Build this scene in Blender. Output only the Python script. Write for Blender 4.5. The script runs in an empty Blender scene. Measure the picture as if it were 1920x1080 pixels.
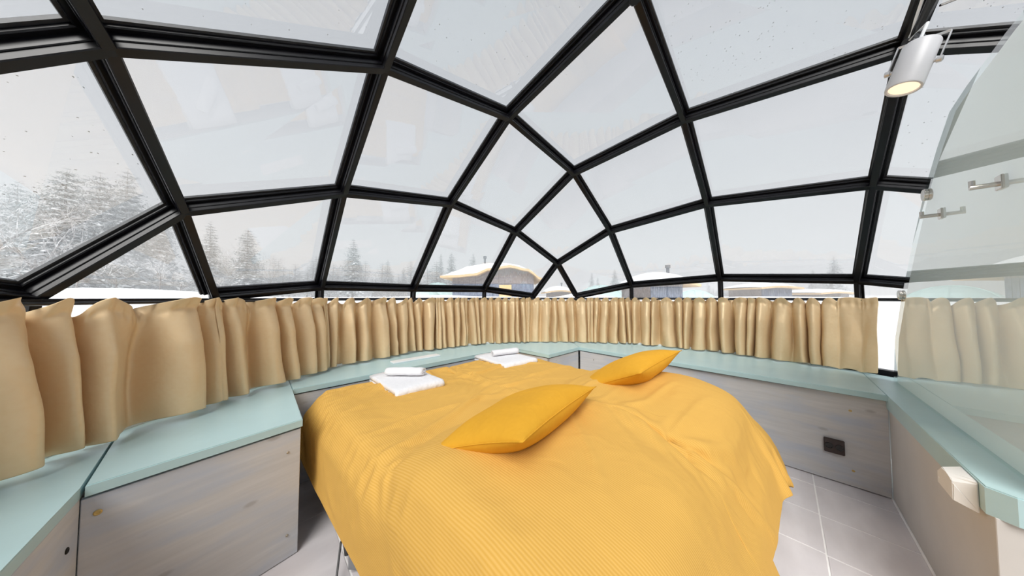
import bpy, bmesh, math, random
import numpy as np
from mathutils import Vector, Matrix, noise

# ---------------------------------------------------------------- scene, camera, sky, sun, exposure
SC = bpy.context.scene
COL = SC.collection
F_PX, EYE, HORIZON = 490.0, 1.12, 557.3
cam_data = bpy.data.cameras.new('camera')
cam_data.sensor_width = 36.0
cam_data.lens = F_PX / 1920 * 36
cam_data.clip_start, cam_data.clip_end = 0.02, 600
camera = bpy.data.objects.new('camera', cam_data)
camera.location = (0, 0, EYE)
camera.rotation_euler = (math.pi / 2 + math.atan((HORIZON - 540) / F_PX), 0, 0)
COL.objects.link(camera)
SC.camera = camera

world = bpy.data.worlds.new('overcast_sky')
SC.world = world
world.use_nodes = True
wn, wl = world.node_tree.nodes, world.node_tree.links
bg = wn['Background']
tc = wn.new('ShaderNodeTexCoord')
sep = wn.new('ShaderNodeSeparateXYZ')
ramp = wn.new('ShaderNodeValToRGB')
ramp.color_ramp.elements[0].position = 0.0
ramp.color_ramp.elements[0].color = (0.82, 0.85, 0.90, 1)
ramp.color_ramp.elements[1].position = 1.0
ramp.color_ramp.elements[1].color = (0.56, 0.60, 0.66, 1)
e = ramp.color_ramp.elements.new(0.35); e.color = (0.70, 0.735, 0.80, 1)
cloud = wn.new('ShaderNodeTexNoise')
cloud.inputs['Scale'].default_value = 1.6
cloud.inputs['Detail'].default_value = 4
cmix = wn.new('ShaderNodeMix'); cmix.data_type = 'RGBA'; cmix.blend_type = 'MULTIPLY'
cramp = wn.new('ShaderNodeValToRGB')
cramp.color_ramp.elements[0].position = 0.3; cramp.color_ramp.elements[0].color = (0.95, 0.96, 0.97, 1)
cramp.color_ramp.elements[1].position = 0.7; cramp.color_ramp.elements[1].color = (1.04, 1.03, 1.02, 1)
wl.new(tc.outputs['Generated'], sep.inputs[0])
wl.new(sep.outputs['Z'], ramp.inputs[0])
wl.new(tc.outputs['Generated'], cloud.inputs['Vector'])
wl.new(cloud.outputs['Fac'], cramp.inputs[0])
cmix.inputs['Factor'].default_value = 1.0
wl.new(ramp.outputs[0], cmix.inputs['A'])
wl.new(cramp.outputs[0], cmix.inputs['B'])
wl.new(cmix.outputs['Result'], bg.inputs[0])
bg.inputs[1].default_value = 0.76

sun_data = bpy.data.lights.new('sun_behind_cloud', 'SUN')
sun_data.energy = 4.5
sun_data.angle = math.radians(38)
sun_data.color = (1.0, 0.975, 0.94)
sun = bpy.data.objects.new('sun_behind_cloud', sun_data)
sun.rotation_euler = Vector((0.14, 0.68, -0.72)).to_track_quat('-Z', 'Y').to_euler()
sun.location = (1, -9, 9)
COL.objects.link(sun)

SC.view_settings.view_transform = 'Standard'
SC.view_settings.look = 'None'
SC.view_settings.exposure = 0.0
SC.view_settings.gamma = 1.0
SC.view_settings.use_curve_mapping = False
SC.cycles.max_bounces = 10
SC.cycles.diffuse_bounces = 4
SC.cycles.transparent_max_bounces = 24
SC.cycles.volume_bounces = 1
SC.cycles.caustics_reflective = False
SC.cycles.caustics_refractive = False

# ---------------------------------------------------------------- room frame: u runs away to the right, v away to the left
PHI = math.radians(45.9)
UX, UY = math.sin(PHI), math.cos(PHI)
ROOM_ROT = math.pi / 2 - PHI
def W(u, v, z): return Vector((u * UX - v * UY, u * UY + v * UX, z))
DOME_C = Vector((0.5425, 1.1142, 0.0))
CU, CV = 1.165, 0.422

# ---------------------------------------------------------------- materials
def new_mat(name):
    m = bpy.data.materials.new(name); m.use_nodes = True
    return m, m.node_tree.nodes, m.node_tree.links, m.node_tree.nodes['Principled BSDF']
def flat(name, col, rough=0.5, metal=0.0, spec=0.5, var=0.06, scale=14, bump=0.0, bscale=80, coat=0.0):
    """plain surface with a little procedural tone variation and relief"""
    m, n, l, p = new_mat(name)
    p.inputs['Roughness'].default_value = rough
    p.inputs['Metallic'].default_value = metal
    p.inputs['Specular IOR Level'].default_value = spec
    p.inputs['Coat Weight'].default_value = coat
    t = n.new('ShaderNodeTexCoord')
    ns = n.new('ShaderNodeTexNoise'); ns.inputs['Scale'].default_value = scale; ns.inputs['Detail'].default_value = 5
    r = n.new('ShaderNodeValToRGB')
    r.color_ramp.elements[0].position = 0.3; r.color_ramp.elements[1].position = 0.7
    r.color_ramp.elements[0].color = (*[c * (1 - var) for c in col], 1)
    r.color_ramp.elements[1].color = (*[min(1, c * (1 + var)) for c in col], 1)
    l.new(t.outputs['Object'], ns.inputs['Vector']); l.new(ns.outputs['Fac'], r.inputs[0]); l.new(r.outputs[0], p.inputs['Base Color'])
    if bump:
        nb = n.new('ShaderNodeTexNoise'); nb.inputs['Scale'].default_value = bscale; nb.inputs['Detail'].default_value = 6
        b = n.new('ShaderNodeBump'); b.inputs['Strength'].default_value = bump; b.inputs['Distance'].default_value = 0.01
        l.new(t.outputs['Object'], nb.inputs['Vector']); l.new(nb.outputs['Fac'], b.inputs['Height']); l.new(b.outputs[0], p.inputs['Normal'])
    return m
def glass_mat(name, tint, refl_tint=(1, 1, 1)):
    m, n, l, p = new_mat(name); n.remove(p)
    tr = n.new('ShaderNodeBsdfTransparent'); tr.inputs[0].default_value = (*tint, 1)
    gl = n.new('ShaderNodeBsdfGlossy'); gl.inputs['Roughness'].default_value = 0.0; gl.inputs[0].default_value = (*refl_tint, 1)
    fr = n.new('ShaderNodeFresnel'); fr.inputs['IOR'].default_value = 1.5
    g = n.new('ShaderNodeNewGeometry')
    iv = n.new('ShaderNodeMath'); iv.operation = 'SUBTRACT'; iv.inputs[0].default_value = 1.0
    mu = n.new('ShaderNodeMath'); mu.operation = 'MULTIPLY'
    mx = n.new('ShaderNodeMixShader')
    # both faces of a thin pane reflect: 2R / (1 + R), carried by the face the ray enters
    tw = n.new('ShaderNodeMath'); tw.operation = 'MULTIPLY'; tw.inputs[1].default_value = 2.0
    ad = n.new('ShaderNodeMath'); ad.operation = 'ADD'; ad.inputs[1].default_value = 1.0
    dv = n.new('ShaderNodeMath'); dv.operation = 'DIVIDE'
    l.new(fr.outputs[0], tw.inputs[0]); l.new(fr.outputs[0], ad.inputs[0]); l.new(tw.outputs[0], dv.inputs[0]); l.new(ad.outputs[0], dv.inputs[1])
    l.new(g.outputs['Backfacing'], iv.inputs[1]); l.new(dv.outputs[0], mu.inputs[0]); l.new(iv.outputs[0], mu.inputs[1])
    l.new(mu.outputs[0], mx.inputs[0]); l.new(tr.outputs[0], mx.inputs[1]); l.new(gl.outputs[0], mx.inputs[2])
    l.new(mx.outputs[0], n['Material Output'].inputs[0])
    return m
def wood_wash(name, base, blue, knot):
    """grey washed pine board: long soft grain streaks, bluish patches, a few knots"""
    m, n, l, p = new_mat(name)
    p.inputs['Roughness'].default_value = 0.55
    t = n.new('ShaderNodeTexCoord')
    def mapped(sc):
        mp = n.new('ShaderNodeMapping'); mp.inputs['Scale'].default_value = sc; l.new(t.outputs['Object'], mp.inputs[0]); return mp
    g = n.new('ShaderNodeTexNoise'); g.inputs['Scale'].default_value = 3; g.inputs['Detail'].default_value = 7; l.new(mapped((1.6, 1.6, 22)).outputs[0], g.inputs['Vector'])
    r = n.new('ShaderNodeValToRGB')
    r.color_ramp.elements[0].position = 0.3; r.color_ramp.elements[0].color = (*[c * 0.93 for c in base], 1)
    r.color_ramp.elements[1].position = 0.72; r.color_ramp.elements[1].color = (*[min(1, c * 1.06) for c in base], 1)
    l.new(g.outputs['Fac'], r.inputs[0])
    b = n.new('ShaderNodeTexNoise'); b.inputs['Scale'].default_value = 2.2; b.inputs['Detail'].default_value = 3; l.new(mapped((1.3, 1.3, 5)).outputs[0], b.inputs['Vector'])
    br = n.new('ShaderNodeValToRGB'); br.color_ramp.elements[0].position = 0.48; br.color_ramp.elements[1].position = 0.68
    br.color_ramp.elements[0].color = (0, 0, 0, 1); br.color_ramp.elements[1].color = (0.75, 0.75, 0.75, 1)
    l.new(b.outputs['Fac'], br.inputs[0])
    mx = n.new('ShaderNodeMix'); mx.data_type = 'RGBA'; mx.inputs['B'].default_value = (*blue, 1)
    l.new(br.outputs[0], mx.inputs['Factor']); l.new(r.outputs[0], mx.inputs['A'])
    k = n.new('ShaderNodeTexVoronoi'); k.inputs['Scale'].default_value = 4.2; l.new(mapped((0.8, 0.8, 1.8)).outputs[0], k.inputs['Vector'])
    kr = n.new('ShaderNodeValToRGB'); kr.color_ramp.elements[0].position = 0.04; kr.color_ramp.elements[1].position = 0.085
    kr.color_ramp.elements[0].color = (0.6, 0.6, 0.6, 1); kr.color_ramp.elements[1].color = (0, 0, 0, 1)
    l.new(k.outputs['Distance'], kr.inputs[0])
    mk = n.new('ShaderNodeMix'); mk.data_type = 'RGBA'; mk.inputs['B'].default_value = (*knot, 1)
    l.new(kr.outputs[0], mk.inputs['Factor']); l.new(mx.outputs['Result'], mk.inputs['A'])
    l.new(mk.outputs['Result'], p.inputs['Base Color'])
    bp = n.new('ShaderNodeBump'); bp.inputs['Strength'].default_value = 0.12; bp.inputs['Distance'].default_value = 0.004
    l.new(g.outputs['Fac'], bp.inputs['Height']); l.new(bp.outputs[0], p.inputs['Normal'])
    return m
def fabric(name, col, col2, rough=0.9, ribs=0.0, rscale=150, sheen=0.3, wrinkle=0.25, wscale=9, trans=None, spec=0.25, metal=0.0):
    m, n, l, p = new_mat(name)
    p.inputs['Roughness'].default_value = rough
    p.inputs['Sheen Weight'].default_value = sheen
    p.inputs['Metallic'].default_value = metal
    p.inputs['Sheen Tint'].default_value = (*col, 1)
    p.inputs['Specular IOR Level'].default_value = spec
    t = n.new('ShaderNodeTexCoord')
    ns = n.new('ShaderNodeTexNoise'); ns.inputs['Scale'].default_value = 60; ns.inputs['Detail'].default_value = 5
    l.new(t.outputs['Object'], ns.inputs['Vector'])
    mx = n.new('ShaderNodeMix'); mx.data_type = 'RGBA'; mx.inputs['A'].default_value = (*col, 1); mx.inputs['B'].default_value = (*col2, 1)
    h = ns.outputs['Fac']
    if ribs:
        wv = n.new('ShaderNodeTexWave'); wv.wave_type = 'BANDS'; wv.bands_direction = 'X'
        wv.inputs['Scale'].default_value = rscale; wv.inputs['Distortion'].default_value = 0.6; wv.inputs['Detail'].default_value = 1
        l.new(t.outputs['UV'], wv.inputs['Vector']); l.new(wv.outputs['Fac'], mx.inputs['Factor'])
        h = wv.outputs['Fac']
    else:
        l.new(ns.outputs['Fac'], mx.inputs['Factor'])
    l.new(mx.outputs['Result'], p.inputs['Base Color'])
    b1 = n.new('ShaderNodeBump'); b1.inputs['Strength'].default_value = ribs or 0.08; b1.inputs['Distance'].default_value = 0.004
    l.new(h, b1.inputs['Height'])
    wr = n.new('ShaderNodeTexNoise'); wr.inputs['Scale'].default_value = wscale; wr.inputs['Detail'].default_value = 3; wr.inputs['Distortion'].default_value = 0.6
    l.new(t.outputs['Object'], wr.inputs['Vector'])
    b2 = n.new('ShaderNodeBump'); b2.inputs['Strength'].default_value = wrinkle; b2.inputs['Distance'].default_value = 0.03
    l.new(wr.outputs['Fac'], b2.inputs['Height']); l.new(b1.outputs[0], b2.inputs['Normal']); l.new(b2.outputs[0], p.inputs['Normal'])
    if trans:
        ts = n.new('ShaderNodeBsdfTranslucent'); ts.inputs[0].default_value = (*trans, 1)
        ms = n.new('ShaderNodeMixShader'); ms.inputs[0].default_value = 0.16
        l.new(p.outputs[0], ms.inputs[1]); l.new(ts.outputs[0], ms.inputs[2]); l.new(ms.outputs[0], n['Material Output'].inputs[0])
    return m
def two_tone(name, a, b, scale, lo=0.4, hi=0.6, rough=0.9, detail=4, stretch=(1, 1, 1), bump=0.0):
    m, n, l, p = new_mat(name)
    p.inputs['Roughness'].default_value = rough
    t = n.new('ShaderNodeTexCoord')
    mp = n.new('ShaderNodeMapping'); mp.inputs['Scale'].default_value = stretch; l.new(t.outputs['Object'], mp.inputs[0])
    ns = n.new('ShaderNodeTexNoise'); ns.inputs['Scale'].default_value = scale; ns.inputs['Detail'].default_value = detail
    l.new(mp.outputs[0], ns.inputs['Vector'])
    r = n.new('ShaderNodeValToRGB'); r.color_ramp.elements[0].position = lo; r.color_ramp.elements[1].position = hi
    r.color_ramp.elements[0].color = (*a, 1); r.color_ramp.elements[1].color = (*b, 1)
    l.new(ns.outputs['Fac'], r.inputs[0]); l.new(r.outputs[0], p.inputs['Base Color'])
    if bump:
        bp = n.new('ShaderNodeBump'); bp.inputs['Strength'].default_value = bump; bp.inputs['Distance'].default_value = 0.01
        l.new(ns.outputs['Fac'], bp.inputs['Height']); l.new(bp.outputs[0], p.inputs['Normal'])
    return m

M = {}
M['bar'] = flat('black_anodised_aluminium', (0.005, 0.005, 0.007), 0.30, 0.0, 0.28, 0.3)
M['bar_inner'] = flat('dark_bronze_cap', (0.014, 0.010, 0.008), 0.4, 0.0, 0.4, 0.3)
M['gasket'] = flat('grey_glazing_strip', (0.035, 0.038, 0.044), 0.45, 0, 0.4, 0.25, 60)
M['pane'] = glass_mat('roof_glass', (0.985, 0.99, 0.99))
M['screen'] = glass_mat('green_tinted_glass', (0.94, 0.972, 0.96))
M['screen_edge'] = flat('dark_green_glass_edge', (0.05, 0.16, 0.14), 0.15, 0, 0.6, 0.1)
M['droplet'] = flat('ice_speck', (0.45, 0.47, 0.50), 0.2, 0, 0.5, 0.2)
M['paint'] = flat('pale_teal_paint', (0.475, 0.655, 0.67), 0.36, 0, 0.5, 0.025, 8, 0.04, 60)
M['wash'] = wood_wash('grey_washed_pine', (0.595, 0.585, 0.58), (0.47, 0.52, 0.61), (0.36, 0.34, 0.33))
M['plain_panel'] = flat('warm_grey_panel', (0.62, 0.59, 0.555), 0.5, 0, 0.4, 0.04, 5)
M['gap'] = flat('dark_gap', (0.012, 0.011, 0.011), 0.8)
M['white_wall'] = flat('white_lacquer', (0.88, 0.885, 0.875), 0.5, 0, 0.4, 0.02)
def frosted(name, col):
    m, n, l, p = new_mat(name)
    p.inputs['Base Color'].default_value = (*col, 1); p.inputs['Roughness'].default_value = 0.6
    ts = n.new('ShaderNodeBsdfTranslucent'); ts.inputs[0].default_value = (*col, 1)
    mx = n.new('ShaderNodeMixShader'); mx.inputs[0].default_value = 0.5
    l.new(p.outputs[0], mx.inputs[1]); l.new(ts.outputs[0], mx.inputs[2]); l.new(mx.outputs[0], n['Material Output'].inputs[0])
    return m
M['frosted'] = frosted('frosted_white_panel', (0.93, 0.935, 0.925))
M['white_trim'] = flat('white_plastic_trim', (0.85, 0.87, 0.88), 0.4, 0, 0.5, 0.02)
M['plastic'] = flat('ivory_plastic', (0.86, 0.84, 0.80), 0.35, 0, 0.5, 0.02)
M['tile'] = two_tone('pale_stone_tile', (0.69, 0.65, 0.665), (0.79, 0.75, 0.765), 7, 0.35, 0.7, 0.42, 6, (0.6, 1.6, 1), 0.03)
M['grout'] = flat('light_grout', (0.93, 0.91, 0.90), 0.9)
M['curtain'] = fabric('gold_satin', (0.95, 0.76, 0.49), (0.90, 0.67, 0.38), 0.44, 0.0, 0, 0.15, 0.10, 14, (0.85, 0.45, 0.12), 0.5, 0.22)
M['spread'] = fabric('mustard_ribbed_cotton', (0.70, 0.42, 0.112), (0.63, 0.355, 0.068), 0.92, 0.13, 42, 0.35, 0.35, 6)
M['cushion'] = fabric('mustard_cushion_cotton', (0.72, 0.37, 0.030), (0.66, 0.33, 0.022), 0.85, 0, 0, 0.3, 0.25, 8)
M['towel'] = fabric('white_terry', (0.84, 0.84, 0.86), (0.77, 0.77, 0.80), 0.95, 0, 0, 0.4, 0.2, 40)
M['mattress'] = flat('white_ticking', (0.75, 0.74, 0.72), 0.9)
M['bed_base'] = flat('dark_grey_upholstery', (0.045, 0.042, 0.045), 0.9, 0, 0.3, 0.15, 60)
M['black'] = flat('black_plastic', (0.012, 0.012, 0.013), 0.35)
M['clear_foot'] = flat('smoky_foot', (0.22, 0.22, 0.23), 0.2)
M['socket'] = flat('dark_brown_socket', (0.030, 0.016, 0.013), 0.25)
M['brass'] = flat('brass_screw', (0.62, 0.44, 0.16), 0.35, 0.8)
M['steel_screw'] = flat('dull_screw', (0.50, 0.45, 0.36), 0.4, 0.7)
M['chrome'] = flat('brushed_nickel', (0.62, 0.58, 0.53), 0.25, 1.0)
M['lamp_white'] = flat('white_powder_coat', (0.62, 0.62, 0.64), 0.4, 0, 0.5, 0.02)
M['lamp_metal'] = flat('lamp_bracket_steel', (0.66, 0.66, 0.67), 0.3, 0.7)
M['snow'] = flat('snow', (0.90, 0.91, 0.93), 0.8, 0, 0.2, 0.02, 2, 0.1, 6)
M['needles'] = two_tone('frosted_needles', (0.17, 0.195, 0.20), (0.55, 0.58, 0.60), 3, 0.38, 0.62)
M['needle_snow'] = two_tone('snow_on_branches', (0.72, 0.74, 0.77), (0.92, 0.93, 0.95), 6, 0.3, 0.6)
M['bark'] = two_tone('frosted_bark', (0.16, 0.14, 0.13), (0.42, 0.41, 0.41), 9)
M['twig'] = two_tone('frosted_twigs', (0.34, 0.32, 0.31), (0.78, 0.78, 0.79), 4, 0.35, 0.6)
M['shingle'] = two_tone('weathered_shingles', (0.12, 0.105, 0.11), (0.34, 0.31, 0.32), 9, 0.35, 0.65, 0.9, 5, (6, 6, 0.8))
M['blue_wall'] = two_tone('blue_grey_boards', (0.07, 0.10, 0.16), (0.19, 0.23, 0.33), 6, 0.35, 0.65, 0.9, 4, (4, 4, 0.8))
M['eave'] = flat('raw_timber_eave', (0.66, 0.47, 0.26), 0.7, 0, 0.3, 0.12, 6)
M['lit_door'] = flat('lit_timber_door', (0.78, 0.50, 0.22), 0.6)  # orange light on the hut door is put into this base colour
M['flue'] = flat('grey_flue', (0.16, 0.17, 0.19), 0.5, 0.4)
M['igloo_glass'] = flat('frosted_teal_glass', (0.52, 0.70, 0.69), 0.25, 0, 0.5, 0.05, 2)

def emission_mat(name, col, k):
    m, n, l, p = new_mat(name)
    p.inputs['Base Color'].default_value = (*col, 1)
    p.inputs['Emission Color'].default_value = (*col, 1)
    p.inputs['Emission Strength'].default_value = k
    return m
M['lens'] = emission_mat('lit_warm_lens', (1.0, 0.80, 0.58), 0.85)

# ---------------------------------------------------------------- object helpers
MATX = {}
def thing(name, label=None, cat=None, loc=(0, 0, 0), rotz=0.0, group=None, kind=None):
    o = bpy.data.objects.new(name, None); COL.objects.link(o)
    o.empty_display_size = 0.1
    o.location = loc; o.rotation_euler = (0, 0, rotz)
    MATX[o] = Matrix.Translation(Vector(loc)) @ Matrix.Rotation(rotz, 4, 'Z')
    tag(o, label, cat, group, kind)
    return o
def tag(o, label=None, cat=None, group=None, kind=None):
    if label: o['label'] = label
    if cat: o['category'] = cat
    if group: o['group'] = group
    if kind: o['kind'] = kind
    return o
def obj(name, bm, mat, parent=None, smooth=False, loc=None, rotz=0.0, recalc=True):
    """link a bmesh (world coordinates) as one mesh object, in its parent's local frame"""
    if parent is not None: mx = MATX[parent]
    else: mx = Matrix.Translation(Vector(loc or (0, 0, 0))) @ Matrix.Rotation(rotz, 4, 'Z')
    bm.transform(mx.inverted())
    if recalc: bmesh.ops.recalc_face_normals(bm, faces=bm.faces)
    me = bpy.data.meshes.new(name); bm.to_mesh(me); bm.free()
    for mt in (mat if isinstance(mat, (list, tuple)) else [mat]): me.materials.append(mt)
    if smooth:
        me.shade_smooth()
    o = bpy.data.objects.new(name, me); COL.objects.link(o)
    if parent is not None: o.parent = parent
    else:
        o.location = Vector(loc or (0, 0, 0)); o.rotation_euler = (0, 0, rotz)
    MATX[o] = mx
    return o
def poly_prism(bm, pts, z0, z1, bevel=0.0):
    """prism on a list of world xy points"""
    lo = [bm.verts.new((p[0], p[1], z0)) for p in pts]
    hi = [bm.verts.new((p[0], p[1], z1)) for p in pts]
    n = len(pts)
    fs = [bm.faces.new(hi), bm.faces.new(lo[::-1])]
    for i in range(n): fs.append(bm.faces.new((lo[i], lo[(i + 1) % n], hi[(i + 1) % n], hi[i])))
    if bevel:
        ed = list({e for f in fs[:1] for e in f.edges})
        bmesh.ops.bevel(bm, geom=ed, offset=bevel, segments=2, affect='EDGES', clamp_overlap=True)
def uvbox(bm, u0, u1, v0, v1, z0, z1, bevel=0.0):
    r = bmesh.ops.create_cube(bm, size=1.0)
    for q in r['verts']:
        c = q.co
        q.co = W((u0 + u1) / 2 + c.x * (u1 - u0), (v0 + v1) / 2 + c.y * (v1 - v0), (z0 + z1) / 2 + c.z * (z1 - z0))
    if bevel:
        ed = list({e for q in r['verts'] for e in q.link_edges})
        bmesh.ops.bevel(bm, geom=ed, offset=bevel, segments=2, affect='EDGES', clamp_overlap=True)
def frame_from(d, hint=Vector((0, 0, 1))):
    d = d.normalized()
    if abs(d.dot(hint)) > 0.98: hint = Vector((1, 0, 0))
    s = d.cross(hint).normalized()
    return d, s, s.cross(d).normalized()
def bar(bm, a, b, w, h, up=Vector((0, 0, 1)), bevel=0.0):
    """rectangular bar from a to b: width w across, height h along up"""
    d, s, n = frame_from(b - a, up)
    vs = []
    for p in (a, b):
        for x, y in ((-1, -1), (1, -1), (1, 1), (-1, 1)): vs.append(bm.verts.new(p + s * x * w / 2 + n * y * h / 2))
    fs = [(0, 1, 2, 3), (7, 6, 5, 4)] + [(i, i + 4, (i + 1) % 4 + 4, (i + 1) % 4) for i in range(4)]
    nf = [bm.faces.new([vs[k] for k in f]) for f in fs]
    if bevel:
        bmesh.ops.bevel(bm, geom=list({e for f in nf for e in f.edges}), offset=bevel, segments=1, affect='EDGES', clamp_overlap=True)
def tube(bm, pts, rad, seg=8, cap=True):
    pts = [Vector(p) for p in pts]; rings = []
    rads = rad if isinstance(rad, (list, tuple)) else [rad] * len(pts)
    prev = None
    for i, p in enumerate(pts):
        d = (pts[min(i + 1, len(pts) - 1)] - pts[max(i - 1, 0)])
        if d.length < 1e-9: d = Vector((0, 0, 1))
        d.normalize()
        if prev is None: _, s, n = frame_from(d)
        else:
            s = prev - d * prev.dot(d); s.normalize(); n = s.cross(d)
        prev = s
        rings.append([bm.verts.new(p + (s * math.cos(2 * math.pi * k / seg) + n * math.sin(2 * math.pi * k / seg)) * rads[i]) for k in range(seg)])
    for a, b in zip(rings, rings[1:]):
        for k in range(seg): bm.faces.new((a[k], a[(k + 1) % seg], b[(k + 1) % seg], b[k]))
    if cap and seg > 2:
        bm.faces.new(rings[0][::-1]); bm.faces.new(rings[-1])
def disc_stack(bm, c, axis, prof, seg=24):
    """lathe: prof = [(distance along axis, radius)]"""
    d, s, n = frame_from(Vector(axis)); rings = []
    for t, r in prof:
        if r < 1e-6: rings.append([bm.verts.new(Vector(c) + d * t)])
        else: rings.append([bm.verts.new(Vector(c) + d * t + (s * math.cos(2 * math.pi * k / seg) + n * math.sin(2 * math.pi * k / seg)) * r) for k in range(seg)])
    for a, b in zip(rings, rings[1:]):
        for k in range(seg):
            f = []
            for v in (a[k % len(a)], a[(k + 1) % len(a)], b[(k + 1) % len(b)], b[k % len(b)]):
                if v not in f: f.append(v)
            if len(f) > 2: bm.faces.new(f)
    for r in (rings[0], rings[-1]):
        if len(r) > 2:
            try: bm.faces.new(r)
            except ValueError: pass
B = bmesh.new

# ---------------------------------------------------------------- outside ground (snow field) and haze
def ground_z(x, y):
    r = math.hypot(x, y)
    z = 0.35 + 0.75 * min(max((r - 4) / 12, 0), 1) + 0.5 * min(max((r - 40) / 60, 0), 1)
    for cx, cy, rx, ry, h in BUMPS:
        z += h * math.exp(-((x - cx) / rx) ** 2 - ((y - cy) / ry) ** 2)
    return z + 0.05 * noise.noise(Vector((x * 0.35, y * 0.35, 0)))
BUMPS = [(-13.5, 9.0, 3.2, 2.2, 0.36), (-9.5, 8.2, 2.2, 1.6, 0.26), (3.6, 13.0, 1.5, 1.2, 0.45), (9.0, 10.5, 3, 1.6, 0.15), (-4, 16, 4, 2.5, 0.15)]
def build_ground():
    bm = B(); rings = []
    radii = [2.42, 3, 4, 5, 6, 7, 8, 9, 10, 11, 12, 13, 14, 15, 16.5, 18, 20, 23, 27, 33, 42, 60, 90, 140]
    nseg = 120
    for r in radii:
        row = []
        for k in range(nseg):
            a = 2 * math.pi * k / nseg
            x, y = DOME_C.x + r * math.cos(a), DOME_C.y + r * math.sin(a)
            row.append(bm.verts.new((x, y, ground_z(x, y))))
        rings.append(row)
    for a, b in zip(rings, rings[1:]):
        for k in range(nseg): bm.faces.new((a[k], b[k], b[(k + 1) % nseg], a[(k + 1) % nseg]))
    tag(obj('snow_ground', bm, M['snow'], smooth=True), kind='structure')
build_ground()

def build_haze():
    m, n, l, p = new_mat('snowfall_haze'); n.remove(p)
    v = n.new('ShaderNodeVolumeScatter'); v.inputs['Color'].default_value = (0.985, 0.988, 0.992, 1)
    v.inputs['Density'].default_value = HAZE_DENSITY; v.inputs['Anisotropy'].default_value = 0.25
    l.new(v.outputs[0], n['Material Output'].inputs['Volume'])
    bm = B()
    poly_prism(bm, [(-130, 5.2), (130, 5.2), (130, 150), (-130, 150)], -2.0, 26.0)
    o = obj('haze', bm, m); tag(o, kind='structure')
HAZE_DENSITY = 0.0155
build_haze()

# ---------------------------------------------------------------- floor: grout bed with stone tiles laid on it
def build_floor():
    bm = B()
    ring = [(DOME_C.x + 2.36 * math.cos(2 * math.pi * k / 48), DOME_C.y + 2.36 * math.sin(2 * math.pi * k / 48)) for k in range(48)]
    poly_prism(bm, ring, -0.12, -0.0018)
    fl = tag(obj('floor', bm, M['grout'], loc=(DOME_C.x, DOME_C.y, 0), rotz=ROOM_ROT), kind='structure')
    random.seed(4)
    proto = None
    tu, tv, g = 0.302, 0.60, 0.0058
    for j in range(-3, 4):
        for i in range(-6, 10):
            u0 = 2.41 - tu * i - (0.006 if j % 2 else 0)
            v0 = -0.107 + tv * j
            cu, cv = u0 + tu / 2, v0 + tv / 2
            if math.hypot(cu - CU, cv - CV) > 1.98 or cu > 2.60 or cu < -0.65: continue
            if proto is None:
                bm = B(); uvbox(bm, u0 + g / 2, u0 + tu - g / 2, v0 + g / 2, v0 + tv - g / 2, -0.006, 0.0, 0.0012)
                proto = obj('tile', bm, M['tile'], fl); p0 = (u0, v0); continue
            t = proto.copy(); COL.objects.link(t)
            t.location = (u0 - p0[0], v0 - p0[1], random.uniform(-0.0006, 0.0006))
build_floor()

# ---------------------------------------------------------------- glazed dome (the roof): bars between nodes, one pane per cell
N = {(-3,-2):(0.232,-1.033,1.108),(-3,-1):(-0.392,-0.910,1.212),(-3,0):(-1.062,-0.426,1.242),(-3,1):(-1.518,0.262,1.212),(-3,2):(-1.616,0.891,1.108),(-2,-3):(0.765,-1.044,1.108),(-2,-2):(0.502,-0.884,1.491),(-2,-1):(0.040,-0.483,1.775),(-2,0):(-0.559,0.056,1.892),(-2,1):(-1.073,0.677,1.776),(-2,2):(-1.456,1.155,1.490),(-2,3):(-1.605,1.424,1.108),(-1,-3):(1.395,-0.946,1.212),(-1,-2):(0.980,-0.502,1.775),(-1,-1):(0.520,-0.011,2.153),(-1,0):(-0.043,0.552,2.280),(-1,1):(-0.572,1.151,2.144),(-1,2):(-1.053,1.625,1.760),(-1,3):(-1.485,2.048,1.185),(0,-3):(2.083,-0.490,1.242),(0,-2):(1.600,0.013,1.892),(0,-1):(1.104,0.529,2.280),(0,0):(0.545,1.114,2.451),(0,1):(-0.019,1.692,2.291),(0,2):(-0.516,2.213,1.898),(0,3):(-1.010,2.715,1.188),(1,-3):(2.567,0.179,1.212),(1,-2):(2.140,0.611,1.775),(1,-1):(1.671,1.082,2.159),(1,0):(1.131,1.681,2.269),(1,1):(0.538,2.235,2.177),(1,2):(0.045,2.730,1.784),(1,3):(-0.324,3.174,1.193),(2,-3):(2.690,0.804,1.108),(2,-2):(2.541,1.074,1.491),(2,-1):(2.163,1.546,1.777),(2,0):(1.642,2.175,1.886),(2,1):(1.028,2.714,1.791),(2,2):(0.549,3.118,1.498),(2,3):(0.273,3.267,1.108),(3,-2):(2.701,1.337,1.108),(3,-1):(2.599,1.971,1.230),(3,0):(2.123,2.670,1.293),(3,1):(1.443,3.153,1.244),(3,2):(0.807,3.268,1.108)}
N = {k: Vector(v) for k, v in N.items()}
SPHERE_C = Vector((DOME_C.x, DOME_C.y, -0.25))
def outward(p):
    return (p - SPHERE_C).normalized()
def profile_bar(bm, a, b, out, narrow=False):
    """glazing bar: cap that faces the room, web, and a wider flange that carries the glass"""
    k = 0.85 if narrow else 1.0
    bar(bm, a + out * 0.004, b + out * 0.004, 0.030 * k, 0.012, out, 0.0025)
    bar(bm, a + out * 0.030, b + out * 0.030, 0.024 * k, 0.044, out)
    bar(bm, a + out * 0.026, b + out * 0.026, 0.031 * k, 0.010, out, 0.002)
    bar(bm, a + out * 0.056, b + out * 0.056, 0.052 * k, 0.014, out, 0.003)
roof = thing('ceiling', 'glass dome of black bars with one clear pane in each cell', None, (DOME_C.x, DOME_C.y, 1.1), ROOM_ROT, kind='structure')
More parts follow.
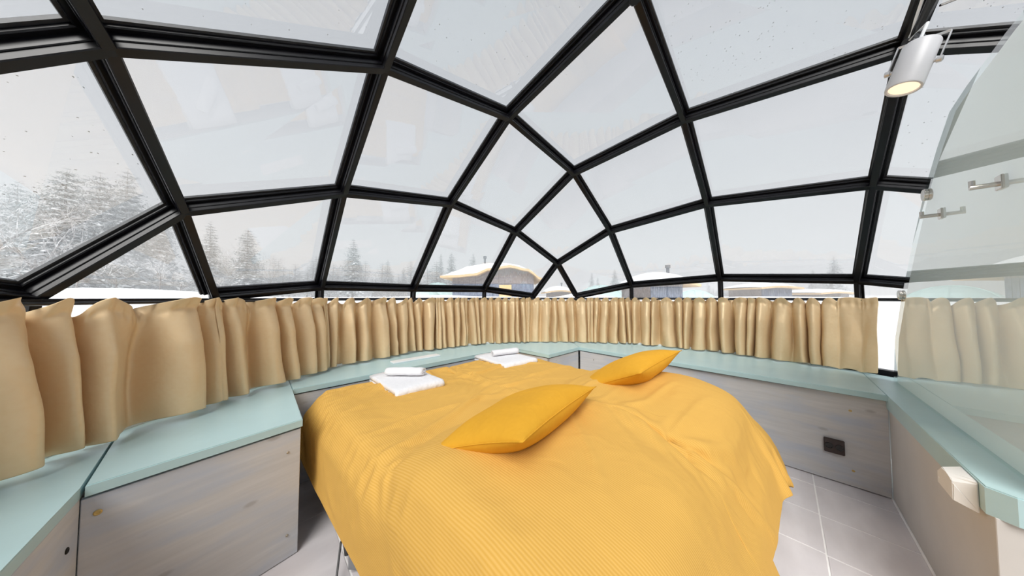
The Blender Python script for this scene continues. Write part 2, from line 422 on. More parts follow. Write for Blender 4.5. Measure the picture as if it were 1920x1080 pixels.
def seg_ok(a, b): return a in N and b in N
edges = []
for (i, j) in N:
    for d in ((1, 0), (0, 1)):
        q = (i + d[0], j + d[1])
        if q in N and not (abs(i) == 3 and abs(q[0]) == 3 and i == q[0] and max(abs(j), abs(q[1])) > 3): edges.append(((i, j), q))
for a, b in edges:
    pa, pb = N[a], N[b]
    if abs(a[0]) == 3 and a[0] == b[0] and {abs(a[1]), abs(b[1])} == {1, 2}: pass
    out = outward((pa + pb) / 2)
    bm = B(); profile_bar(bm, pa, pb, out)
    g = obj('glazing_bar', bm, M['bar'], roof)
    # the grey strip that beds the glass outside the flange
    bm = B(); d = (pb - pa).normalized()
    s = d.cross(out).normalized()
    for sg in (-1, 1): bar(bm, pa + out * 0.068 + s * sg * 0.028, pb + out * 0.068 + s * sg * 0.028, 0.012, 0.012, out)
    obj('glazing_strip', bm, M['gasket'], g)
for k in N:
    if max(map(abs, k)) == 3: continue
    bm = B(); o = outward(N[k])
    disc_stack(bm, N[k] - o * 0.003, o, [(0, 0.014), (0.002, 0.017), (0.014, 0.017), (0.014, 0.014), (0.05, 0.014), (0.05, 0.027), (0.063, 0.027)], 12)
    obj('bar_node', bm, M['bar'], roof)
bm = B(); o = outward(N[(0, 0)])
disc_stack(bm, N[(0, 0)] - o * 0.018, o, [(0, 0.020), (0.004, 0.026), (0.03, 0.026), (0.03, 0.018), (0.05, 0.018)], 8)
obj('hub', bm, M['bar'], roof)
def pane_slab(name, parent, pts, th=0.008, off=0.074, inset=0.0):
    bm = B(); c = sum(pts, Vector()) / len(pts)
    nrm = Vector()
    for a, b in zip(pts, pts[1:] + pts[:1]): nrm += (a - c).cross(b - c)
    nrm.normalize()
    if nrm.dot(c - SPHERE_C) < 0: nrm = -nrm; pts = pts[::-1]
    lo = [bm.verts.new(p + (c - p).normalized() * inset + nrm * off) for p in pts]
    hi = [bm.verts.new(p + (c - p).normalized() * inset + nrm * (off + th)) for p in pts]
    n = len(pts)
    bm.faces.new(hi); bm.faces.new(lo[::-1])
    for i in range(n): bm.faces.new((lo[i], lo[(i + 1) % n], hi[(i + 1) % n], hi[i]))
    return obj(name, bm, M['pane'], parent), c, nrm
random.seed(11)
def specks(parent, pts, nrm, count, rad, off=0.072):
    bm = B()
    a, b, c, d = pts[0], pts[1], pts[2], pts[-1]
    for _ in range(count):
        s, t = random.random(), random.random() ** 0.8
        p = a.lerp(b, s).lerp(d.lerp(c, s), t) + nrm * off
        r = rad * random.uniform(0.4, 1.2)
        _, x, y = frame_from(nrm)
        ang = random.uniform(-0.5, 0.5)
        e1 = x * math.cos(ang) + y * math.sin(ang); e2 = y * math.cos(ang) - x * math.sin(ang)
        vs = [bm.verts.new(p + e1 * r * 1.5 * math.cos(q) + e2 * r * 0.7 * math.sin(q)) for q in (0, 1.05, 2.09, 3.14, 4.19, 5.24)]
        top = bm.verts.new(p - nrm * r * 0.5)
        for q in range(6): bm.faces.new((vs[q], vs[(q + 1) % 6], top))
    tag(obj('ice_specks', bm, M['droplet'], parent), kind='stuff')
for i in range(-3, 3):
    for j in range(-3, 3):
        q = [(i, j), (i + 1, j), (i + 1, j + 1), (i, j + 1)]
        have = [k for k in q if k in N]
        if len(have) < 3: continue
        pts = [N[k] for k in have]
        p, c, nrm = pane_slab('pane', roof, pts)
        cnt = {(0, -1): 150, (1, -2): 60, (-1, -1): 60, (-3, 1): 70, (-2, 0): 25, (0, 0): 25, (-1, 0): 40, (-3, 0): 40, (0, -2): 150}.get((i, j), 0)
        if cnt and len(have) == 4: specks(p, pts, nrm, cnt * 2, 0.0019)

# ---------------------------------------------------------------- low glazed wall between the bench and the dome
RING = [(-3, -2), (-3, -1), (-3, 0), (-3, 1), (-3, 2), (-2, 3), (-1, 3), (0, 3), (1, 3), (2, 3), (3, 2), (3, 1), (3, 0), (3, -1), (3, -2), (2, -3), (1, -3), (0, -3), (-1, -3), (-2, -3)]
BENCH_Z = 0.577
def sill_pt(p, r=2.25, z=BENCH_Z - 0.01):
    d = Vector((p.x - DOME_C.x, p.y - DOME_C.y, 0)).normalized()
    return Vector((DOME_C.x, DOME_C.y, 0)) + d * r + Vector((0, 0, z))
wall = thing('wall_back', 'low curved glass wall of black mullions behind the curtains', None, (DOME_C.x, DOME_C.y, 0.57), ROOM_ROT, kind='structure')
for a, b in zip(RING, RING[1:] + RING[:1]):
    pa, pb = N[a], N[b]; sa, sb = sill_pt(pa), sill_pt(pb)
    d = (pa - DOME_C); d.z = 0; out = d.normalized()
    bm = B(); profile_bar(bm, pa, sa, out, True); obj('mullion', bm, M['bar'], wall)
    dm = ((sa + sb) / 2 - DOME_C); dm.z = 0; dm.normalize()
    bm = B(); bar(bm, sa + Vector((0, 0, 0.02)), sb + Vector((0, 0, 0.02)), 0.06, 0.04, Vector((0, 0, 1)), 0.003); obj('sill_rail', bm, M['bar'], wall)
    ra, rb = [Vector((p.x, p.y, 1.108)) + (s - p) * ((p.z - 1.108) / (p.z - s.z)) * Vector((1, 1, 0)) for p, s in ((pa, sa), (pb, sb))] if False else (Vector((pa.x, pa.y, 1.108)), Vector((pb.x, pb.y, 1.108)))
    bm = B(); bar(bm, ra, rb, 0.03, 0.013, Vector((0, 0, 1)), 0.002); obj('cross_rail', bm, M['bar'], wall)
    if max(abs(a[0]) + abs(a[1]), abs(b[0]) + abs(b[1])) <= 4 or True:
        pane_slab('pane', wall, [sa, sb, pb, pa], 0.008, 0.055)
# outer plinth under the glass (timber base ring standing in the snow)
bm = B()
ring_o = [(DOME_C.x + 2.36 * math.cos(2 * math.pi * k / 60), DOME_C.y + 2.36 * math.sin(2 * math.pi * k / 60)) for k in range(60)]
ring_i = [(DOME_C.x + 2.22 * math.cos(2 * math.pi * k / 60), DOME_C.y + 2.22 * math.sin(2 * math.pi * k / 60)) for k in range(60)]
for z0, z1 in ((-0.1, 0.56),):
    A = [[bm.verts.new((p[0], p[1], z)) for p in ring] for ring, z in ((ring_i, z0), (ring_o, z0), (ring_o, z1), (ring_i, z1))]
    for q in range(4):
        for k in range(60): bm.faces.new((A[q][k], A[q][(k + 1) % 60], A[(q + 1) % 4][(k + 1) % 60], A[(q + 1) % 4][k]))
tag(obj('wall_base', bm, M['white_wall'], loc=(DOME_C.x, DOME_C.y, 0)), kind='structure')
# thin white strip at the foot of the glass, seen under the curtain hems
bm = B()
def arc(r, a0, a1, n): return [(DOME_C.x + r * math.cos(a0 + (a1 - a0) * k / n), DOME_C.y + r * math.sin(a0 + (a1 - a0) * k / n)) for k in range(n + 1)]
def az_room(u, v): return math.atan2(*(W(u, v, 0) - DOME_C).yx)
a0, a1 = az_room(2.51 + 0.9, -0.2), math.pi + 0.65
pi_, po = arc(2.13, a0, a1, 60), arc(2.20, a0, a1, 60)
L = [[bm.verts.new((p[0], p[1], z)) for p in ar] for ar, z in ((pi_, BENCH_Z), (po, BENCH_Z), (po, BENCH_Z + 0.018), (pi_, BENCH_Z + 0.018))]
for q in range(4):
    for k in range(60): bm.faces.new((L[q][k], L[q][k + 1], L[(q + 1) % 4][k + 1], L[(q + 1) % 4][k]))
tag(obj('trim_1', bm, M['white_trim'], loc=(DOME_C.x, DOME_C.y, BENCH_Z)), kind='structure')

# ---------------------------------------------------------------- benches round the wall
def out_arc(p0, p1, n=10, r=2.16):
    """points on the wall circle from the direction of room point p0 to that of p1"""
    a, b = az_room(*p0), az_room(*p1)
    while b - a > math.pi: b -= 2 * math.pi
    while a - b > math.pi: b += 2 * math.pi
    return [(DOME_C.x + r * math.cos(a + (b - a) * k / n), DOME_C.y + r * math.sin(a + (b - a) * k / n)) for k in range(n + 1)]
def XY(u, v): p = W(u, v, 0); return (p.x, p.y)
def wall_hit(u, v, du, dv, r=2.16):
    """where a line in room coordinates meets the wall circle"""
    x, y = u - CU, v - CV
    a, b, c = du * du + dv * dv, 2 * (x * du + y * dv), x * x + y * y - r * r
    t = (-b + math.sqrt(b * b - 4 * a * c)) / (2 * a)
    return (u + du * t, v + dv * t)
def bench(name, label, loc_uv, group='storage benches along the curved wall'):
    return thing(name, label, 'bench', W(*loc_uv, 0), ROOM_ROT, group)
def panel(parent, p, q, z0, z1, mat, name='front_panel', th=0.018, inward=None):
    """upright board from room point p to q; thickness goes away from the room centre side"""
    a, b = W(*p, 0), W(*q, 0); d = (b - a).normalized(); nrm = Vector((-d.y, d.x, 0))
    if inward is not None and nrm.dot(W(*inward, 0) - a) > 0: nrm = -nrm
    bm = B()
    c = [a, b, b + nrm * th, a + nrm * th]
    poly_prism(bm, [(k.x, k.y) for k in c], z0, z1, 0)
    bmesh.ops.bevel(bm, geom=bm.edges[:], offset=0.0015, segments=1, affect='EDGES', clamp_overlap=True)
    return obj(name, bm, mat, parent)
def screw(parent, p, nrm, mat, r=0.0065, name='screw'):
    bm = B(); n = nrm.normalized()
    disc_stack(bm, p - n * 0.002, n, [(0, r), (0.003, r), (0.0042, r * 0.75), (0.0038, r * 0.4), (0.0022, r * 0.35), (0.0022, 0)], 12)
    return obj(name, bm, mat, parent)
TOP_T = 0.032
def top_slab(parent, pts, t=TOP_T, name='top', z=BENCH_Z):
    bm = B(); poly_prism(bm, pts, z - t, z, 0.003); return obj(name, bm, M['paint'], parent)
def gap_board(parent, p, q, inward, z0=0.012, z1=BENCH_Z - TOP_T, set_back=0.02):
    a, b = Vector(p), Vector(q); d = (b - a).normalized(); n = Vector((-d.y, d.x))
    if n.dot(Vector(inward) - a) > 0: n = -n
    a2, b2 = a + n * set_back, b + n * set_back
    return panel(parent, a2, b2, z0, z1, M['gap'], 'gap_shade_board', 0.012, inward)  # near-black board whose colour stands in for the shade inside the gap
RC = (1.15, 0.9)   # a point inside the room
g1 = 0.003
# left bench
bn = bench('storage_bench', 'teal-topped grey bench along the left wall behind the beds', (1.0, 2.05))
h0, h1 = wall_hit(0.155 + g1, 2.03, 0, 1), wall_hit(2.515, 1.547, 1, 1)
top_slab(bn, [XY(0.155 + g1, 2.03), XY(1.972, 2.03), XY(1.985, 1.547), XY(2.513, 1.547)] + out_arc(h1, h0, 18))
panel(bn, (0.16, 2.038), (1.975, 2.038), 0.0, 0.536, M['wash'], inward=RC)
panel(bn, (1.99, 2.03), (1.99, 1.555), 0.0, 0.536, M['wash'], 'end_panel', inward=RC)
panel(bn, (1.99, 1.555), (2.512, 1.555), 0.0, 0.536, M['wash'], 'return_panel', inward=RC)
gap_board(bn, (0.16, 2.038), (1.975, 2.038), RC); gap_board(bn, (2.0, 1.555), (2.512, 1.555), RC); gap_board(bn, (1.99, 2.03), (1.99, 1.56), RC)
screw(bn, W(0.33, 2.036, 0.46), -W(0, 1, 0), M['gap'], 0.008)
# right bench
bn = bench('storage_bench', 'teal-topped grey washed bench along the right wall with a dark socket', (2.55, 0.6))
h2, h3 = wall_hit(2.515, 1.55, 1, 1), wall_hit(2.51, -0.39, 1, 0)
top_slab(bn, [XY(2.5155, 1.549), XY(2.507, -0.392)] + out_arc(h3, h2, 18))
panel(bn, (2.52, 1.54), (2.545, -0.398), 0.006, 0.536, M['wash'], inward=RC)
gap_board(bn, (2.52, 1.54), (2.545, -0.386), RC, z0=0.0)
for v, z in ((-0.266, 0.445), (-0.268, 0.096)): screw(bn, W(2.5435, v, z), -W(1, 0, 0), M['brass'])
screw(bn, W(2.52, 1.38, 0.47), -W(1, 0, 0), M['steel_screw'], 0.005)
# bench under the glass screen
bn = bench('storage_bench', 'pale grey bench with a thick teal ledge carrying the glass screen', (2.0, -0.45))
top_slab(bn, [XY(2.504, -0.392), XY(1.515, -0.392), XY(1.488, -0.43), XY(1.488, -0.95), XY(2.3, -0.95), XY(*wall_hit(2.2, -0.8, 1, 0.12)), XY(*h3)], 0.078)
panel(bn, (2.55, -0.402), (1.503, -0.402), 0.0, 0.50, M['plain_panel'], inward=RC)
panel(bn, (1.503, -0.403), (1.497, -0.95), 0.0, 0.50, M['plain_panel'], 'end_panel', inward=(0.5, -0.7))
bm = B(); uvbox(bm, 1.56, 2.552, -0.402, -0.394, 0.0, 0.008, 0.002); obj('sealant_bead', bm, M['grout'], bn)
# protruding box with its own lid
bn = bench('storage_bench', 'boxy grey washed storage bench with a teal lid left of the beds', (-0.1, 1.6))
h4, h5 = wall_hit(0.155, 2.03, 0, 1), wall_hit(-0.376, 1.727, -0.08, 1)
top_slab(bn, [XY(0.155, 1.503), XY(0.155, 2.03)] + out_arc(h4, h5, 8) + [XY(-0.374, 1.727), XY(-0.345, 1.409)])
panel(bn, (0.150, 1.508), (-0.3525, 1.4155), 0.004, 0.536, M['wash'], inward=RC)
panel(bn, (0.150, 1.510), (0.150, 2.03), 0.004, 0.536, M['wash'], 'side_panel', inward=RC)
gap_board(bn, (0.140, 1.508), (-0.343, 1.417), RC, z0=0); gap_board(bn, (0.150, 1.53), (0.150, 2.03), RC, z0=0)
fn = -(W(-0.18, 0.98, 0)); fn = -W(0.182, -0.983, 0) * -1
for u, v, z, mt, r in ((-0.325, 1.421, 0.486, 'brass', 0.008), (0.107, 1.5, 0.451, 'steel_screw', 0.005), (0.112, 1.5, 0.1, 'steel_screw', 0.005)):
    screw(bn, W(u, 1.508 + (u - 0.150) * 0.1846 - 0.001, z), fn, M[mt], r)
# bench beyond the box, towards the camera's left
bn = bench('storage_bench', 'teal-topped grey bench at the left edge under the nearest curtain', (-0.45, 0.9))
h6 = wall_hit(-0.36, 0.15, -1, 0)
top_slab(bn, [XY(-0.352, 1.405), XY(-0.381, 1.727)] + out_arc(wall_hit(-0.383, 1.735, -0.08, 1), h6, 10) + [XY(-0.36, 0.15)])
panel(bn, (-0.3535, 1.4145), (-0.3535, 0.15), 0.0, 0.543, M['wash'], inward=RC)
screw(bn, W(-0.3525, 1.352, 0.44), W(1, 0, 0), M['gap'], 0.008)

# ---------------------------------------------------------------- glass screen on the right, with white wall behind it
SCREEN_V = -0.485
outline = [(3.02, 0.60), (2.86, 0.86), (2.693, 1.112), (2.46, 1.40), (2.25, 1.637), (2.10, 1.765), (1.966, 1.86), (1.82, 1.885), (1.688, 1.897), (1.584, 1.909), (1.497, 1.912), (1.497, 0.579), (2.98, 0.579)]
def upright(bm, pts, v0, v1):
    a = [bm.verts.new(W(u, v0, z)) for u, z in pts]; b = [bm.verts.new(W(u, v1, z)) for u, z in pts]
    bm.faces.new(a); bm.faces.new(b[::-1]); n = len(pts)
    for i in range(n): bm.faces.new((a[i], b[i], b[(i + 1) % n], a[(i + 1) % n]))
outline = [(u if z > 0.7 else min(u, 2.93), z) for u, z in outline]
scr = thing('glass_screen', 'tall curved-edge greenish glass screen standing on the ledge at right', 'screen', W(2.1, SCREEN_V, BENCH_Z), ROOM_ROT)
bm = B(); upright(bm, outline, SCREEN_V, SCREEN_V - 0.010); obj('pane', bm, M['screen'], scr)
bm = B(); uvbox(bm, 1.4945, 1.4968, SCREEN_V - 0.0105, SCREEN_V + 0.0005, 0.58, 1.911); obj('polished_edge', bm, M['screen_edge'], scr)
for u, z in ((2.69, 1.133), (2.238, 1.60)):
    bm = B(); disc_stack(bm, W(u, SCREEN_V - 0.012, z), W(0, 1, 0), [(0, 0.0), (0, 0.025), (0.002, 0.027), (0.009, 0.027), (0.009, 0.022), (0.013, 0.022), (0.013, 0.027), (0.021, 0.027), (0.023, 0.025), (0.023, 0.0)], 24)
    obj('clamp', bm, M['chrome'], scr, smooth=False)
bm = B()
inner = [(u - 0.003 if z > 0.65 else u, z - 0.002 if z > 0.65 else z) for u, z in outline]
upright(bm, inner, SCREEN_V - 0.013, SCREEN_V - 0.04)
tag(obj('wall_right', bm, M['frosted'], loc=W(2.1, SCREEN_V - 0.11, BENCH_Z), rotz=ROOM_ROT), kind='structure')
def coat_hook(u, z, label):
    t = thing('coat_hook', label, 'hook', W(u, SCREEN_V, z), ROOM_ROT, 'nickel hooks on the glass screen')
    v = SCREEN_V
    bm = B(); uvbox(bm, u - 0.019, u + 0.019, v, v + 0.006, z - 0.022, z + 0.022, 0.0015); obj('plate', bm, M['chrome'], t)
    bm = B(); tube(bm, [W(u, v + 0.004, z - 0.004), W(u, v + 0.052, z - 0.004)], 0.0075, 12); obj('peg', bm, M['chrome'], t, smooth=False)
    bm = B(); tube(bm, [W(u, v + 0.047, z - 0.002), W(u, v + 0.047, z + 0.018)], 0.0062, 10); obj('tip', bm, M['chrome'], t)
coat_hook(1.652, 1.478, 'nickel coat hook on the glass screen, nearer the right edge of the photo')
coat_hook(2.09, 1.478, 'nickel coat hook on the glass screen, farther and smaller beside the clamp')

# ---- bedspread drapes: settled vertex grids in millimetres (u, v, z), kept as differences along both directions
CLOTH_1 = (53, 113, (
120,1,1,1,3,3,3,3,6,7,9,9,11,8,7,6,9,-5,-12,3,23,21,21,20,18,3,-1,-4,-15,-21,-21,-5,19,21,14,4,-14,-21,-3,22,18,8,-2,-21,11,6,0,-1,-1,-2,-2,-1,-1,0,1,0,
-1,0,-1,-7,3,-1,-3,-2,-2,-2,-2,-2,-2,-2,-1,-2,-2,-1,-2,-2,-2,-2,-2,-2,-2,-2,-2,-2,-2,-2,-2,-2,-2,-2,-3,-2,-3,-2,-3,-2,-2,-3,-3,-3,-3,-4,-3,-4,-3,-3,-4,
-4,-5,-2,-2,2,18,23,0,0,0,0,0,0,-2,1,0,0,-2,-3,1,2,2,-2,0,-2,-16,-10,-3,0,0,2,9,2,2,6,1,1,-9,-5,1,1,2,3,0,-3,-1,-1,0,1,1,-4,2,0,0,-2,-3,-2,1,0,0,2,3,1,
0,0,0,1,-1,1,-1,1,0,0,0,1,2,-1,0,-1,-2,0,1,0,1,1,1,1,1,0,-1,-1,-1,-1,0,0,-1,1,0,1,1,2,1,2,2,2,2,1,3,1,1,1,0,1,0,-8,0,3,0,-22,24,0,0,0,-3,1,-5,3,2,1,-2,
-13,3,4,3,4,-1,-6,3,1,-21,-1,-8,0,1,5,5,2,5,5,-1,-5,-7,0,0,3,2,1,-3,-1,-1,0,1,0,1,-1,-1,-3,-1,2,10,-1,-1,-3,-7,0,4,0,0,1,-1,0,0,1,-1,0,1,1,0,-1,-1,-2,0,
2,0,-1,1,-1,-1,-1,-1,0,2,3,1,1,-1,0,-1,1,0,0,1,0,0,0,-1,-1,-2,1,-2,0,4,5,4,3,3,-9,8,-1,2,-17,-14,24,-1,0,0,0,-4,4,-1,-16,-9,-5,22,5,1,0,-5,-4,9,0,1,-3,
-22,-4,-3,-1,4,7,1,4,5,2,-2,-10,0,-2,4,4,0,-3,-4,3,-1,0,2,1,-3,-2,-1,2,11,-12,-3,1,6,0,-6,0,3,1,1,0,-1,0,0,0,1,0,0,-2,-3,0,1,2,0,0,1,-1,0,0,-1,0,-2,-1,
-1,2,3,2,0,0,0,0,1,0,0,-1,-1,-2,0,1,1,2,-3,-3,-2,-1,7,-9,24,5,0,-7,-1,-2,23,0,1,-1,-3,4,-2,-4,5,0,-3,-16,-11,3,11,7,-1,1,6,-1,1,-5,-13,-11,-1,-1,6,5,0,
8,2,0,-8,-6,9,-9,8,1,-2,-4,0,1,0,2,0,-2,-2,2,10,-8,0,-4,-2,-3,9,-1,-4,1,2,1,-2,1,0,0,1,0,0,-3,-1,0,1,1,1,0,0,0,0,1,0,3,1,2,-1,-5,-2,-1,1,1,1,0,0,0,-1,0,
1,1,0,-3,0,1,1,1,-1,-1,-1,-8,14,-21,4,12,6,5,2,24,-1,-1,-2,4,-11,-2,-2,4,4,-9,12,-8,-14,0,-5,21,0,0,6,-1,-1,-5,-8,-16,0,1,8,2,2,9,0,-6,-6,0,4,0,2,-1,5,
-15,6,0,3,-2,-3,0,11,-6,-2,-5,3,5,-4,-7,9,-4,-1,2,2,-1,0,0,0,1,-1,-2,-1,0,1,1,2,0,-2,2,-1,1,0,0,-1,0,1,-2,6,-1,-2,-1,0,0,0,0,-1,0,0,0,2,0,0,-3,-1,2,1,1,
-2,0,1,0,1,1,-12,7,11,2,24,-1,-2,1,-2,3,0,0,-5,-7,8,-11,6,-2,-19,4,1,10,7,1,4,0,-3,-7,-3,-18,0,5,6,-1,7,5,-4,-8,0,0,4,2,0,0,-5,-3,2,4,-2,-3,9,-8,2,-2,-1,
3,3,2,-1,-11,9,-6,1,3,-1,0,0,2,-2,-1,-3,2,1,0,3,2,-6,1,2,-2,3,-3,0,1,0,-1,3,-2,1,0,0,0,-1,2,-4,3,0,-2,1,-1,0,4,-3,2,-2,1,0,4,-5,1,0,1,-2,7,-13,7,10,23,
1,0,-1,-1,2,-1,0,-1,2,-1,-3,1,1,-3,-25,-4,9,-8,17,5,5,2,-2,-9,-1,-20,2,8,1,3,7,1,-10,-3,10,-7,5,-1,0,-2,-6,2,6,-5,4,-6,6,-2,-1,-2,9,-5,-2,4,4,-11,2,-1,
2,0,0,1,-1,-1,-3,5,-2,-1,3,3,-7,1,2,2,-2,1,-2,1,1,0,0,-1,1,0,0,1,-1,-1,1,3,-7,4,1,-4,1,3,-1,0,1,-3,2,0,-2,8,-7,0,3,-2,2,3,-9,8,24,-1,-1,0,1,0,0,0,0,0,1,
-1,-6,-2,1,6,-19,-21,11,3,8,1,11,4,-2,-11,5,-24,5,9,-4,11,1,-6,-7,4,-1,-4,9,0,7,-10,-3,3,-2,2,4,-12,1,-5,23,-8,-3,1,-4,9,2,-4,-8,1,1,1,-1,0,-3,6,-1,1,-3,
5,-4,-2,1,1,0,-1,1,-1,2,0,-1,-1,1,-1,1,0,0,0,0,0,-1,5,-9,6,1,-6,3,2,-1,2,-2,-1,3,-3,1,6,-10,7,4,-5,3,3,4,23,0,0,0,0,0,0,-1,1,0,0,1,-1,-3,-5,8,-2,1,-13,
-15,6,5,-5,10,9,1,-17,11,-27,10,5,-2,11,-5,-6,-1,-4,19,-7,-3,-4,1,3,0,-4,-1,3,-2,-7,19,-15,3,-2,1,2,-9,4,5,7,-8,1,-1,0,-2,6,-3,0,2,-2,-7,6,0,2,5,-11,5,
0,-1,3,-2,-2,2,0,0,0,0,-1,1,0,-1,3,-5,9,-11,7,-2,-5,4,1,-1,1,-1,0,3,-4,2,7,6,-6,5,2,-2,5,24,-1,0,0,0,-1,0,1,1,0,-1,0,0,0,0,-4,-1,0,4,-4,-15,-3,3,-3,2,10,
8,-19,15,-27,11,-3,11,0,-8,2,7,-1,1,-4,-5,5,-5,0,6,-4,-1,1,10,-12,8,-8,5,2,0,0,-1,-2,-5,3,-3,1,3,4,-4,0,0,-1,1,7,-14,5,6,-8,0,6,-6,2,-1,-1,1,0,0,0,-1,1,
0,0,2,-2,0,4,-4,7,-9,11,1,-10,13,-11,5,5,-5,6,-3,6,-3,-1,1,-1,1,0,2,22,1,0,0,-2,2,0,0,0,-1,-1,1,1,0,0,-2,0,-1,0,1,0,1,-3,-4,-3,-5,1,8,-12,11,-19,6,3,4,
9,-23,19,-9,10,-16,13,-6,5,-1,-3,5,-10,13,-10,7,-7,5,1,-2,-1,0,0,-1,2,-3,-1,4,-5,1,5,2,-5,2,-2,2,4,-6,0,-4,10,-10,-2,10,-7,0,4,-1,-1,1,1,0,1,-1,1,1,-3,
4,2,-7,8,-9,7,-1,-1,5,-6,3,-2,2,-1,0,5,-10,8,-3,1,1,2,21,0,-1,0,1,-2,1,1,-1,0,1,-2,2,0,-1,1,0,-1,1,-1,0,-1,0,2,-1,0,-1,-1,1,-7,2,-4,-8,18,-11,10,-25,20,
-1,-4,0,0,0,-3,6,-7,6,-1,0,-1,-1,4,-3,1,0,0,-2,3,-6,8,2,-11,10,-10,2,4,4,-8,2,2,1,-2,-5,11,-5,5,-4,0,2,-3,2,-1,1,0,-1,0,-1,2,0,0,-2,2,0,1,0,-1,0,4,-9,6,
-2,-1,6,-11,12,-11,5,1,-4,-1,1,6,2,21,-1,1,-1,0,0,0,0,0,0,0,1,-3,2,1,0,-1,1,-1,1,-1,0,1,-2,1,0,1,0,-1,1,0,-4,2,-1,0,-4,3,-19,14,-1,-2,1,-2,2,-1,1,4,-8,
6,-7,8,-4,0,0,0,0,2,-1,-1,1,-1,0,-1,9,-13,3,3,5,-6,1,1,-1,6,-5,0,-1,0,2,-1,-1,1,1,-1,0,1,-1,1,-2,1,1,-1,1,-1,1,1,0,-6,8,-3,-1,1,-5,5,-1,2,0,-5,5,4,2,3,
-6,0,20,1,-1,1,-1,1,-1,0,0,0,1,-1,0,-1,1,0,1,-1,1,-1,1,-1,0,0,0,1,-1,0,0,0,0,1,-4,-3,6,-9,2,-1,-6,4,-2,3,-2,1,-2,4,-4,3,-5,6,-3,0,0,0,0,1,-1,-1,1,0,0,1,
-1,-3,13,-19,4,7,-1,-1,2,0,2,-2,0,-1,0,0,0,0,1,0,1,-1,0,0,1,-1,1,-1,0,0,1,0,-2,6,-5,1,1,-3,9,0,-8,9,-8,7,3,1,-6,4,-9,4,-17,21,-1,1,-1,1,-1,1,-1,0,1,-1,
0,1,-1,0,0,0,0,0,0,0,1,-1,1,-1,0,0,1,0,-1,0,0,1,-1,-4,4,-6,2,-8,6,-5,-1,0,1,0,0,-1,0,3,-3,0,0,1,-1,1,-1,1,-1,7,-8,1,5,-5,1,4,0,4,-12,15,-13,4,1,-2,1,-4,
2,8,-9,4,5,-8,2,0,1,0,1,-1,1,-1,0,7,-7,3,1,3,-3,6,-7,7,-1,1,-3,4,-2,3,-2,1,0,0,-3,1,0,0,20,1,-1,0,0,0,0,0,1,-1,0,1,-1,0,-1,1,0,1,-1,0,0,-1,1,0,1,-1,1,-1,
0,1,0,0,0,0,-2,-2,2,0,1,-1,-1,1,-1,0,-1,0,0,0,-2,0,-1,0,0,1,0,1,-1,3,-3,1,0,0,0,1,-11,15,-13,13,-4,4,-10,10,-6,-1,7,0,-1,-2,3,-4,3,1,0,0,0,0,0,1,-1,1,1,
-3,-3,6,-4,5,-1,0,1,-2,0,1,0,1,-3,1,-3,4,1,-1,2,-3,0,21,-1,0,1,-1,1,-1,1,-1,1,0,0,-1,0,0,-1,1,0,0,1,-1,0,0,-1,1,0,0,1,0,0,-1,0,0,-1,1,-2,0,1,1,0,1,0,0,
-1,0,-1,1,-1,0,0,1,-1,0,0,0,1,0,-2,1,-1,0,0,0,0,1,2,0,0,1,-3,2,1,-1,1,-2,1,-1,3,-5,5,0,-2,1,1,0,0,-1,1,-1,1,-4,4,-1,1,0,-1,1,0,-1,1,-2,2,1,-1,1,0,-3,0,
2,1,-1,-1,0,20,0,1,-1,1,-1,1,-1,1,-1,1,0,0,0,0,0,-1,0,1,-1,0,1,-1,1,-1,1,-1,0,0,0,0,0,0,0,0,-1,1,0,0,0,0,0,0,0,0,0,0,0,0,-1,-1,1,0,0,0,-1,1,0,-1,1,-1,0,
0,0,2,0,0,-5,6,0,1,-1,1,0,0,-1,1,1,0,0,0,0,0,-1,0,0,1,-1,1,-2,2,0,0,0,1,0,0,0,0,1,-2,1,0,1,0,-1,1,-6,3,1,-3,2,0,20,1,-1,1,-1,0,0,0,0,1,-2,1,0,0,0,0,0,0,
0,1,0,-1,1,0,-1,0,1,0,-1,0,0,0,0,-1,0,1,0,0,0,1,0,0,0,0,1,0,-1,0,0,0,0,0,0,0,0,0,-1,0,1,0,0,0,0,0,0,-5,5,0,-2,0,2,1,0,0,1,0,0,0,0,0,0,0,0,0,0,-1,0,1,0,
0,0,1,0,-3,4,0,0,0,0,-1,0,0,-3,3,0,0,-1,0,-6,4,3,-2,0,21,-1,1,-1,0,1,-1,1,-1,0,1,-1,0,1,-1,1,-1,1,-1,0,1,0,0,-1,1,-1,0,0,0,0,0,0,0,0,0,0,0,0,1,-1,0,0,0,
1,-1,0,1,0,0,1,0,-1,0,0,0,-1,1,0,-1,1,0,0,0,0,0,0,0,1,-2,2,1,0,0,0,0,0,0,0,0,0,0,0,-1,1,0,0,0,0,0,1,0,-1,1,0,-6,6,0,0,-1,1,0,-1,1,-4,3,1,0,0,0,-7,5,0,0,
20,0,0,0,1,-1,1,-1,0,0,1,-2,1,-2,3,-1,1,-1,1,0,-1,1,-1,1,-1,0,0,-1,1,-1,1,0,0,0,0,0,0,1,-1,1,0,0,0,-1,0,1,-1,0,1,-1,1,0,0,0,0,0,0,0,0,0,1,0,0,0,1,0,-2,
0,0,1,0,-2,1,1,0,0,0,0,1,-1,0,0,0,-1,0,2,0,-1,1,-1,0,1,0,1,-1,-5,5,1,0,0,0,-1,0,-1,-3,4,0,0,0,0,-5,3,0,20,1,-1,1,-1,0,0,0,1,-1,0,0,-1,1,-3,2,0,1,0,0,1,
-1,1,-1,0,0,0,1,-1,0,0,1,-1,0,0,1,0,-1,1,-1,0,0,0,0,1,-1,0,1,-1,1,-1,1,0,0,-1,1,0,0,1,0,0,1,0,-1,0,0,0,0,0,0,0,0,1,-1,-1,1,0,0,0,0,0,0,0,0,1,-1,0,1,-1,
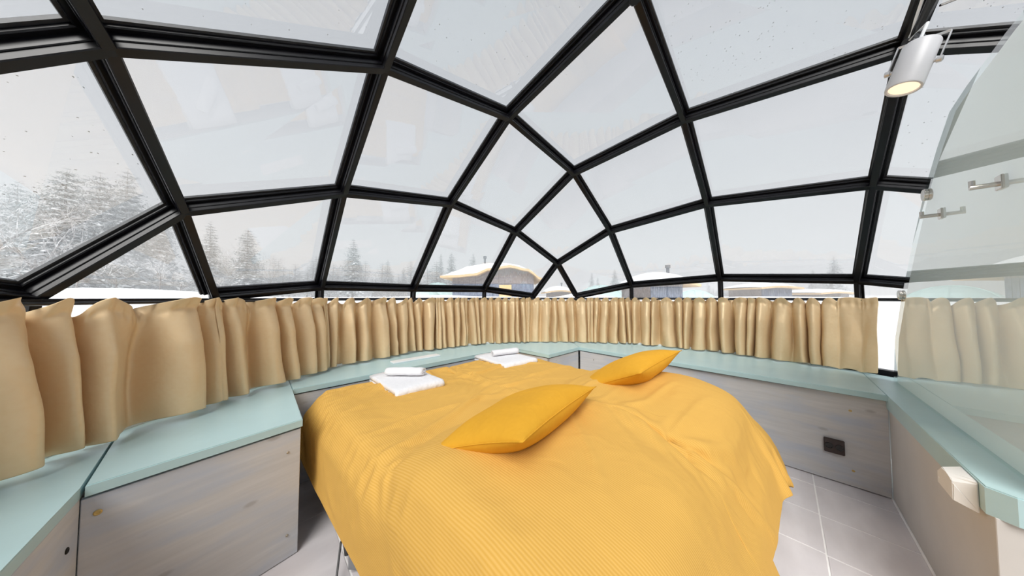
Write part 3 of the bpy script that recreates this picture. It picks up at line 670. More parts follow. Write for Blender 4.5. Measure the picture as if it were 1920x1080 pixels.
1,0,0,-1,0,1,-2,-3,5,1,-1,0,0,0,1,0,-5,5,0,-1,1,0,-2,0,21,-1,1,-1,0,1,-1,1,-1,1,-1,0,1,-1,1,-3,0,-1,-1,0,0,1,0,0,1,1,0,0,1,1,-1,0,0,1,0,-1,0,1,-1,1,-1,
0,0,1,-1,0,1,-1,1,-1,1,0,0,-1,1,0,-1,1,0,0,0,1,0,0,-1,1,0,-1,0,0,0,1,-1,1,0,0,0,0,0,0,0,0,1,0,-1,1,0,-1,1,0,0,0,0,-1,1,0,-4,0,4,0,1,-1,0,0,-2,2,-3,3,0,
-1,-1,1,0,20,1,-1,0,1,-1,1,-1,0,0,0,0,-2,1,1,0,-3,-1,1,0,0,0,0,2,0,1,0,0,1,-1,1,-1,0,0,0,1,0,-1,0,0,1,0,0,-1,0,1,-1,0,0,1,0,-1,0,1,0,0,0,0,0,0,1,-1,1,1,
0,-2,0,1,0,0,-2,2,-1,1,0,0,0,1,-1,1,0,0,-1,0,1,-1,0,1,0,-1,1,0,0,-1,1,-1,2,-5,0,5,-1,1,-1,0,0,-3,1,1,0,-1,0,1,0,21,-1,0,1,-1,0,0,0,1,-1,1,-1,0,0,-2,0,2,
0,0,0,0,0,0,0,1,-1,0,1,-1,0,0,0,1,0,0,-1,0,1,0,-1,0,0,0,1,0,-1,1,0,0,-1,0,1,0,0,0,0,0,0,0,0,0,1,0,0,0,0,0,-2,2,-1,1,-1,1,0,0,0,0,0,0,0,0,0,0,1,-1,1,0,0,
-1,1,0,0,0,1,-3,3,-1,0,-3,0,3,-1,1,-1,2,-1,0,-2,1,2,-2,0,0,20,0,1,-1,0,1,-1,1,-1,0,0,0,0,0,0,0,0,1,0,-1,0,1,0,-1,0,1,-1,0,1,-1,-1,1,0,0,0,1,0,-1,0,1,0,
0,0,-1,1,0,-1,1,-1,1,0,0,0,0,0,0,1,-1,0,-1,0,2,-1,0,1,0,0,-1,0,1,-1,0,1,-1,1,0,0,0,0,0,1,-1,1,-1,1,-1,1,-1,1,0,-1,0,2,0,0,-2,0,2,0,-2,-1,1,-1,2,-1,1,0,
-2,0,0,1,-1,0,20,1,-1,0,1,-1,0,0,1,-1,0,0,1,-1,0,0,1,-1,0,1,0,-1,1,0,-1,-1,1,-1,1,0,0,0,0,0,1,0,0,0,0,0,-1,0,0,1,-1,0,1,-1,1,0,0,0,0,0,0,0,0,0,0,1,-2,-1,
3,-1,0,1,0,0,0,0,0,-1,1,-1,1,0,0,0,0,1,-1,1,-1,1,-1,1,-1,1,0,0,1,-1,0,0,1,0,0,-1,0,0,-1,1,1,-2,-1,2,0,-1,2,-2,1,-1,0,21,-1,0,1,-1,0,0,-1,0,2,-3,1,1,-1,
2,0,-1,0,0,0,0,1,-1,0,0,0,0,0,-2,2,1,0,0,0,0,-1,0,1,0,-1,1,0,0,-1,1,0,-1,1,0,-1,0,0,0,0,1,0,0,1,-1,0,1,-3,0,3,-1,1,0,-1,1,0,0,0,-1,1,0,0,1,-1,1,-1,0,0,
1,-1,1,-1,1,0,0,-1,0,1,-1,1,0,0,1,0,0,-1,1,0,-1,-5,2,4,-2,0,-2,3,-2,1,0,20,0,1,-1,1,0,-2,0,1,0,-2,2,-3,4,-3,3,0,0,0,0,0,-1,0,0,0,1,-1,0,0,0,0,0,1,0,-1,
1,0,-1,1,0,0,0,0,0,0,0,0,-1,0,1,0,0,0,0,-1,1,0,0,1,-1,0,1,-3,-1,4,-1,1,1,-1,0,0,0,-1,1,0,1,-1,1,0,0,0,0,-1,1,-1,1,0,0,0,0,1,-1,0,-1,1,1,-2,1,0,0,-3,1,2,
0,-3,1,-1,3,-1,-2,0,2,0,20,-1,0,-2,-3,0,6,1,0,-15,3,11,0,-5,4,-2,3,0,0,-1,2,0,0,-1,0,-1,1,0,0,0,0,1,-1,1,0,0,0,0,-1,0,0,1,0,1,-1,0,0,0,0,0,0,0,-1,1,0,0,
0,0,0,1,0,-1,0,-2,-1,4,0,0,0,0,0,0,-1,1,-1,1,1,0,0,0,-1,0,1,-1,1,0,0,0,0,0,-1,1,0,0,-1,0,2,-2,-1,-1,3,-2,-1,3,1,-7,6,-3,2,1,1,-2,0,21,-1,-3,3,-4,4,-1,1,
-9,6,1,-16,5,6,7,-2,2,0,0,0,0,-1,0,1,0,0,0,0,0,0,1,-1,1,-1,1,0,-1,0,1,0,-1,0,1,-1,1,0,0,0,0,0,0,-1,1,-2,1,0,1,0,0,0,0,1,0,0,-3,-1,3,1,-1,1,0,-1,1,0,-1,
1,1,0,0,0,0,-1,0,1,0,0,0,-1,0,1,0,0,-1,1,0,1,-1,0,0,1,-1,0,0,1,0,-1,-6,6,0,-1,1,-1,0,20,-1,-1,0,1,-5,0,-5,9,-5,-2,4,6,-3,-7,4,4,1,0,1,-2,1,0,0,-1,1,1,0,
-1,0,0,1,-1,1,0,-1,1,0,-1,0,0,0,-1,2,-1,1,0,0,0,0,-1,1,0,0,-1,0,1,0,0,0,1,-1,0,0,1,-3,-1,4,0,-1,1,0,0,-2,2,0,0,0,0,0,0,1,0,-1,0,0,0,1,0,0,-1,1,0,0,0,-2,
-2,2,2,-3,1,2,0,1,-1,1,-2,1,0,0,-1,-1,0,20,-1,0,-2,2,0,-10,11,-5,-3,3,4,-8,5,3,1,-7,1,2,4,0,0,0,0,1,-1,0,0,-1,2,-1,0,1,-1,0,1,0,0,0,0,0,-2,2,-1,0,0,0,0,
0,0,1,0,-1,1,0,-2,0,2,0,0,0,1,0,0,-1,1,0,0,-1,0,1,0,0,-1,1,-3,3,0,0,0,1,-1,0,1,0,-1,1,0,0,0,0,-1,1,-1,1,0,1,-3,1,1,0,0,1,-1,1,-1,0,-6,2,3,1,-1,0,20,0,0,
-3,-1,0,4,-14,-2,15,1,0,0,-2,-3,-1,1,6,-1,-4,0,1,1,1,2,0,0,0,0,-1,1,-1,0,1,0,0,0,0,0,0,0,-1,-2,1,2,-1,1,0,0,0,0,-1,1,0,0,0,-2,0,2,1,-1,0,0,1,0,0,-1,1,0,
0,-1,1,-1,1,-1,0,0,1,1,0,-1,1,0,-1,0,1,-1,0,0,1,1,0,-1,0,-1,1,0,1,-2,2,0,-2,0,2,-1,0,1,-2,-2,-2,5,-1,0,20,0,-1,1,0,0,-2,1,1,0,1,-2,2,-1,1,0,0,-7,1,2,3,
0,0,0,-1,1,-1,0,2,-1,0,1,0,0,0,0,0,0,0,0,-1,1,-1,0,-1,2,-1,1,0,0,0,1,-1,0,-1,1,0,-2,1,1,0,0,1,-1,1,0,1,0,-1,0,0,0,0,0,-2,3,-4,4,-1,1,0,-1,0,1,-1,1,0,0,
1,-1,0,0,1,0,-1,-1,2,-1,0,0,0,1,-2,0,2,0,0,0,-2,-1,-5,6,0,20,0,0,0,0,-3,2,0,0,2,0,-1,0,2,-1,0,-1,0,1,-1,-2,0,0,0,0,1,0,1,0,0,0,0,0,0,1,0,0,0,0,0,0,0,0,
-3,2,0,1,0,0,0,0,0,0,-1,1,0,0,0,-3,1,2,0,0,1,0,0,0,0,1,-1,0,0,0,0,0,0,0,-1,1,0,1,0,0,-1,1,-1,1,0,0,0,0,1,0,-1,1,0,-1,1,0,0,-1,0,1,-1,-1,2,-1,1,0,-1,0,-1,
0,19,1,0,-1,0,1,-1,1,0,0,0,1,0,-2,0,-1,1,1,-2,0,0,1,0,0,1,-1,1,0,1,0,0,0,0,0,0,0,0,0,0,-1,1,0,0,0,-3,1,2,0,0,1,-1,0,1,0,-1,0,0,0,0,-3,1,3,-1,0,0,1,1,-1,
0,0,0,0,0,0,0,-3,4,-4,4,0,-1,0,0,1,0,0,0,1,-1,0,0,-1,1,1,-1,0,1,-1,0,0,1,-1,0,0,1,-1,1,0,-1,0,0,-1,0,20,-1,1,0,0,-1,0,0,1,1,0,0,0,-1,0,-1,0,0,0,1,0,-1,
0,1,-1,1,0,0,0,1,-1,0,1,0,-1,1,0,0,0,0,0,0,0,0,0,-3,1,2,1,-1,1,0,-1,0,0,0,0,0,0,1,-3,-1,3,0,1,-1,1,-1,0,1,0,0,0,0,0,0,0,1,-1,-1,1,1,-1,0,1,0,0,0,1,0,0,
0,-1,0,0,0,0,1,0,-1,0,1,0,0,-1,1,0,0,0,-1,0,-2,0,22,0,-1,1,0,0,0,0,0,1,0,-1,-1,1,-1,2,-1,0,1,-1,0,1,0,-1,1,-1,0,1,0,0,0,0,-1,1,0,0,0,0,0,1,-1,0,1,0,0,0,
-3,1,1,1,0,-1,0,0,0,-1,0,0,0,0,1,0,-2,1,1,0,0,-1,1,0,0,0,0,0,0,0,-3,3,0,1,-1,0,1,0,-1,1,0,0,-1,1,0,-1,0,0,1,0,0,-1,0,1,0,-1,0,1,0,-1,1,-1,1,0,-1,-1,0,22,
1,0,-1,0,0,0,0,2,-1,0,0,0,0,0,0,0,1,-1,1,0,-1,0,1,-1,0,1,-1,0,0,1,0,0,-1,1,-1,0,0,0,0,1,0,0,0,0,1,-1,-3,2,1,0,0,0,0,-1,0,1,0,-1,-1,1,-2,3,-1,0,1,-1,1,0,
0,0,-1,1,-1,1,0,-1,1,-5,4,1,-1,0,0,1,0,0,0,0,-1,0,1,0,0,0,0,-1,1,-1,0,0,1,0,-1,0,0,-1,2,-1,1,-1,-1,0,23,-1,0,0,1,0,0,0,0,0,0,0,1,-1,1,-1,1,0,0,-1,0,0,1,
-1,0,1,-1,0,1,0,-1,0,0,1,-1,0,0,0,0,1,0,0,0,1,-1,0,0,-1,-3,2,1,0,0,0,1,0,-2,1,1,0,-1,-1,1,0,-1,2,-1,0,0,0,0,1,-1,1,-1,0,0,-1,1,-1,1,1,-1,1,0,-1,-2,1,2,
0,0,0,-1,0,0,0,1,-1,1,-1,0,0,0,0,1,0,0,-1,1,-1,0,-1,0,23,0,0,0,-1,0,0,0,1,1,0,0,-1,1,-1,1,0,-1,1,0,0,0,-1,0,0,-1,1,0,0,0,1,-1,1,-1,0,0,0,0,-1,1,0,1,-1,
0,1,-1,1,0,-1,-3,2,2,0,0,0,0,-1,1,0,-1,0,1,-1,1,0,-1,1,0,0,0,-1,0,1,-1,1,0,-1,-2,2,-5,5,-1,1,-1,0,1,1,-2,0,1,0,0,1,0,0,0,-1,1,-1,1,-1,0,1,0,-1,0,0,-1,-6,
-2,9,-1,0,22,0,0,0,0,0,1,-1,1,0,0,0,1,-1,1,0,0,0,-1,0,0,0,1,0,0,0,-1,1,-1,1,1,-1,-1,1,-1,0,0,-1,1,-3,3,0,1,0,0,0,-1,0,1,-1,-3,2,1,0,0,0,2,-3,3,0,-1,-1,
1,-1,0,2,-1,-1,0,0,1,0,-1,1,0,-1,1,-1,1,-3,-4,6,0,0,-1,1,-1,1,-2,1,2,0,-1,0,0,0,1,-1,0,-1,1,0,-2,-1,-2,-2,-1,0,5,3,-4,3,0,23,0,0,0,0,0,-1,1,0,1,-1,1,-1,
1,0,-1,0,0,1,-1,1,0,-1,0,0,0,0,0,0,0,0,-1,2,-2,2,-1,0,0,-1,2,-4,2,1,0,0,0,0,0,-1,1,1,-3,2,1,0,1,-1,1,-3,3,0,0,-1,-1,2,-1,-1,1,0,-1,0,0,1,0,0,0,0,0,-1,1,
0,-1,-1,1,0,-2,3,-1,1,-2,0,1,1,0,0,0,-1,1,-1,1,-1,-1,0,-2,-1,0,0,0,2,-2,-3,5,0,22,0,0,0,0,0,0,1,1,-1,0,0,1,-1,0,0,0,0,0,1,-1,0,0,0,0,1,0,-1,0,0,-1,4,-5,
3,-3,2,-1,1,0,-2,2,-3,1,2,0,0,0,0,0,0,0,0,-2,2,1,0,1,0,0,-2,2,0,1,-1,0,-1,-1,0,0,1,0,0,0,0,0,1,0,-1,0,0,0,-4,4,-2,1,1,-2,0,1,1,-1,0,0,0,0,0,1,-1,0,-2,2,
1,-1,1,0,0,-1,0,-2,1,1,-1,0,23,0,0,0,0,0,0,0,0,1,-1,0,0,0,0,0,0,0,0,0,0,0,1,0,0,-1,0,1,0,-1,1,-1,1,-1,0,-2,2,0,0,0,-1,1,-2,-1,3,-1,1,0,1,-1,-1,2,0,-2,2,
0,1,0,0,1,-2,0,1,2,0,-4,0,1,-1,1,-1,0,0,1,0,0,0,0,-3,3,-1,0,0,1,-2,0,2,-1,0,0,0,0,0,1,0,0,0,-1,0,0,-2,1,2,-1,1,0,-1,-1,0,1,0,-1,0,22,0,0,0,0,0,0,1,1,-1,
1,0,-1,1,-1,1,-1,1,-1,0,0,1,-1,0,0,0,1,-1,0,1,-1,1,4,-7,4,-1,-3,0,3,0,-1,-1,1,-1,-2,3,-1,2,-2,1,0,-2,2,1,-1,1,0,0,1,-1,0,1,2,1,-4,1,-1,-1,1,0,0,0,0,-1,
0,0,1,0,0,0,-1,0,-2,2,1,-2,-1,3,-2,1,0,0,1,-1,0,0,0,1,-1,1,-2,-1,2,0,1,0,-1,1,0,0,-2,0,0,23,0,0,0,0,0,0,1,0,0,-1,0,1,-1,0,-1,0,1,0,0,1,-1,0,0,1,0,-1,0,
1,-1,0,-1,-1,3,0,-1,2,-2,-3,3,1,-2,1,0,0,-1,4,-2,2,-1,0,0,-4,3,0,0,0,-1,0,2,0,2,2,-4,-3,1,1,-1,2,-2,1,-1,0,1,0,0,-1,0,1,-1,0,1,-1,0,0,1,0,-1,0,-2,0,3,-1,
0,1,-1,0,-1,2,-2,0,1,-2,2,-3,2,1,-1,1,0,0,-1,0,22,0,0,0,1,0,-1,1,0,1,0,-1,0,0,1,0,0,-2,1,0,0,0,1,0,-1,0,1,0,-1,0,0,-1,-3,2,-3,8,-1,1,-4,-1,3,5,0,-1,0,-2,
-3,3,-1,2,-1,1,3,-4,4,-2,-5,1,0,-3,6,2,-3,-2,-1,1,-1,0,0,0,0,0,1,-1,0,0,1,-1,0,1,0,-1,0,-1,2,0,-1,-2,3,0,-1,-3,0,0,0,1,-2,1,2,-3,4,0,0,-1,-1,1,0,0,2,0,
-1,-1,0,22,1,0,0,-1,0,1,1,0,-1,1,0,-1,1,-1,0,1,0,-1,1,-1,1,-1,0,1,0,-1,0,0,1,-1,0,0,0,-3,-9,-1,12,2,1,-4,-2,1,3,-3,4,-2,-2,3,-3,3,0,1,-1,-4,6,3,-2,-2,0,
-5,5,-2,1,0,1,0,0,-2,1,1,0,-2,2,-1,-1,0,1,1,-1,1,-1,0,0,0,0,-3,3,0,1,0,-3,0,0,0,1,2,-2,-6,7,1,-1,-1,-2,3,-1,1,1,-4,3,0,-2,0,23,-1,0,0,0,0,1,0,1,0,-1,0,
1,-1,1,0,-1,0,1,-1,0,0,0,1,-1,0,0,1,0,-1,0,0,0,-1,-1,2,-4,-7,10,-6,7,-1,-4,2,2,-3,5,-2,-2,2,-2,1,-2,5,-2,-3,1,4,0,-3,0,1,-3,4,0,0,0,1,-1,1,-1,0,1,0,0,0,
1,-1,0,-1,0,0,1,0,-4,3,0,-2,-3,4,0,1,-4,4,0,0,0,-3,4,-2,-3,0,5,-3,3,-2,-1,2,0,-2,2,-1,0,23,0,0,0,0,-5,5,1,0,0,0,0,-1,1,-1,1,0,0,-1,1,0,-1,1,-1,0,0,1,-1,
0,0,0,0,0,-2,2,-3,6,-2,-5,6,-4,2,2,-3,1,1,-3,2,0,0,1,-1,1,-3,2,-1,1,-1,2,5,0,-9,-1,0,5,-2,2,-1,1,-1,0,1,0,-2,1,1,-2,1,-1,2,-1,1,-1,-1,2,-3,3,0,0,-5,0,1,
4,-4,-1,-1,-1,6,0,0,0,-1,-5,6,-2,1,2,-2,1,-2,-2,3,0,-260,24,23,23,24,23,24,23,23,22,21,21,17,23,22,23,21,5,-18,14,4,2,1,2,11,21,20,21,14,-2,-1,22,14,10,
18,22,17,10,22,9,16,22,23,10,20,23,23,23,24,23,23,24,23,23,24,23,23,24,23,23,23,23,23,23,24,23,23,23,24,23,24,23,24,23,23,24,23,24,24,24,24,24,23,24,24,
24,24,24,24,24,23,24,23,23,24,24,24,23,24,23,23,23,22,23,22,22,21,21,20,11,11,1,10,-1,0,0,0,-1,0,0,-1,-4,0,-3,0,6,-1,-1,-4,0,1,10,-21,11,9,2,-3,-6,-4,1,
-1,5,8,-4,-5,4,-2,0,0,2,-1,0,1,0,1,0,1,2,-1,0,1,-1,0,0,-1,1,0,-1,0,1,-1,0,0,0,0,0,1,-1,0,1,0,-1,1,-1,0,0,0,0,0,0,0,0,0,0,0,0,-1,0,0,0,0,0,-1,1,-1,0,1,0,
0,0,0,-1,1,0,0,2,0,1,0,1,0,-19,2,1,22,11,-1,-1,1,0,-2,0,-3,-5,3,0,4,0,-1,-2,-2,1,-2,-8,5,5,-5,2,13,1,-7,-6,-1,1,1,8,1,-8,4,0,-1,-1,2,0,-1,2,1,0,0,2,0,0,
1,-1,1,0,-1,0,0,0,0,0,-1,0,1,-1,0,1,0,-1,0,1,-1,0,1,-1,0,0,0,0,0,0,0,0,-1,0,0,0,0,1,-1,0,0,0,-1,1,-1,1,0,0,-1,0,0,0,0,-1,0,1,-1,0,0,1,1,-8,18,9,-3,-9,-14,
-1,1,-1,0,-3,-1,2,6,-3,1,1,-7,-6,-2,1,-1,-1,18,3,-2,-15,-1,2,11,-1,-8,-4,0,1,4,11,-10,0,0,1,-2,1,2,-1,5,-3,0,0,2,0,1,-1,1,-1,-1,1,0,-1,0,0,0,0,0,0,1,0,
-1,0,0,1,-1,0,1,-1,0,0,0,0,0,0,0,0,-1,1,0,-1,0,0,0,0,0,0,0,0,0,0,-1,1,-1,1,-1,-1,1,0,0,0,-1,1,0,0,-2,-1,5,5,0,14,1,2,1,-2,0,0,5,-7,0,0,4,0,1,9,4,-3,-23,
-2,0,0,14,5,1,-19,-3,7,12,-6,-7,-1,-1,3,6,-1,-4,8,-9,3,1,1,-2,3,0,0,0,2,-1,1,0,0,-1,2,-1,-1,0,1,-1,0,1,0,-1,0,0,0,0,1,-1,0,1,-1,-1,1,0,0,0,0,0,0,0,0,0,
0,0,0,0,-1,0,0,0,-1,1,-1,0,1,-1,1,-1,0,1,-2,0,1,0,0,-1,0,0,2,1,2,-1,-1,0,5,4,0,2,-2,0,-3,8,0,-1,0,-1,-4,-9,-1,9,-2,3,-12,0,0,12,7,3,-22,-1,9,9,-10,-5,1,
0,6,2,-5,4,-2,-1,0,2,0,-3,9,-5,0,2,2,-1,1,-2,2,-1,-1,1,0,-1,1,0,-1,0,0,0,0,1,0,-1,0,1,-1,-1,1,0,0,0,0,0,0,0,0,0,0,-1,1,-1,0,0,0,0,-1,1,-1,1,0,-1,1,-1,0,
1,-1,1,-1,-1,1,0,0,0,0,0,-1,2,-1,2,-2,3,4,1,0,2,0,3,-3,-1,0,0,1,3,7,-3,-31,18,-2,-10,0,3,0,8,10,4,-24,-1,12,3,-9,-2,0,2,12,-10,2,0,0,-1,3,-1,0,0,2,0,2,
0,0,-1,2,0,0,-2,0,0,0,1,-1,0,0,0,1,0,-1,0,1,0,-1,0,1,0,-1,1,0,-1,0,0,-1,0,0,0,0,0,0,0,1,0,-1,1,-1,0,-1,0,1,-1,0,1,-1,0,0,0,0,-1,0,1,0,-1,0,1,0,1,0,1,-1,
5,1,0,0,-1,-1,3,1,2,-1,-1,0,2,-16,7,-11,-5,12,-7,0,-2,4,6,11,6,-24,-1,16,-4,-7,0,0,6,0,-2,5,-6,0,3,-1,0,0,3,0,2,0,1,0,-1,0,-1,1,-1,0,0,0,1,-1,1,0,-1,1,
0,0,-1,0,0,0,0,0,1,-1,0,0,0,0,0,0,0,-1,0,0,0,0,0,0,0,0,0,0,0,1,-2,0,1,-1,0,0,0,0,0,0,0,-1,1,1,-1,0,0,0,-1,1,1,1,2,-1,-1,1,2,0,0,-2,0,1,0,1,13,3,-2,-28,
-11,10,-4,-2,-1,0,6,12,11,-24,0,15,-9,-2,0,3,4,-4,7,-7,0,-2,4,0,0,2,1,0,1,-1,0,-1,0,-1,1,1,1,0,0,0,1,-1,0,1,-1,0,1,0,0,0,0,0,0,-1,1,-1,0,0,0,0,0,-1,0,1,
-1,0,1,-1,0,0,0,0,0,0,-1,2,-1,-1,0,0,0,1,-1,0,-1,1,0,0,0,1,-1,1,-1,1,0,-1,-1,1,0,1,0,-1,1,-1,0,1,0,1,-1,3,-14,-9,24,6,-15,-17,3,-3,2,-2,3,9,15,-21,1,13,
-10,0,-1,13,-9,3,-2,-1,4,-2,5,1,-1,-1,1,-2,0,0,-1,-1,1,1,0,-1,1,-1,1,1,0,1,-1,1,0,-1,0,1,0,0,0,-1,1,-1,0,0,0,-1,0,1,0,0,-1,0,0,0,0,0,0,0,0,0,0,1,-2,2,-1,
0,-1,0,-1,1,-1,1,-1,1,-1,1,0,0,-1,1,-1,0,1,-2,1,1,0,1,-1,0,0,1,0,0,-1,0,-1,2,-6,-10,-1,-2,9,-7,-5,-1,1,0,0,5,15,-13,2,6,-6,1,1,2,1,-1,2,2,1,0,-1,0,0,0,
1,0,-1,1,-1,1,1,-1,0,0,0,0,-1,1,-1,1,1,0,1,0,-2,1,0,0,0,-1,-1,1,-1,1,0,0,-1,0,0,0,0,1,-1,0,0,0,0,0,0,0,-1,2,-1,0,0,0,0,-1,1,0,0,0,-1,0,-1,-1,1,0,0,1,-1,
0,-2,3,-1,0,-1,2,-1,0,0,1,-1,-1,-3,2,-5,4,9,2,2,-2,-1,-2,-11,-6,-4,-2,-2,0,7,-2,4,-1,0,0,4,-1,18,-13,-2,4,0,-1,-1,0,0,0,0,0,0,1,0,-1,2,0,-1,0,0,0,-1,1,
-1,0,4,-2,0,1,0,-1,0,0,-1,2,-2,1,-2,1,-1,0,1,0,0,0,-1,0,1,0,0,-1,1,0,0,0,-1,0,0,0,1,-1,0,0,1,-1,-1,0,-1,0,0,0,1,-1,0,0,0,-1,2,0,0,0,0,0,1,0,-2,1,1,3,-8,
1,0,2,0,0,0,-1,3,5,-1,-5,-4,1,-4,0,0,-6,3,-2,-1,11,-5,0,10,-5,0,-2,0,0,1,-1,0,0,1,0,0,0,1,-1,0,0,1,-1,0,0,-1,0,-1,-1,7,-1,0,-1,1,-2,0,-1,0,0,0,0,0,2,-2,
0,0,-1,0,1,0,0,0,0,0,0,0,0,0,-1,1,0,0,-2,1,1,-1,0,-1,1,0,1,-1,0,-2,0,1,0,1,-2,-6,2,0,0,0,-1,1,0,0,0,1,0,0,-13,11,-1,0,1,-1,0,1,-1,2,2,2,0,-6,2,1,-1,1,-3,
-5,1,-1,1,-1,2,3,-1,-2,1,0,0,0,1,-1,0,1,0,0,0,0,1,0,-1,0,1,0,-1,0,0,-1,-3,9,-2,-1,0,2,-3,0,0,-1,-1,2,0,-1,0,0,0,0,0,0,0,0,0,0,0,0,0,0,-1,1,-1,0,0,1,0,0,
-1,0,0,0,0,-1,-1,0,2,-1,-1,0,-2,-2,-1,2,0,0,0,1,-1,0,0,1,-1,0,-1,0,-9,7,1,0,0,1,-1,2,-1,-1,1,1,2,-3,0,-1,-1,1,0,-5,-1,4,-3,1,-1,0,2,1,1,-1,0,0,1,0,0,0,
0,1,0,-1,1,0,0,-1,1,0,-1,1,0,0,-1,7,-4,-1,0,-2,1,0,0,0,-1,0,0,1,-1,0,0,0,0,0,0,0,0,0,-1,1,0,0,-1,0,1,0,1,-2,-1,0,0,2,-1,-1,-1,2,1,-2,0,-1,-6,-2,2,12,2,
0,0,1,-1,0,0,0,0,0,1,-2,-2,0,2,-1,0,1,-1,1,0,0,1,-1,0,0,1,0,0,0,-3,3,-2,-2,-1,3,-5,2,-1,3,-2,0,1,1,0,0,0,0,1,0,-1,1,0,-1,1,0,0,-1,1,1,0,1,0,-2,2,-2,-1,
-2,4,0,-1,0,0,0,-1,0,0,1,-1,1,0,-1,1,-1,0,0,0,1,-1,0,0,1,-1,0,-1,-1,1,0,1,-1,0,0,0,1,0,-2,-2,1,1,6,3,-6,0,2,0,1,-1,0,0,0,0,1,0,-1,-1,-6,10,3,-12,4,0,1,
-1,-3,0,-1,1,3,1,0,1,-1,0,2,-3,2,1,-5,-1,3,-1,1,-1,1,-1,0,0,0,0,0,1,-1,1,0,0,0,0,0,0,0,0,1,1,0,-1,1,-3,-2,7,-3,-3,2,2,-2,0,0,0,0,0,1,-2,0,0,0,1,-1,0,0,
1,0,-1,0,0,1,-2,1,-2,1,0,1,0,0,-1,0,0,-1,1,0,1,1,-3,0,-1,1,3,0,2,1,-1,0,0,0,0,1,-1,0,0,-2,-2,0,2,6,-8,3,-1,1,4,0,1,-2,-6,1,3,0,-1,0,4,-3,1,-4,3,-4,0,2,
0,0,0,1,0,-1,0,0,1,-1,1,-1,0,0,0,1,-1,1,0,0,-1,1,0,1,-1,0,-2,1,0,1,1,-3,2,-1,0,0,1,0,-1,2,-1,-2,1,-1,0,1,0,-1,1,0,0,0,-1,2,-2,-2,0,1,0,1,1,3,-5,1,-1,0,
0,1,3,-3,-2,0,0,3,0,3,-1,0,0,0,0,1,-1,0,0,0,-3,0,1,2,-1,3,-5,1,2,-1,-1,0,2,3,-4,1,1,2,-2,-4,6,-5,0,-1,1,0,0,0,1,0,0,-1,1,-1,1,-1,0,0,0,1,-1,0,0,1,-1,0,
1,1,-1,1,0,-1,0,-1,-3,5,4,-4,-1,0,-2,1,0,1,-1,1,0,0,-1,0,0,0,-1,0,1,-1,1,0,-1,1,0,-2,1,0,0,0,1,0,-2,5,-4,0,-1,0,0,0,6,-3,-3,0,2,0,2,0,0,0,0,1,-1,0,0,0,
1,-4,-1,3,-1,1,-1,2,-1,0,0,1,-1,0,0,2,-3,2,1,4,-5,-2,3,-3,-1,0,1,0,1,-1,1,-1,1,0,0,-1,0,1,-1,1,-1,0,1,0,-1,1,0,0,0,1,0,-1,0,-1,-1,4,-4,1,3,3,-6,0,0,1,-1,
1,0,0,-1,0,-1,1,0,0,0,-1,1,-1,1,0,-1,1,0,4,-5,0,0,-1,1,1,0,0,3,-5,0,0,0,0,6,-2,-2,0,0,2,0,0,1,0,-1,0,0,0,0,0,-5,2,1,1,-1,0,0,0,1,0,0,0,0,0,0,0,-2,-1,4,
0,-2,0,0,0,0,0,0,0,1,-1,1,0,-1,1,0,0,-1,1,-1,1,0,0,-1,0,0,0,0,0,0,-1,1,0,0,0,0,2,-2,0,1,-2,2,0,-1,1,0,0,0,-1,0,0,-1,1,0,-1,0,0,0,0,1,0,0,1,-1,6,-7,0,0,
0,0,0,3,-3,5,-6,0,0,0,0,6,-4,0,0,2,1,0,-1,0,0,0,0,1,0,-2,-8,6,-6,4,3,1,-2,1,0,0,0,1,0,0,0,4,-5,0,-4,5,0,-1,-1,1,1,-1,0,1,0,0,-1,0,1,-1,0,1,0,-1,1,-1,0,
0,0,1,-1,0,0,0,-1,0,-1,0,0,0,-2,6,-2,0,-1,0,4,-3,0,-1,1,0,0,0,2,-2,0,-1,-1,1,1,-1,1,-1,0,1,0,2,-1,-2,7,-7,0,0,0,1,0,-1,1,4,-6,0,0,0,0,6,-4,0,3,-1,0,0,0,
0,0,1,-1,0,0,2,3,-3,-13,2,3,5,2,-1,0,-1,0,0,0,0,-1,2,-3,-1,2,0,0,0,0,0,1,0,-1,0,0,1,-1,0,0,1,-1,1,0,-1,1,0,-1,1,-1,0,1,-1,0,-1,0,-1,-1,1,0,1,-1,3,-2,0,
2,0,-1,0,0,0,0,0,0,1,-2,0,0,1,0,-1,1,-1,1,0,0,0,1,-1,2,-2,5,-6,0,1,-1,2,0,-2,-2,6,-5,0,0,0,0,2,0,2,0,0,0,0,1,0,-1,0,0,-1,0,-1,0,-1,-6,-3,-1,0,1,-1,1,1,
1,2,2,1,0,3,1,-1,-1,0,1,1,0,0,0,0,0,0,-1,1,-1,1,-1,1,-1,0,1,-1,0,1,-1,0,1,-1,0,0,0,-2,1,0,-1,1,0,1,0,0,0,2,-2,1,-1,0,-1,1,0,1,0,-2,0,0,0,1,0,-1,1,-1,1,
0,-1,1,3,-3,0,2,3,-5,-1,1,-1,3,-2,4,-7,5,-3,0,-2,0,3,0,2,0,0,1,0,-1,0,0,0,0,-2,-6,-2,2,9,4,4,1,-2,2,0,0,-1,-1,-2,-1,-2,-1,-3,1,0,-1,-1,1,-1,0,1,0,0,0,0,
0,-1,1,-1,1,-1,0,1,-1,0,1,-1,0,1,-1,0,1,-1,0,0,-2,0,0,0,2,0,3,-3,0,3,-3,3,-3,0,0,0,0,2,-2,-1,1,0,0,-1,1,0,0,0,-1,0,1,-1,0,0,3,-3,4,0,-3,0,0,1,-1,0,5,-6,
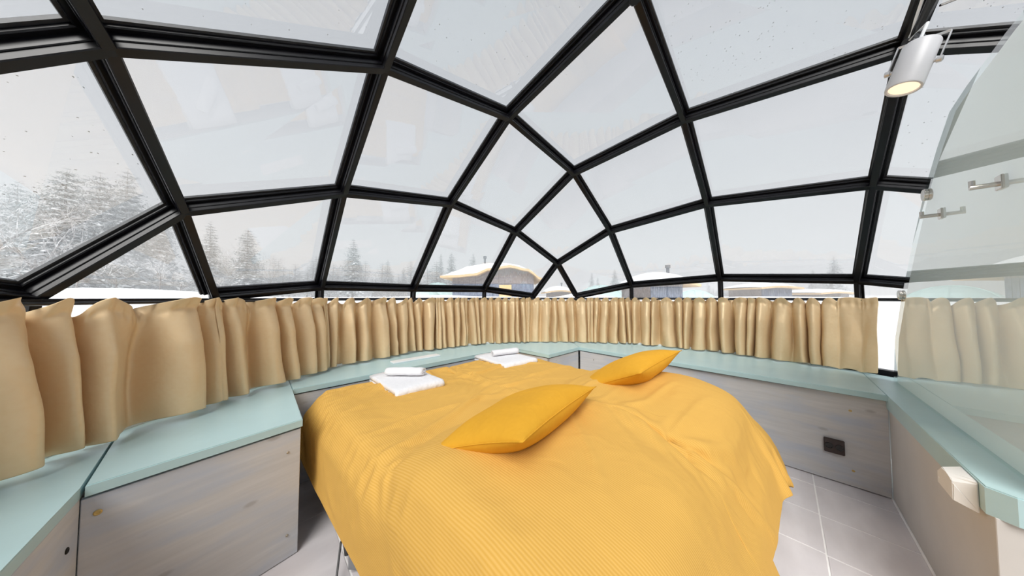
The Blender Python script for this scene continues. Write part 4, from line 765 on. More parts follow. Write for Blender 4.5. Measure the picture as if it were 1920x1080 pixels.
1,0,0,0,0,0,2,1,0,-1,0,0,0,0,1,0,-3,-2,-2,11,3,-1,-4,-7,3,0,-1,1,0,0,0,0,2,-1,-1,-2,1,1,0,0,0,0,0,0,0,0,0,0,0,-1,1,-1,1,0,-1,1,0,-1,1,0,-1,1,0,-1,0,0,-1,
0,0,0,-1,1,2,3,-4,0,1,0,0,-1,0,0,0,0,1,-2,1,-1,1,0,0,-1,1,-1,1,0,0,-1,1,-1,3,-3,1,-1,4,1,-5,-1,0,5,-4,3,-6,3,0,2,-2,1,0,3,-1,0,0,0,1,0,0,-1,0,-4,-1,2,1,
1,-2,1,1,0,-4,5,-1,0,-3,3,1,-7,2,3,5,-8,1,2,0,1,0,0,0,0,0,0,0,0,0,0,0,-1,1,0,-1,1,0,-1,1,0,-1,0,1,0,0,1,-2,-1,1,-1,-1,1,2,-1,0,0,4,-5,2,-1,0,0,0,0,-1,1,
0,-1,1,0,0,0,0,-1,1,0,0,-1,0,0,2,1,-3,0,2,4,-1,-6,0,4,-1,-2,-1,1,1,-1,1,0,2,0,1,0,0,-1,0,0,0,0,-5,4,-2,0,1,2,-2,3,-5,6,-3,0,0,2,-7,-1,10,2,-7,0,5,-5,0,
1,-1,1,0,1,-1,0,0,0,0,1,-1,0,0,-1,1,0,-1,1,0,-1,1,0,0,-1,1,0,0,1,-2,-2,3,-2,0,-1,4,-2,0,1,-1,3,-3,0,-1,1,0,-1,1,0,0,0,0,0,-1,1,0,0,0,0,-1,0,-1,1,0,3,-1,
-2,0,2,-2,-1,0,0,3,-1,-1,-2,3,0,0,3,0,-1,0,0,1,0,-1,0,0,-11,1,7,-6,5,2,-3,-1,8,-3,0,0,-1,-2,8,-4,2,1,5,-13,3,2,-2,0,1,0,0,0,1,0,0,0,0,-1,0,0,0,0,0,0,0,
-1,1,0,-1,1,0,0,-1,1,0,1,1,-3,-1,0,-1,4,-3,0,1,0,1,0,-1,0,0,-1,1,0,0,0,0,0,0,0,0,0,0,-1,0,1,1,-1,-1,0,0,0,-1,1,-1,1,3,1,-1,-5,4,2,-2,-1,0,0,0,3,0,-1,1,
0,-1,-2,1,0,-2,11,-4,6,-8,-13,6,7,-4,0,1,0,0,-2,6,-8,5,-4,3,4,2,-8,1,1,0,0,1,0,0,0,-1,0,0,0,0,0,0,1,0,-1,0,1,0,-2,1,0,-1,1,0,0,0,0,0,1,3,-6,0,-1,0,2,0,
-1,1,3,-4,2,-2,1,0,-1,1,0,0,0,0,0,0,1,-1,0,0,0,-1,0,1,1,-2,1,-1,0,1,-1,-1,5,-2,1,-1,8,-10,3,-1,0,-1,0,4,0,-1,-1,0,-1,3,-3,0,-19,0,23,0,9,-5,-18,7,7,-9,
-1,5,1,3,-3,0,6,-1,-7,3,1,1,-4,0,0,1,0,0,0,1,1,-2,0,0,0,1,0,-1,0,0,0,0,0,1,-2,1,0,0,0,0,0,0,0,0,-1,5,-6,-1,0,3,-2,1,0,2,-2,4,-4,-1,0,1,-1,0,1,0,0,0,1,-1,
0,0,0,0,0,0,0,0,0,-2,2,-1,0,2,-3,0,2,0,7,-8,9,-8,2,-1,-1,0,5,-1,2,-1,-3,-2,-4,5,-10,20,-17,-15,3,2,18,10,-19,3,11,-1,-10,-1,0,1,4,0,2,4,-4,-1,-1,1,1,-1,
0,0,0,1,-1,1,2,-2,0,0,-1,0,0,0,0,1,-1,0,0,2,-2,0,-1,1,1,-1,0,0,0,0,-1,6,-8,1,1,0,-1,1,1,1,-1,-1,0,0,-1,1,0,0,0,0,1,-1,0,1,-1,0,0,0,0,-1,-1,1,0,0,0,0,1,
0,0,0,0,0,6,-5,-1,0,1,-1,0,5,0,-1,1,0,1,-4,-2,10,-21,29,-4,-18,-4,-9,4,20,0,-4,-1,5,-1,-2,1,1,-8,2,0,-3,1,3,0,0,0,1,0,0,-1,1,-1,1,0,0,-1,0,0,0,0,1,-1,0,
0,0,0,1,-1,0,0,-1,1,0,0,0,0,0,-1,8,-8,-2,4,-1,-1,0,4,-5,2,-1,0,0,0,0,0,1,0,-1,1,-1,0,0,0,0,0,-1,1,1,0,-2,-1,3,-2,0,3,-1,0,-1,0,1,-7,6,-1,0,1,0,4,1,0,-2,
3,-1,5,-5,-2,13,-30,6,25,-4,-6,-8,-13,1,3,8,1,2,3,-2,-2,5,-8,2,-4,6,-3,4,0,0,-1,0,0,0,0,1,0,2,-3,0,1,-1,0,0,0,0,0,0,1,-1,0,2,-1,-2,1,0,0,0,0,1,-1,0,-1,
0,0,0,0,1,0,1,-2,6,-7,0,0,1,0,0,0,0,1,-1,1,-1,0,0,0,1,0,0,-1,0,1,-3,1,1,-1,-1,1,0,1,-1,0,11,-6,-2,-1,-1,0,5,0,1,1,-1,1,-1,4,0,-4,-6,5,-1,6,4,1,0,-13,-6,
-7,1,1,1,3,6,-1,3,-5,3,-4,7,-3,0,0,0,0,-1,1,0,0,0,0,3,-1,-3,1,1,0,-1,0,0,1,-1,0,0,0,2,0,-2,-1,1,0,0,0,0,0,1,-1,2,-3,2,-1,-1,1,2,-2,0,-1,0,1,0,0,0,0,-1,
0,0,0,1,0,-1,0,1,0,1,-2,2,-4,0,1,1,2,-1,-1,0,0,0,1,4,0,-5,0,0,6,-1,0,0,1,-1,2,0,0,-5,-1,5,-11,0,1,2,1,15,0,-2,-7,-3,-2,-2,-2,-1,0,0,4,5,-6,4,-1,1,-1,0,
0,0,0,0,0,0,1,-1,2,-1,-1,0,0,1,0,-1,0,0,0,0,-1,2,0,-1,-1,1,0,0,1,0,0,-1,-1,1,0,0,0,-1,5,-6,8,-7,-1,2,0,0,0,-1,0,0,0,0,0,1,0,-1,0,0,0,3,-3,0,0,0,0,-1,1,
1,-2,1,0,0,4,0,4,-8,0,5,1,0,0,-1,3,-1,0,0,-5,-2,-7,2,4,3,1,2,-10,6,4,5,1,0,-2,0,0,-1,-2,-5,-3,3,0,0,0,0,0,0,0,0,0,0,1,-1,4,-4,0,0,0,1,-1,0,0,0,1,0,-1,0,
0,2,0,-2,-1,1,0,0,0,1,-1,0,1,-1,-1,1,0,0,2,-1,1,-1,-2,1,0,-1,0,0,0,0,1,0,-1,1,0,-1,1,0,-1,0,0,-1,1,-1,0,0,1,1,-2,1,0,0,3,-6,3,0,6,0,-1,1,0,-1,1,0,-1,-4,
0,-4,1,-6,-1,0,1,4,-3,-1,0,1,1,2,-1,1,0,2,3,1,0,-1,0,0,0,0,1,-1,0,0,0,0,1,-1,4,-2,-2,1,-1,0,0,1,0,-1,0,0,0,-1,0,2,2,-3,-1,0,1,1,0,-1,-1,0,1,0,-1,1,0,5,
-6,6,-8,2,1,-1,1,0,0,0,0,-2,1,0,0,0,1,-1,0,0,0,-1,1,-1,0,0,1,-1,0,1,-1,0,1,0,-2,2,0,6,0,0,0,0,0,0,0,-1,-5,0,1,-1,4,2,3,-1,1,-1,0,-1,0,0,-2,2,-1,0,-2,-2,
-1,1,0,0,0,-1,1,-1,0,0,0,0,0,0,0,0,3,0,-3,0,1,0,-1,0,1,0,0,-1,1,-1,-1,1,3,-4,1,-1,0,2,-2,1,0,-1,1,0,-1,1,1,-1,1,-4,1,2,0,-1,0,0,1,-1,0,-1,1,0,0,0,0,0,1,
-2,1,-1,0,0,1,-1,0,2,-1,0,0,-1,1,-1,1,0,7,0,0,0,0,0,0,0,-3,-3,-1,7,2,0,-2,-5,-2,0,1,0,1,-1,-1,1,-2,0,0,1,1,-2,1,1,1,0,1,-1,0,0,0,0,0,0,-1,0,1,0,2,0,-2,
-1,0,1,0,-1,1,0,1,-2,0,1,-2,0,5,-6,2,0,1,4,-6,1,0,-1,1,0,0,0,6,-8,4,-3,0,0,1,0,0,-1,0,0,0,-1,1,0,0,0,1,-1,0,-1,0,1,0,-1,0,1,-1,2,-1,0,0,0,-1,1,0,8,-1,0,
0,0,0,0,1,-4,-8,5,1,1,-2,-1,0,1,0,0,0,0,0,0,0,2,0,-1,-1,-1,7,-6,2,-1,1,-1,1,0,-1,0,0,0,-1,1,0,-1,1,0,2,0,-2,0,-1,1,0,0,0,-1,1,0,-1,1,0,-1,-3,1,2,1,0,-2,
0,0,1,-1,1,0,0,2,-3,10,-10,0,1,0,-1,0,1,-1,0,0,0,0,0,0,0,0,0,0,0,0,-1,0,0,0,0,0,0,1,0,0,-1,2,-1,0,7,0,0,0,0,0,0,0,-5,-3,4,0,-2,0,-1,0,0,1,-2,1,0,0,0,0,
-2,1,2,3,-1,-1,0,2,-2,2,-1,0,1,0,-2,0,0,0,0,0,0,-1,0,1,2,0,-2,0,0,0,0,0,1,-1,-2,1,0,-1,-1,1,-1,2,1,-2,1,0,0,-1,1,-1,0,1,1,2,-2,2,-3,-1,0,0,0,0,3,-1,-2,
0,0,0,0,1,-1,0,-1,1,0,0,-1,0,0,0,0,0,0,0,0,1,1,-1,0,7,0,0,0,0,0,0,0,-7,0,3,-1,-2,0,0,1,-1,-3,5,-1,0,0,0,-1,4,2,0,-2,0,-5,4,-1,2,-2,3,-1,-1,1,1,-2,-1,0,
0,0,0,0,0,-1,0,3,0,-2,0,0,-1,1,0,0,2,-2,0,0,-3,2,-1,1,-2,0,2,-1,0,0,0,1,0,-1,0,6,-5,11,-10,1,-2,1,0,-2,0,2,1,-3,0,0,0,0,0,0,0,0,-1,0,1,0,-1,0,0,-1,1,0,
-3,-2,8,-2,0,7,0,0,0,0,0,0,-2,-4,-1,2,-2,1,-1,0,-4,2,6,-4,-4,1,1,2,1,1,0,0,0,0,-3,4,-3,5,-2,1,0,0,0,0,2,-3,0,-1,0,0,0,0,0,0,-1,2,1,-2,0,0,0,0,1,-1,-1,1,
0,0,4,-6,3,-4,0,2,-1,0,1,-1,-1,0,0,0,2,1,-3,14,-12,-1,1,1,-1,0,-1,1,2,-3,0,0,0,0,0,0,1,1,-1,-2,-1,1,-1,0,0,-1,0,2,3,-8,6,0,7,0,0,0,0,0,0,-1,-6,0,2,-2,-2,
1,-3,8,-1,-10,2,9,-1,0,-4,2,0,0,1,0,0,3,-8,12,-8,5,-4,2,1,-1,1,-2,3,-2,-1,-1,0,0,0,1,-1,-1,1,1,0,-1,0,-1,1,0,1,2,-3,1,-1,-3,8,-4,-4,1,1,-1,1,-1,0,0,0,-1,
-1,2,1,1,-4,2,3,-2,-2,3,-2,1,-1,1,1,-1,0,-1,0,0,0,0,0,0,0,1,0,0,0,1,0,0,0,-1,8,-9,0,7,0,1,-1,0,0,1,-3,-5,1,3,-7,3,-3,8,-9,-3,12,1,-5,0,-1,2,-1,0,1,0,0,
2,-3,6,-13,14,-4,4,-5,1,1,-1,1,-1,2,-2,-1,0,0,-1,-1,2,1,-3,0,2,0,-1,1,-1,0,0,0,3,-2,1,-1,0,-3,1,-1,3,-2,-1,0,0,0,-1,1,-2,-1,5,0,-2,8,-7,1,0,-2,1,0,0,-2,
1,1,-1,0,0,0,1,0,0,1,1,-2,0,0,0,0,0,0,1,0,-5,3,0,7,1,-1,0,1,0,-1,-4,-3,0,-3,4,-2,6,-5,3,-2,1,-5,0,1,0,1,2,0,0,0,0,0,0,0,8,-13,10,0,2,-6,1,0,0,2,-2,3,-1,
-2,-1,1,-1,0,0,2,-2,-1,1,1,-1,0,1,0,0,-1,0,1,2,-1,-2,-2,0,2,-1,0,0,0,0,-1,-1,2,-1,-3,3,1,1,-1,0,1,0,-2,0,-1,0,0,0,1,0,0,0,0,0,1,0,1,1,-2,0,0,-1,1,0,0,-1,
-2,2,0,8,-1,0,0,0,0,0,-4,-2,-1,0,2,1,-4,-3,0,4,-1,5,0,-1,0,-1,-1,0,0,-1,1,0,0,-1,0,9,-13,4,3,4,-5,1,0,-1,2,-1,2,0,-1,-1,0,-1,0,0,2,-1,0,0,0,-1,0,0,-1,0,
2,1,0,-2,0,-1,-1,2,-1,-1,1,0,-2,1,0,-1,1,0,-1,4,-3,5,-5,0,1,1,-3,1,2,-3,0,1,0,0,0,0,3,-2,0,0,0,1,-2,1,0,-1,0,0,0,-2,2,0,7,0,0,1,-1,0,0,-4,-3,1,0,0,0,-3,
6,2,2,-11,-2,2,1,1,1,1,0,-1,1,-1,0,0,3,-6,-1,9,-8,1,2,4,-3,1,1,-1,0,2,2,-1,-1,0,-1,-1,0,0,2,-3,1,0,1,-1,1,1,-2,1,3,-3,-2,0,0,1,-2,3,-1,-2,0,1,0,0,-2,0,
1,0,0,0,2,-1,0,0,-2,1,1,0,2,-3,-1,0,1,-3,6,2,-3,0,1,-1,-1,2,-3,0,0,-1,0,0,1,0,0,7,0,0,0,0,0,0,-6,-1,1,-1,0,0,3,-2,-3,0,8,0,-2,-1,-1,-1,0,0,0,-1,1,0,0,-3,
7,2,0,3,-8,-3,1,3,-1,5,3,-4,-1,0,3,-2,-1,0,0,-2,0,-3,2,-5,2,4,3,-3,-1,4,0,-2,0,-3,0,-1,0,1,3,-3,-1,-1,1,0,0,-1,0,2,-1,0,2,0,2,-4,0,3,1,-5,1,-3,3,0,1,-1,
0,0,1,4,-3,-5,2,2,-2,0,0,-1,0,0,1,1,0,0,7,0,0,0,0,1,-2,-5,1,0,-1,-1,0,1,-1,2,1,-3,1,0,0,-1,1,0,-1,0,1,-1,0,0,5,-2,-2,0,2,6,2,-7,9,-4,-3,-1,5,-6,0,-1,3,
0,-1,0,1,-3,-1,1,3,-6,-3,1,3,3,2,-3,-3,4,-2,-2,1,0,0,1,-1,1,1,-2,0,-1,5,-3,-2,0,0,1,-1,-2,3,0,-4,0,4,-1,2,-2,0,-1,0,3,-1,-1,-5,1,3,0,-2,1,2,-2,0,2,-3,0,
4,-1,0,7,0,0,0,0,0,0,-6,-1,1,-2,2,-1,0,0,1,-1,1,-1,0,0,1,-1,1,0,-1,0,1,0,1,1,0,2,1,-3,-2,4,11,-12,9,-10,0,1,5,-6,1,-1,2,0,0,-1,2,1,-6,1,4,-1,-3,-2,7,-8,
-4,3,1,2,0,0,0,0,-2,3,1,-2,0,-1,1,-1,1,0,0,-1,-1,1,1,1,-1,0,1,1,-4,2,3,-3,-2,0,0,1,-5,5,2,0,0,-1,-1,-1,2,0,-2,2,-4,4,-1,0,6,1,0,-1,1,-10,3,1,0,0,-1,0,1,
-1,0,0,1,0,0,0,0,0,0,0,0,0,0,0,1,1,0,1,-1,-2,2,6,2,-6,1,-7,6,-2,-3,0,5,-2,1,-1,0,0,1,-1,1,5,-2,-1,-1,-3,0,-11,3,5,-1,0,4,0,1,-1,-2,1,2,-2,1,1,-1,-1,-1,
0,1,-1,0,0,-2,4,-1,-1,3,-1,-2,3,-1,-3,2,1,-2,-1,-1,4,-1,-1,-1,-1,1,1,0,-2,0,0,-1,3,-1,1,0,18,0,0,2,-2,0,0,1,1,-1,4,9,-12,-2,0,0,0,22,9,19,3,9,11,12,11,
11,10,11,11,10,11,7,3,3,5,5,6,6,5,1,1,3,2,2,0,-1,-1,0,-2,-2,-2,-2,-2,-1,-1,-1,0,0,0,-1,0,-1,-1,-1,-1,-1,-1,-1,0,-1,-1,0,-1,-1,0,-1,0,-1,0,0,0,0,0,1,1,1,
1,1,1,1,1,1,1,2,2,2,2,3,2,3,4,4,5,6,8,8,9,10,11,21,21,23,8,0,0,4,-6,2,2,2,5,-13,1,8,0,11,-1,-4,-11,7,0,8,-2,8,0,0,0,0,0,1,-1,0,0,0,2,1,0,-1,0,0,0,0,0,1,
-1,1,-1,0,0,1,-1,1,-1,0,0,0,0,0,1,0,0,-1,1,-1,1,0,0,0,0,0,0,-1,0,1,-1,0,1,-1,1,-1,1,-1,0,0,0,0,0,0,0,0,0,0,0,0,0,0,0,-1,0,0,-2,0,-1,-2,-2,-3,-1,-3,-2,-1,
-1,6,-1,-2,-17,-1,0,2,-6,4,10,-4,9,-21,10,1,-13,-13,1,3,6,12,5,-1,3,3,9,1,1,-1,0,0,0,0,0,0,0,1,1,0,0,0,0,0,0,0,0,1,-1,1,-1,1,-1,1,-1,1,-2,1,0,1,0,0,0,0,
0,0,0,-1,0,0,0,0,0,0,1,0,-1,0,1,-1,1,-1,1,-1,1,-1,0,0,1,-1,0,0,0,1,0,0,-1,0,1,-1,1,-1,0,0,0,0,0,0,1,-2,-1,-2,-4,4,-4,-25,3,-16,6,0,-2,2,0,4,9,-17,14,13,
0,0,-7,-7,-8,1,11,3,-4,0,0,0,9,-1,1,0,0,0,0,-1,1,0,0,2,0,0,0,-1,1,0,1,0,-1,1,-1,1,-1,1,-1,1,-3,3,-1,1,0,0,0,0,0,0,0,0,0,0,0,0,0,0,0,-1,0,0,1,-1,1,-1,1,
-1,1,-1,1,-1,0,-1,1,0,1,0,-1,0,0,1,0,-1,0,0,0,0,1,-1,0,0,0,0,-1,0,1,-2,-3,-13,6,-20,17,-5,0,5,-5,-1,-11,10,11,6,-7,2,1,10,-4,4,-2,-6,1,0,-2,0,0,1,6,1,1,
0,0,0,0,0,0,0,2,0,-1,0,1,-1,1,1,-1,1,-1,1,-1,1,-1,1,-3,3,-1,1,-1,0,1,0,-1,0,1,-1,0,0,0,0,0,0,0,0,0,0,1,-1,1,-1,1,-1,0,0,1,-1,0,0,0,1,0,-1,0,0,0,0,0,0,1,
0,-1,1,-1,0,1,0,0,0,-1,1,-1,-1,1,-7,3,5,-1,-3,-1,0,-5,13,5,-15,-17,-2,-1,2,3,-6,15,24,7,0,-1,-8,-1,0,-1,0,0,3,3,2,0,1,0,1,-1,-1,1,1,1,0,0,0,0,0,-3,3,0,
0,0,0,0,1,-3,2,0,0,0,0,0,0,0,1,-1,0,1,0,0,0,0,0,0,0,-1,1,0,-1,1,-1,1,-1,0,1,-1,0,1,0,0,0,-1,0,1,0,0,0,0,0,0,-1,0,1,-1,0,0,0,0,0,0,0,0,0,0,0,1,-1,-2,2,-1,
-1,0,0,-8,0,18,-10,4,-11,-7,-6,7,-5,3,19,19,0,-5,-2,-2,-1,-1,0,0,4,2,3,0,1,-1,0,0,0,0,2,0,0,-1,1,0,0,0,0,1,-1,1,-1,-1,2,0,0,0,-1,1,-1,-1,1,0,1,0,0,0,0,
0,0,0,0,-1,1,0,0,1,-1,1,0,0,1,-1,1,0,-1,1,0,0,0,0,-2,0,0,0,0,0,0,0,0,-1,1,0,0,0,0,0,0,-1,0,1,-1,0,0,0,-1,1,0,-3,0,0,0,4,-14,10,-7,7,7,-6,-3,-8,6,1,3,11,
9,-2,-2,-1,-1,-1,-1,1,4,1,3,0,1,0,0,-1,0,2,0,-2,2,-1,1,-1,1,1,-1,0,0,1,-1,0,0,0,1,-1,0,1,0,-1,1,0,0,0,1,0,-1,0,0,-1,1,0,0,1,-1,1,0,-1,0,-1,1,0,0,1,-1,0,
1,-1,0,0,0,0,0,-1,0,0,0,1,0,0,1,0,0,0,-1,0,0,-1,-1,1,1,-1,1,-1,0,1,0,0,0,6,-14,8,3,-3,7,-13,6,2,-2,-3,0,1,0,11,2,5,-2,0,0,0,-2,0,6,-2,5,0,0,0,0,1,1,0,-1,
0,0,0,1,-3,3,4,2,3,2,2,1,2,-1,-3,1,-1,-4,-3,-6,0,1,1,1,-1,0,0,0,-1,0,0,1,0,0,1,-1,0,0,0,0,-1,0,0,0,1,0,-1,1,-1,1,0,-1,0,1,-1,0,0,0,0,0,1,0,1,-1,1,-1,-1,
0,0,-1,1,0,-1,1,-1,0,-3,0,4,-10,11,-5,-3,10,-14,6,3,-2,2,-2,-3,-3,6,0,9,2,5,-2,0,0,0,-1,-1,7,-4,5,1,0,0,-1,1,2,0,-1,-5,6,6,3,-1,-2,1,0,0,1,1,-1,-1,3,0,
-1,2,1,4,-5,-5,-6,1,0,0,0,-1,1,0,0,0,0,-1,0,1,-1,-1,1,1,0,0,0,0,0,0,0,-1,1,-1,0,1,0,-1,0,0,0,0,1,0,-1,1,-1,1,-1,1,0,0,0,0,-2,-3,3,-2,-1,1,-4,0,-4,4,-5,
12,1,-15,7,1,-3,7,-3,2,1,-3,1,0,0,2,2,7,0,0,0,0,-1,-1,8,-5,6,1,-1,0,0,2,-1,0,9,-2,-2,1,-2,0,0,0,1,1,0,-3,3,-2,2,0,-1,1,0,2,3,2,-8,-3,0,0,-1,0,1,0,-1,0,
-2,2,1,-1,1,0,-1,1,0,-1,0,0,0,1,0,-1,1,0,-1,0,1,0,-1,0,-1,1,-1,-1,2,-2,2,0,-3,3,-3,2,-4,2,0,-1,1,0,0,-2,0,0,0,0,-7,4,3,0,0,5,-11,13,-4,-2,2,-2,0,0,0,1,
-1,4,3,2,2,1,1,-1,6,-4,5,1,-1,1,-8,13,1,-1,-6,5,-5,3,-1,0,1,-1,2,-4,4,-2,3,-1,-1,2,0,1,1,-1,1,4,-2,-8,1,0,-2,0,2,-1,1,-1,-2,3,0,1,-3,3,0,-3,4,0,-2,1,-1,
0,0,0,-1,1,-1,0,2,-2,-1,3,-4,4,-3,1,0,-3,4,-1,0,0,0,0,-3,5,-4,1,0,-1,-1,0,0,0,0,0,-6,10,-5,5,-9,4,-3,6,1,0,0,0,0,0,0,0,-2,1,2,0,1,1,1,0,6,0,3,2,-12,22,
-11,6,-5,0,1,0,0,0,1,-2,2,-2,1,1,0,0,-2,3,0,1,0,0,1,2,-2,2,5,-14,5,0,-2,-3,5,0,-2,0,1,1,-5,3,-2,3,0,-2,2,0,-1,0,0,1,-1,1,-1,1,-1,1,0,0,0,-1,1,0,-3,5,-2,
1,0,-2,4,-7,7,-2,0,2,1,-2,-3,-5,0,0,0,0,0,1,-5,9,-10,4,1,-1,2,3,-1,0,0,-1,0,0,1,0,-1,-1,1,1,0,-1,1,-1,2,6,-3,16,-5,1,-4,7,-3,0,1,-1,1,-1,0,0,-3,4,-3,3,
-3,2,1,0,1,0,0,0,2,-1,0,1,4,-14,8,-1,-1,-4,4,1,-1,0,-4,4,0,1,0,-1,0,1,-1,0,0,1,-1,1,-1,2,-2,1,1,-1,0,0,0,-1,4,-5,2,1,-1,3,-3,1,-1,0,2,-3,-3,-2,-7,8,0,0,
0,0,0,0,0,0,-4,5,0,0,1,0,-2,3,0,-1,1,0,0,-1,1,0,0,-1,0,1,0,1,1,0,0,12,2,-8,9,-4,1,3,-2,1,-1,1,-1,1,-2,3,-2,2,-3,2,0,0,1,0,0,1,1,-1,0,0,-1,2,2,-14,11,0,
-3,2,-1,0,0,-1,1,0,0,1,0,0,-1,0,0,1,-1,1,0,0,0,0,0,0,0,1,-1,1,-4,3,1,-1,1,-9,1,8,-9,8,-6,-8,-3,13,-15,15,-1,9,0,0,0,0,0,0,0,0,0,0,-1,4,-1,-1,2,0,0,0,0,
0,0,0,0,-1,1,0,0,0,0,0,2,-4,11,-1,4,-7,9,-4,6,-3,4,1,-1,0,0,0,-1,1,-2,1,0,1,0,0,0,0,1,0,-5,5,-1,-2,3,1,-5,1,-5,8,-15,15,-2,-1,1,0,2,0,-8,8,-2,-5,7,-1,-1,
1,-1,-1,1,-1,1,1,-7,7,-3,0,-3,2,-9,10,-13,5,0,5,-13,9,-9,9,-5,1,-5,9,-16,7,0,0,0,0,0,0,0,0,0,0,-1,1,1,-1,3,-1,2,-1,0,0,0,1,0,0,1,-2,0,-1,0,0,1,-2,12,-7,
-2,6,3,-4,3,-3,2,0,0,0,2,0,0,0,-1,2,1,0,0,0,0,0,1,0,-3,3,-2,0,1,0,0,9,-27,23,-19,12,-7,12,-15,14,0,-9,0,3,2,-5,7,-5,-2,2,-3,0,1,2,-4,4,-5,1,4,5,-13,9,-9,
3,-2,1,3,1,-2,-2,-4,9,-16,21,-10,-3,-4,6,-4,0,0,0,0,0,0,0,0,0,0,0,0,4,-2,0,0,0,2,-1,0,0,-1,0,-1,0,3,-1,-1,0,1,-1,-4,9,-3,4,-4,7,1,-2,0,-1,-1,-1,0,0,-1,
1,0,1,0,0,1,0,0,0,0,0,-2,5,-2,1,1,0,-1,1,0,-4,-2,1,-4,7,-4,-1,-3,-4,11,-6,7,-11,14,-14,0,8,-6,2,1,-1,1,-1,2,-1,6,-13,8,-2,-2,3,2,-3,2,-10,15,-4,-3,-1,-2,
1,-12,22,-16,4,0,-2,2,0,0,0,0,0,0,0,0,0,-1,3,0,0,0,0,0,0,1,0,-1,0,0,1,0,-1,1,0,-2,-1,1,10,-9,3,0,2,0,0,0,1,0,0,-1,1,-2,2,-1,0,0,1,1,1,0,0,0,0,0,0,-1,2,
-1,0,0,1,1,-2,6,-23,21,-11,2,1,-2,-2,2,-4,9,-11,3,2,0,1,-3,1,1,-1,2,-5,6,-8,10,-10,4,2,1,-5,4,-3,-4,8,-4,-8,12,0,-6,1,-1,0,-13,26,-8,7,-9,0,0,0,0,0,0,0,
0,0,2,0,-2,3,-1,1,0,0,0,0,0,0,0,0,0,-1,0,0,1,-1,-2,-2,8,-1,-3,3,1,0,0,0,-2,1,-1,1,-1,0,-2,0,1,0,0,0,0,1,0,1,0,0,1,-1,0,1,1,0,0,-1,-1,10,-14,-8,17,-17,9,
0,-1,-1,0,-1,0,1,1,-2,0,-3,5,-3,5,-6,1,-1,1,1,0,1,-1,12,-12,1,0,0,-5,7,-6,0,14,-8,-5,2,0,0,-14,25,-13,4,1,0,0,0,0,0,0,0,0,-1,-1,3,1,1,-1,0,1,0,0,0,0,-1,
0,0,1,0,0,0,1,2,-5,5,-1,1,-1,0,0,0,0,1,-1,0,-1,-1,0,0,-1,0,0,0,1,-1,0,1,0,0,1,2,0,-1,-1,0,1,0,1,-1,0,-1,-2,-11,7,3,1,-4,3,-1,-2,2,-1,2,-1,0,-2,-2,2,2,-2,
1,-1,1,-2,2,0,-2,5,12,-17,4,-3,1,-3,2,-4,9,8,-14,3,1,-1,2,-17,22,-7,0,0,0,0,0,0,0,0,0,-1,1,0,1,3,0,0,-1,0,0,0,0,0,0,0,-1,0,0,-1,4,-1,6,-5,0,0,1,0,-1,-1,
0,-1,0,0,0,0,0,0,0,0,0,0,0,0,0,0,0,0,0,-1,0,2,0,0,0,1,-1,0,-4,13,-11,-3,0,-1,9,-10,1,0,-1,0,1,1,7,-10,5,-3,7,-11,4,0,0,0,0,0,0,-3,4,-6,20,-17,4,-2,1,-1,
-3,3,9,5,-13,1,2,0,-1,-16,15,0,0,0,0,0,0,0,0,0,0,0,3,1,1,0,0,-1,-1,-1,0,0,1,0,-1,1,0,0,0,-1,2,6,-4,0,0,0,-1,0,-1,0,0,0,0,0,0,-1,0,1,-1,0,0,0,1,-1,0,-1,
1,0,-1,0,-1,0,0,0,0,3,-1,2,-2,-3,-2,-1,0,6,-2,-3,-1,-1,2,1,0,4,-4,-3,9,-11,3,1,0,0,1,-2,2,0,-4,1,8,-15,24,-15,2,0,0,-4,-2,8,-4,15,-13,3,-7,4,1,-2,0,0,0,
0,0,0,0,0,0,-1,1,4,0,-1,0,0,1,1,1,-1,1,0,0,1,0,-1,-1,1,-1,-1,2,0,0,0,-1,0,0,-1,-1,0,0,-1,0,0,1,0,-1,1,0,0,0,0,0,-1,1,0,0,0,-1,0,2,-3,2,-1,-2,6,-3,3,-6,
-1,-1,-4,8,2,-6,2,0,0,-1,-2,6,-2,0,-3,1,1,2,-1,0,-1,-2,2,1,-2,-7,10,-1,-13,25,-13,0,1,-3,-4,4,11,-16,18,-14,3,8,3,-13,1,0,0,0,0,0,0,0,0,0,0,3,-1,0,0,0,
0,-2,-1,1,-2,0,0,0,0,1,1,0,1,1,3,0,0,0,0,0,-1,0,0,-1,-1,1,0,0,-1,0,0,0,0,0,0,-1,1,0,0,0,0,-1,1,-1,2,-1,1,0,0,-3,7,-2,-3,-3,2,-8,5,8,-6,0,1,0,1,-7,7,-1,
1,-3,3,0,0,0,0,0,-1,0,0,-1,-4,0,11,-7,-12,24,-11,2,-2,-6,0,10,5,-20,19,-1,-16,-2,9,0,0,0,0,0,0,0,0,0,1,1,3,-1,-1,-2,0,-1,2,1,0,0,0,0,0,0,0,-1,-1,0,1,4,
-2,0,1,-1,0,-1,0,-1,0,0,-1,0,0,0,0,1,-1,1,-1,0,1,-1,1,-1,1,-1,1,-1,0,2,-1,-3,5,-1,-1,-2,4,1,-5,1,-5,-1,8,0,-3,0,0,0,-2,2,2,0,0,0,-1,-1,0,0,0,0,3,-3,0,0,
-9,10,0,-1,-12,22,-13,11,-5,-10,6,7,-5,-10,2,7,8,-9,0,0,0,0,0,0,0,0,0,-2,2,3,0,0,1,-1,1,-1,0,-1,2,-2,0,0,1,-1,0,2,0,-2,-1,4,0,-2,1,-1,1,-1,-1,0,0,0,-1,
0,0,0,0,0,-1,1,-1,0,0,0,1,-1,0,0,0,1,-6,12,-6,-3,7,-3,-1,3,-1,0,-5,1,-7,9,2,-4,1,0,1,-2,1,1,0,0,0,0,0,0,-1,0,1,-3,7,-5,0,-1,-8,18,-10,5,-14,18,-16,19,-7,
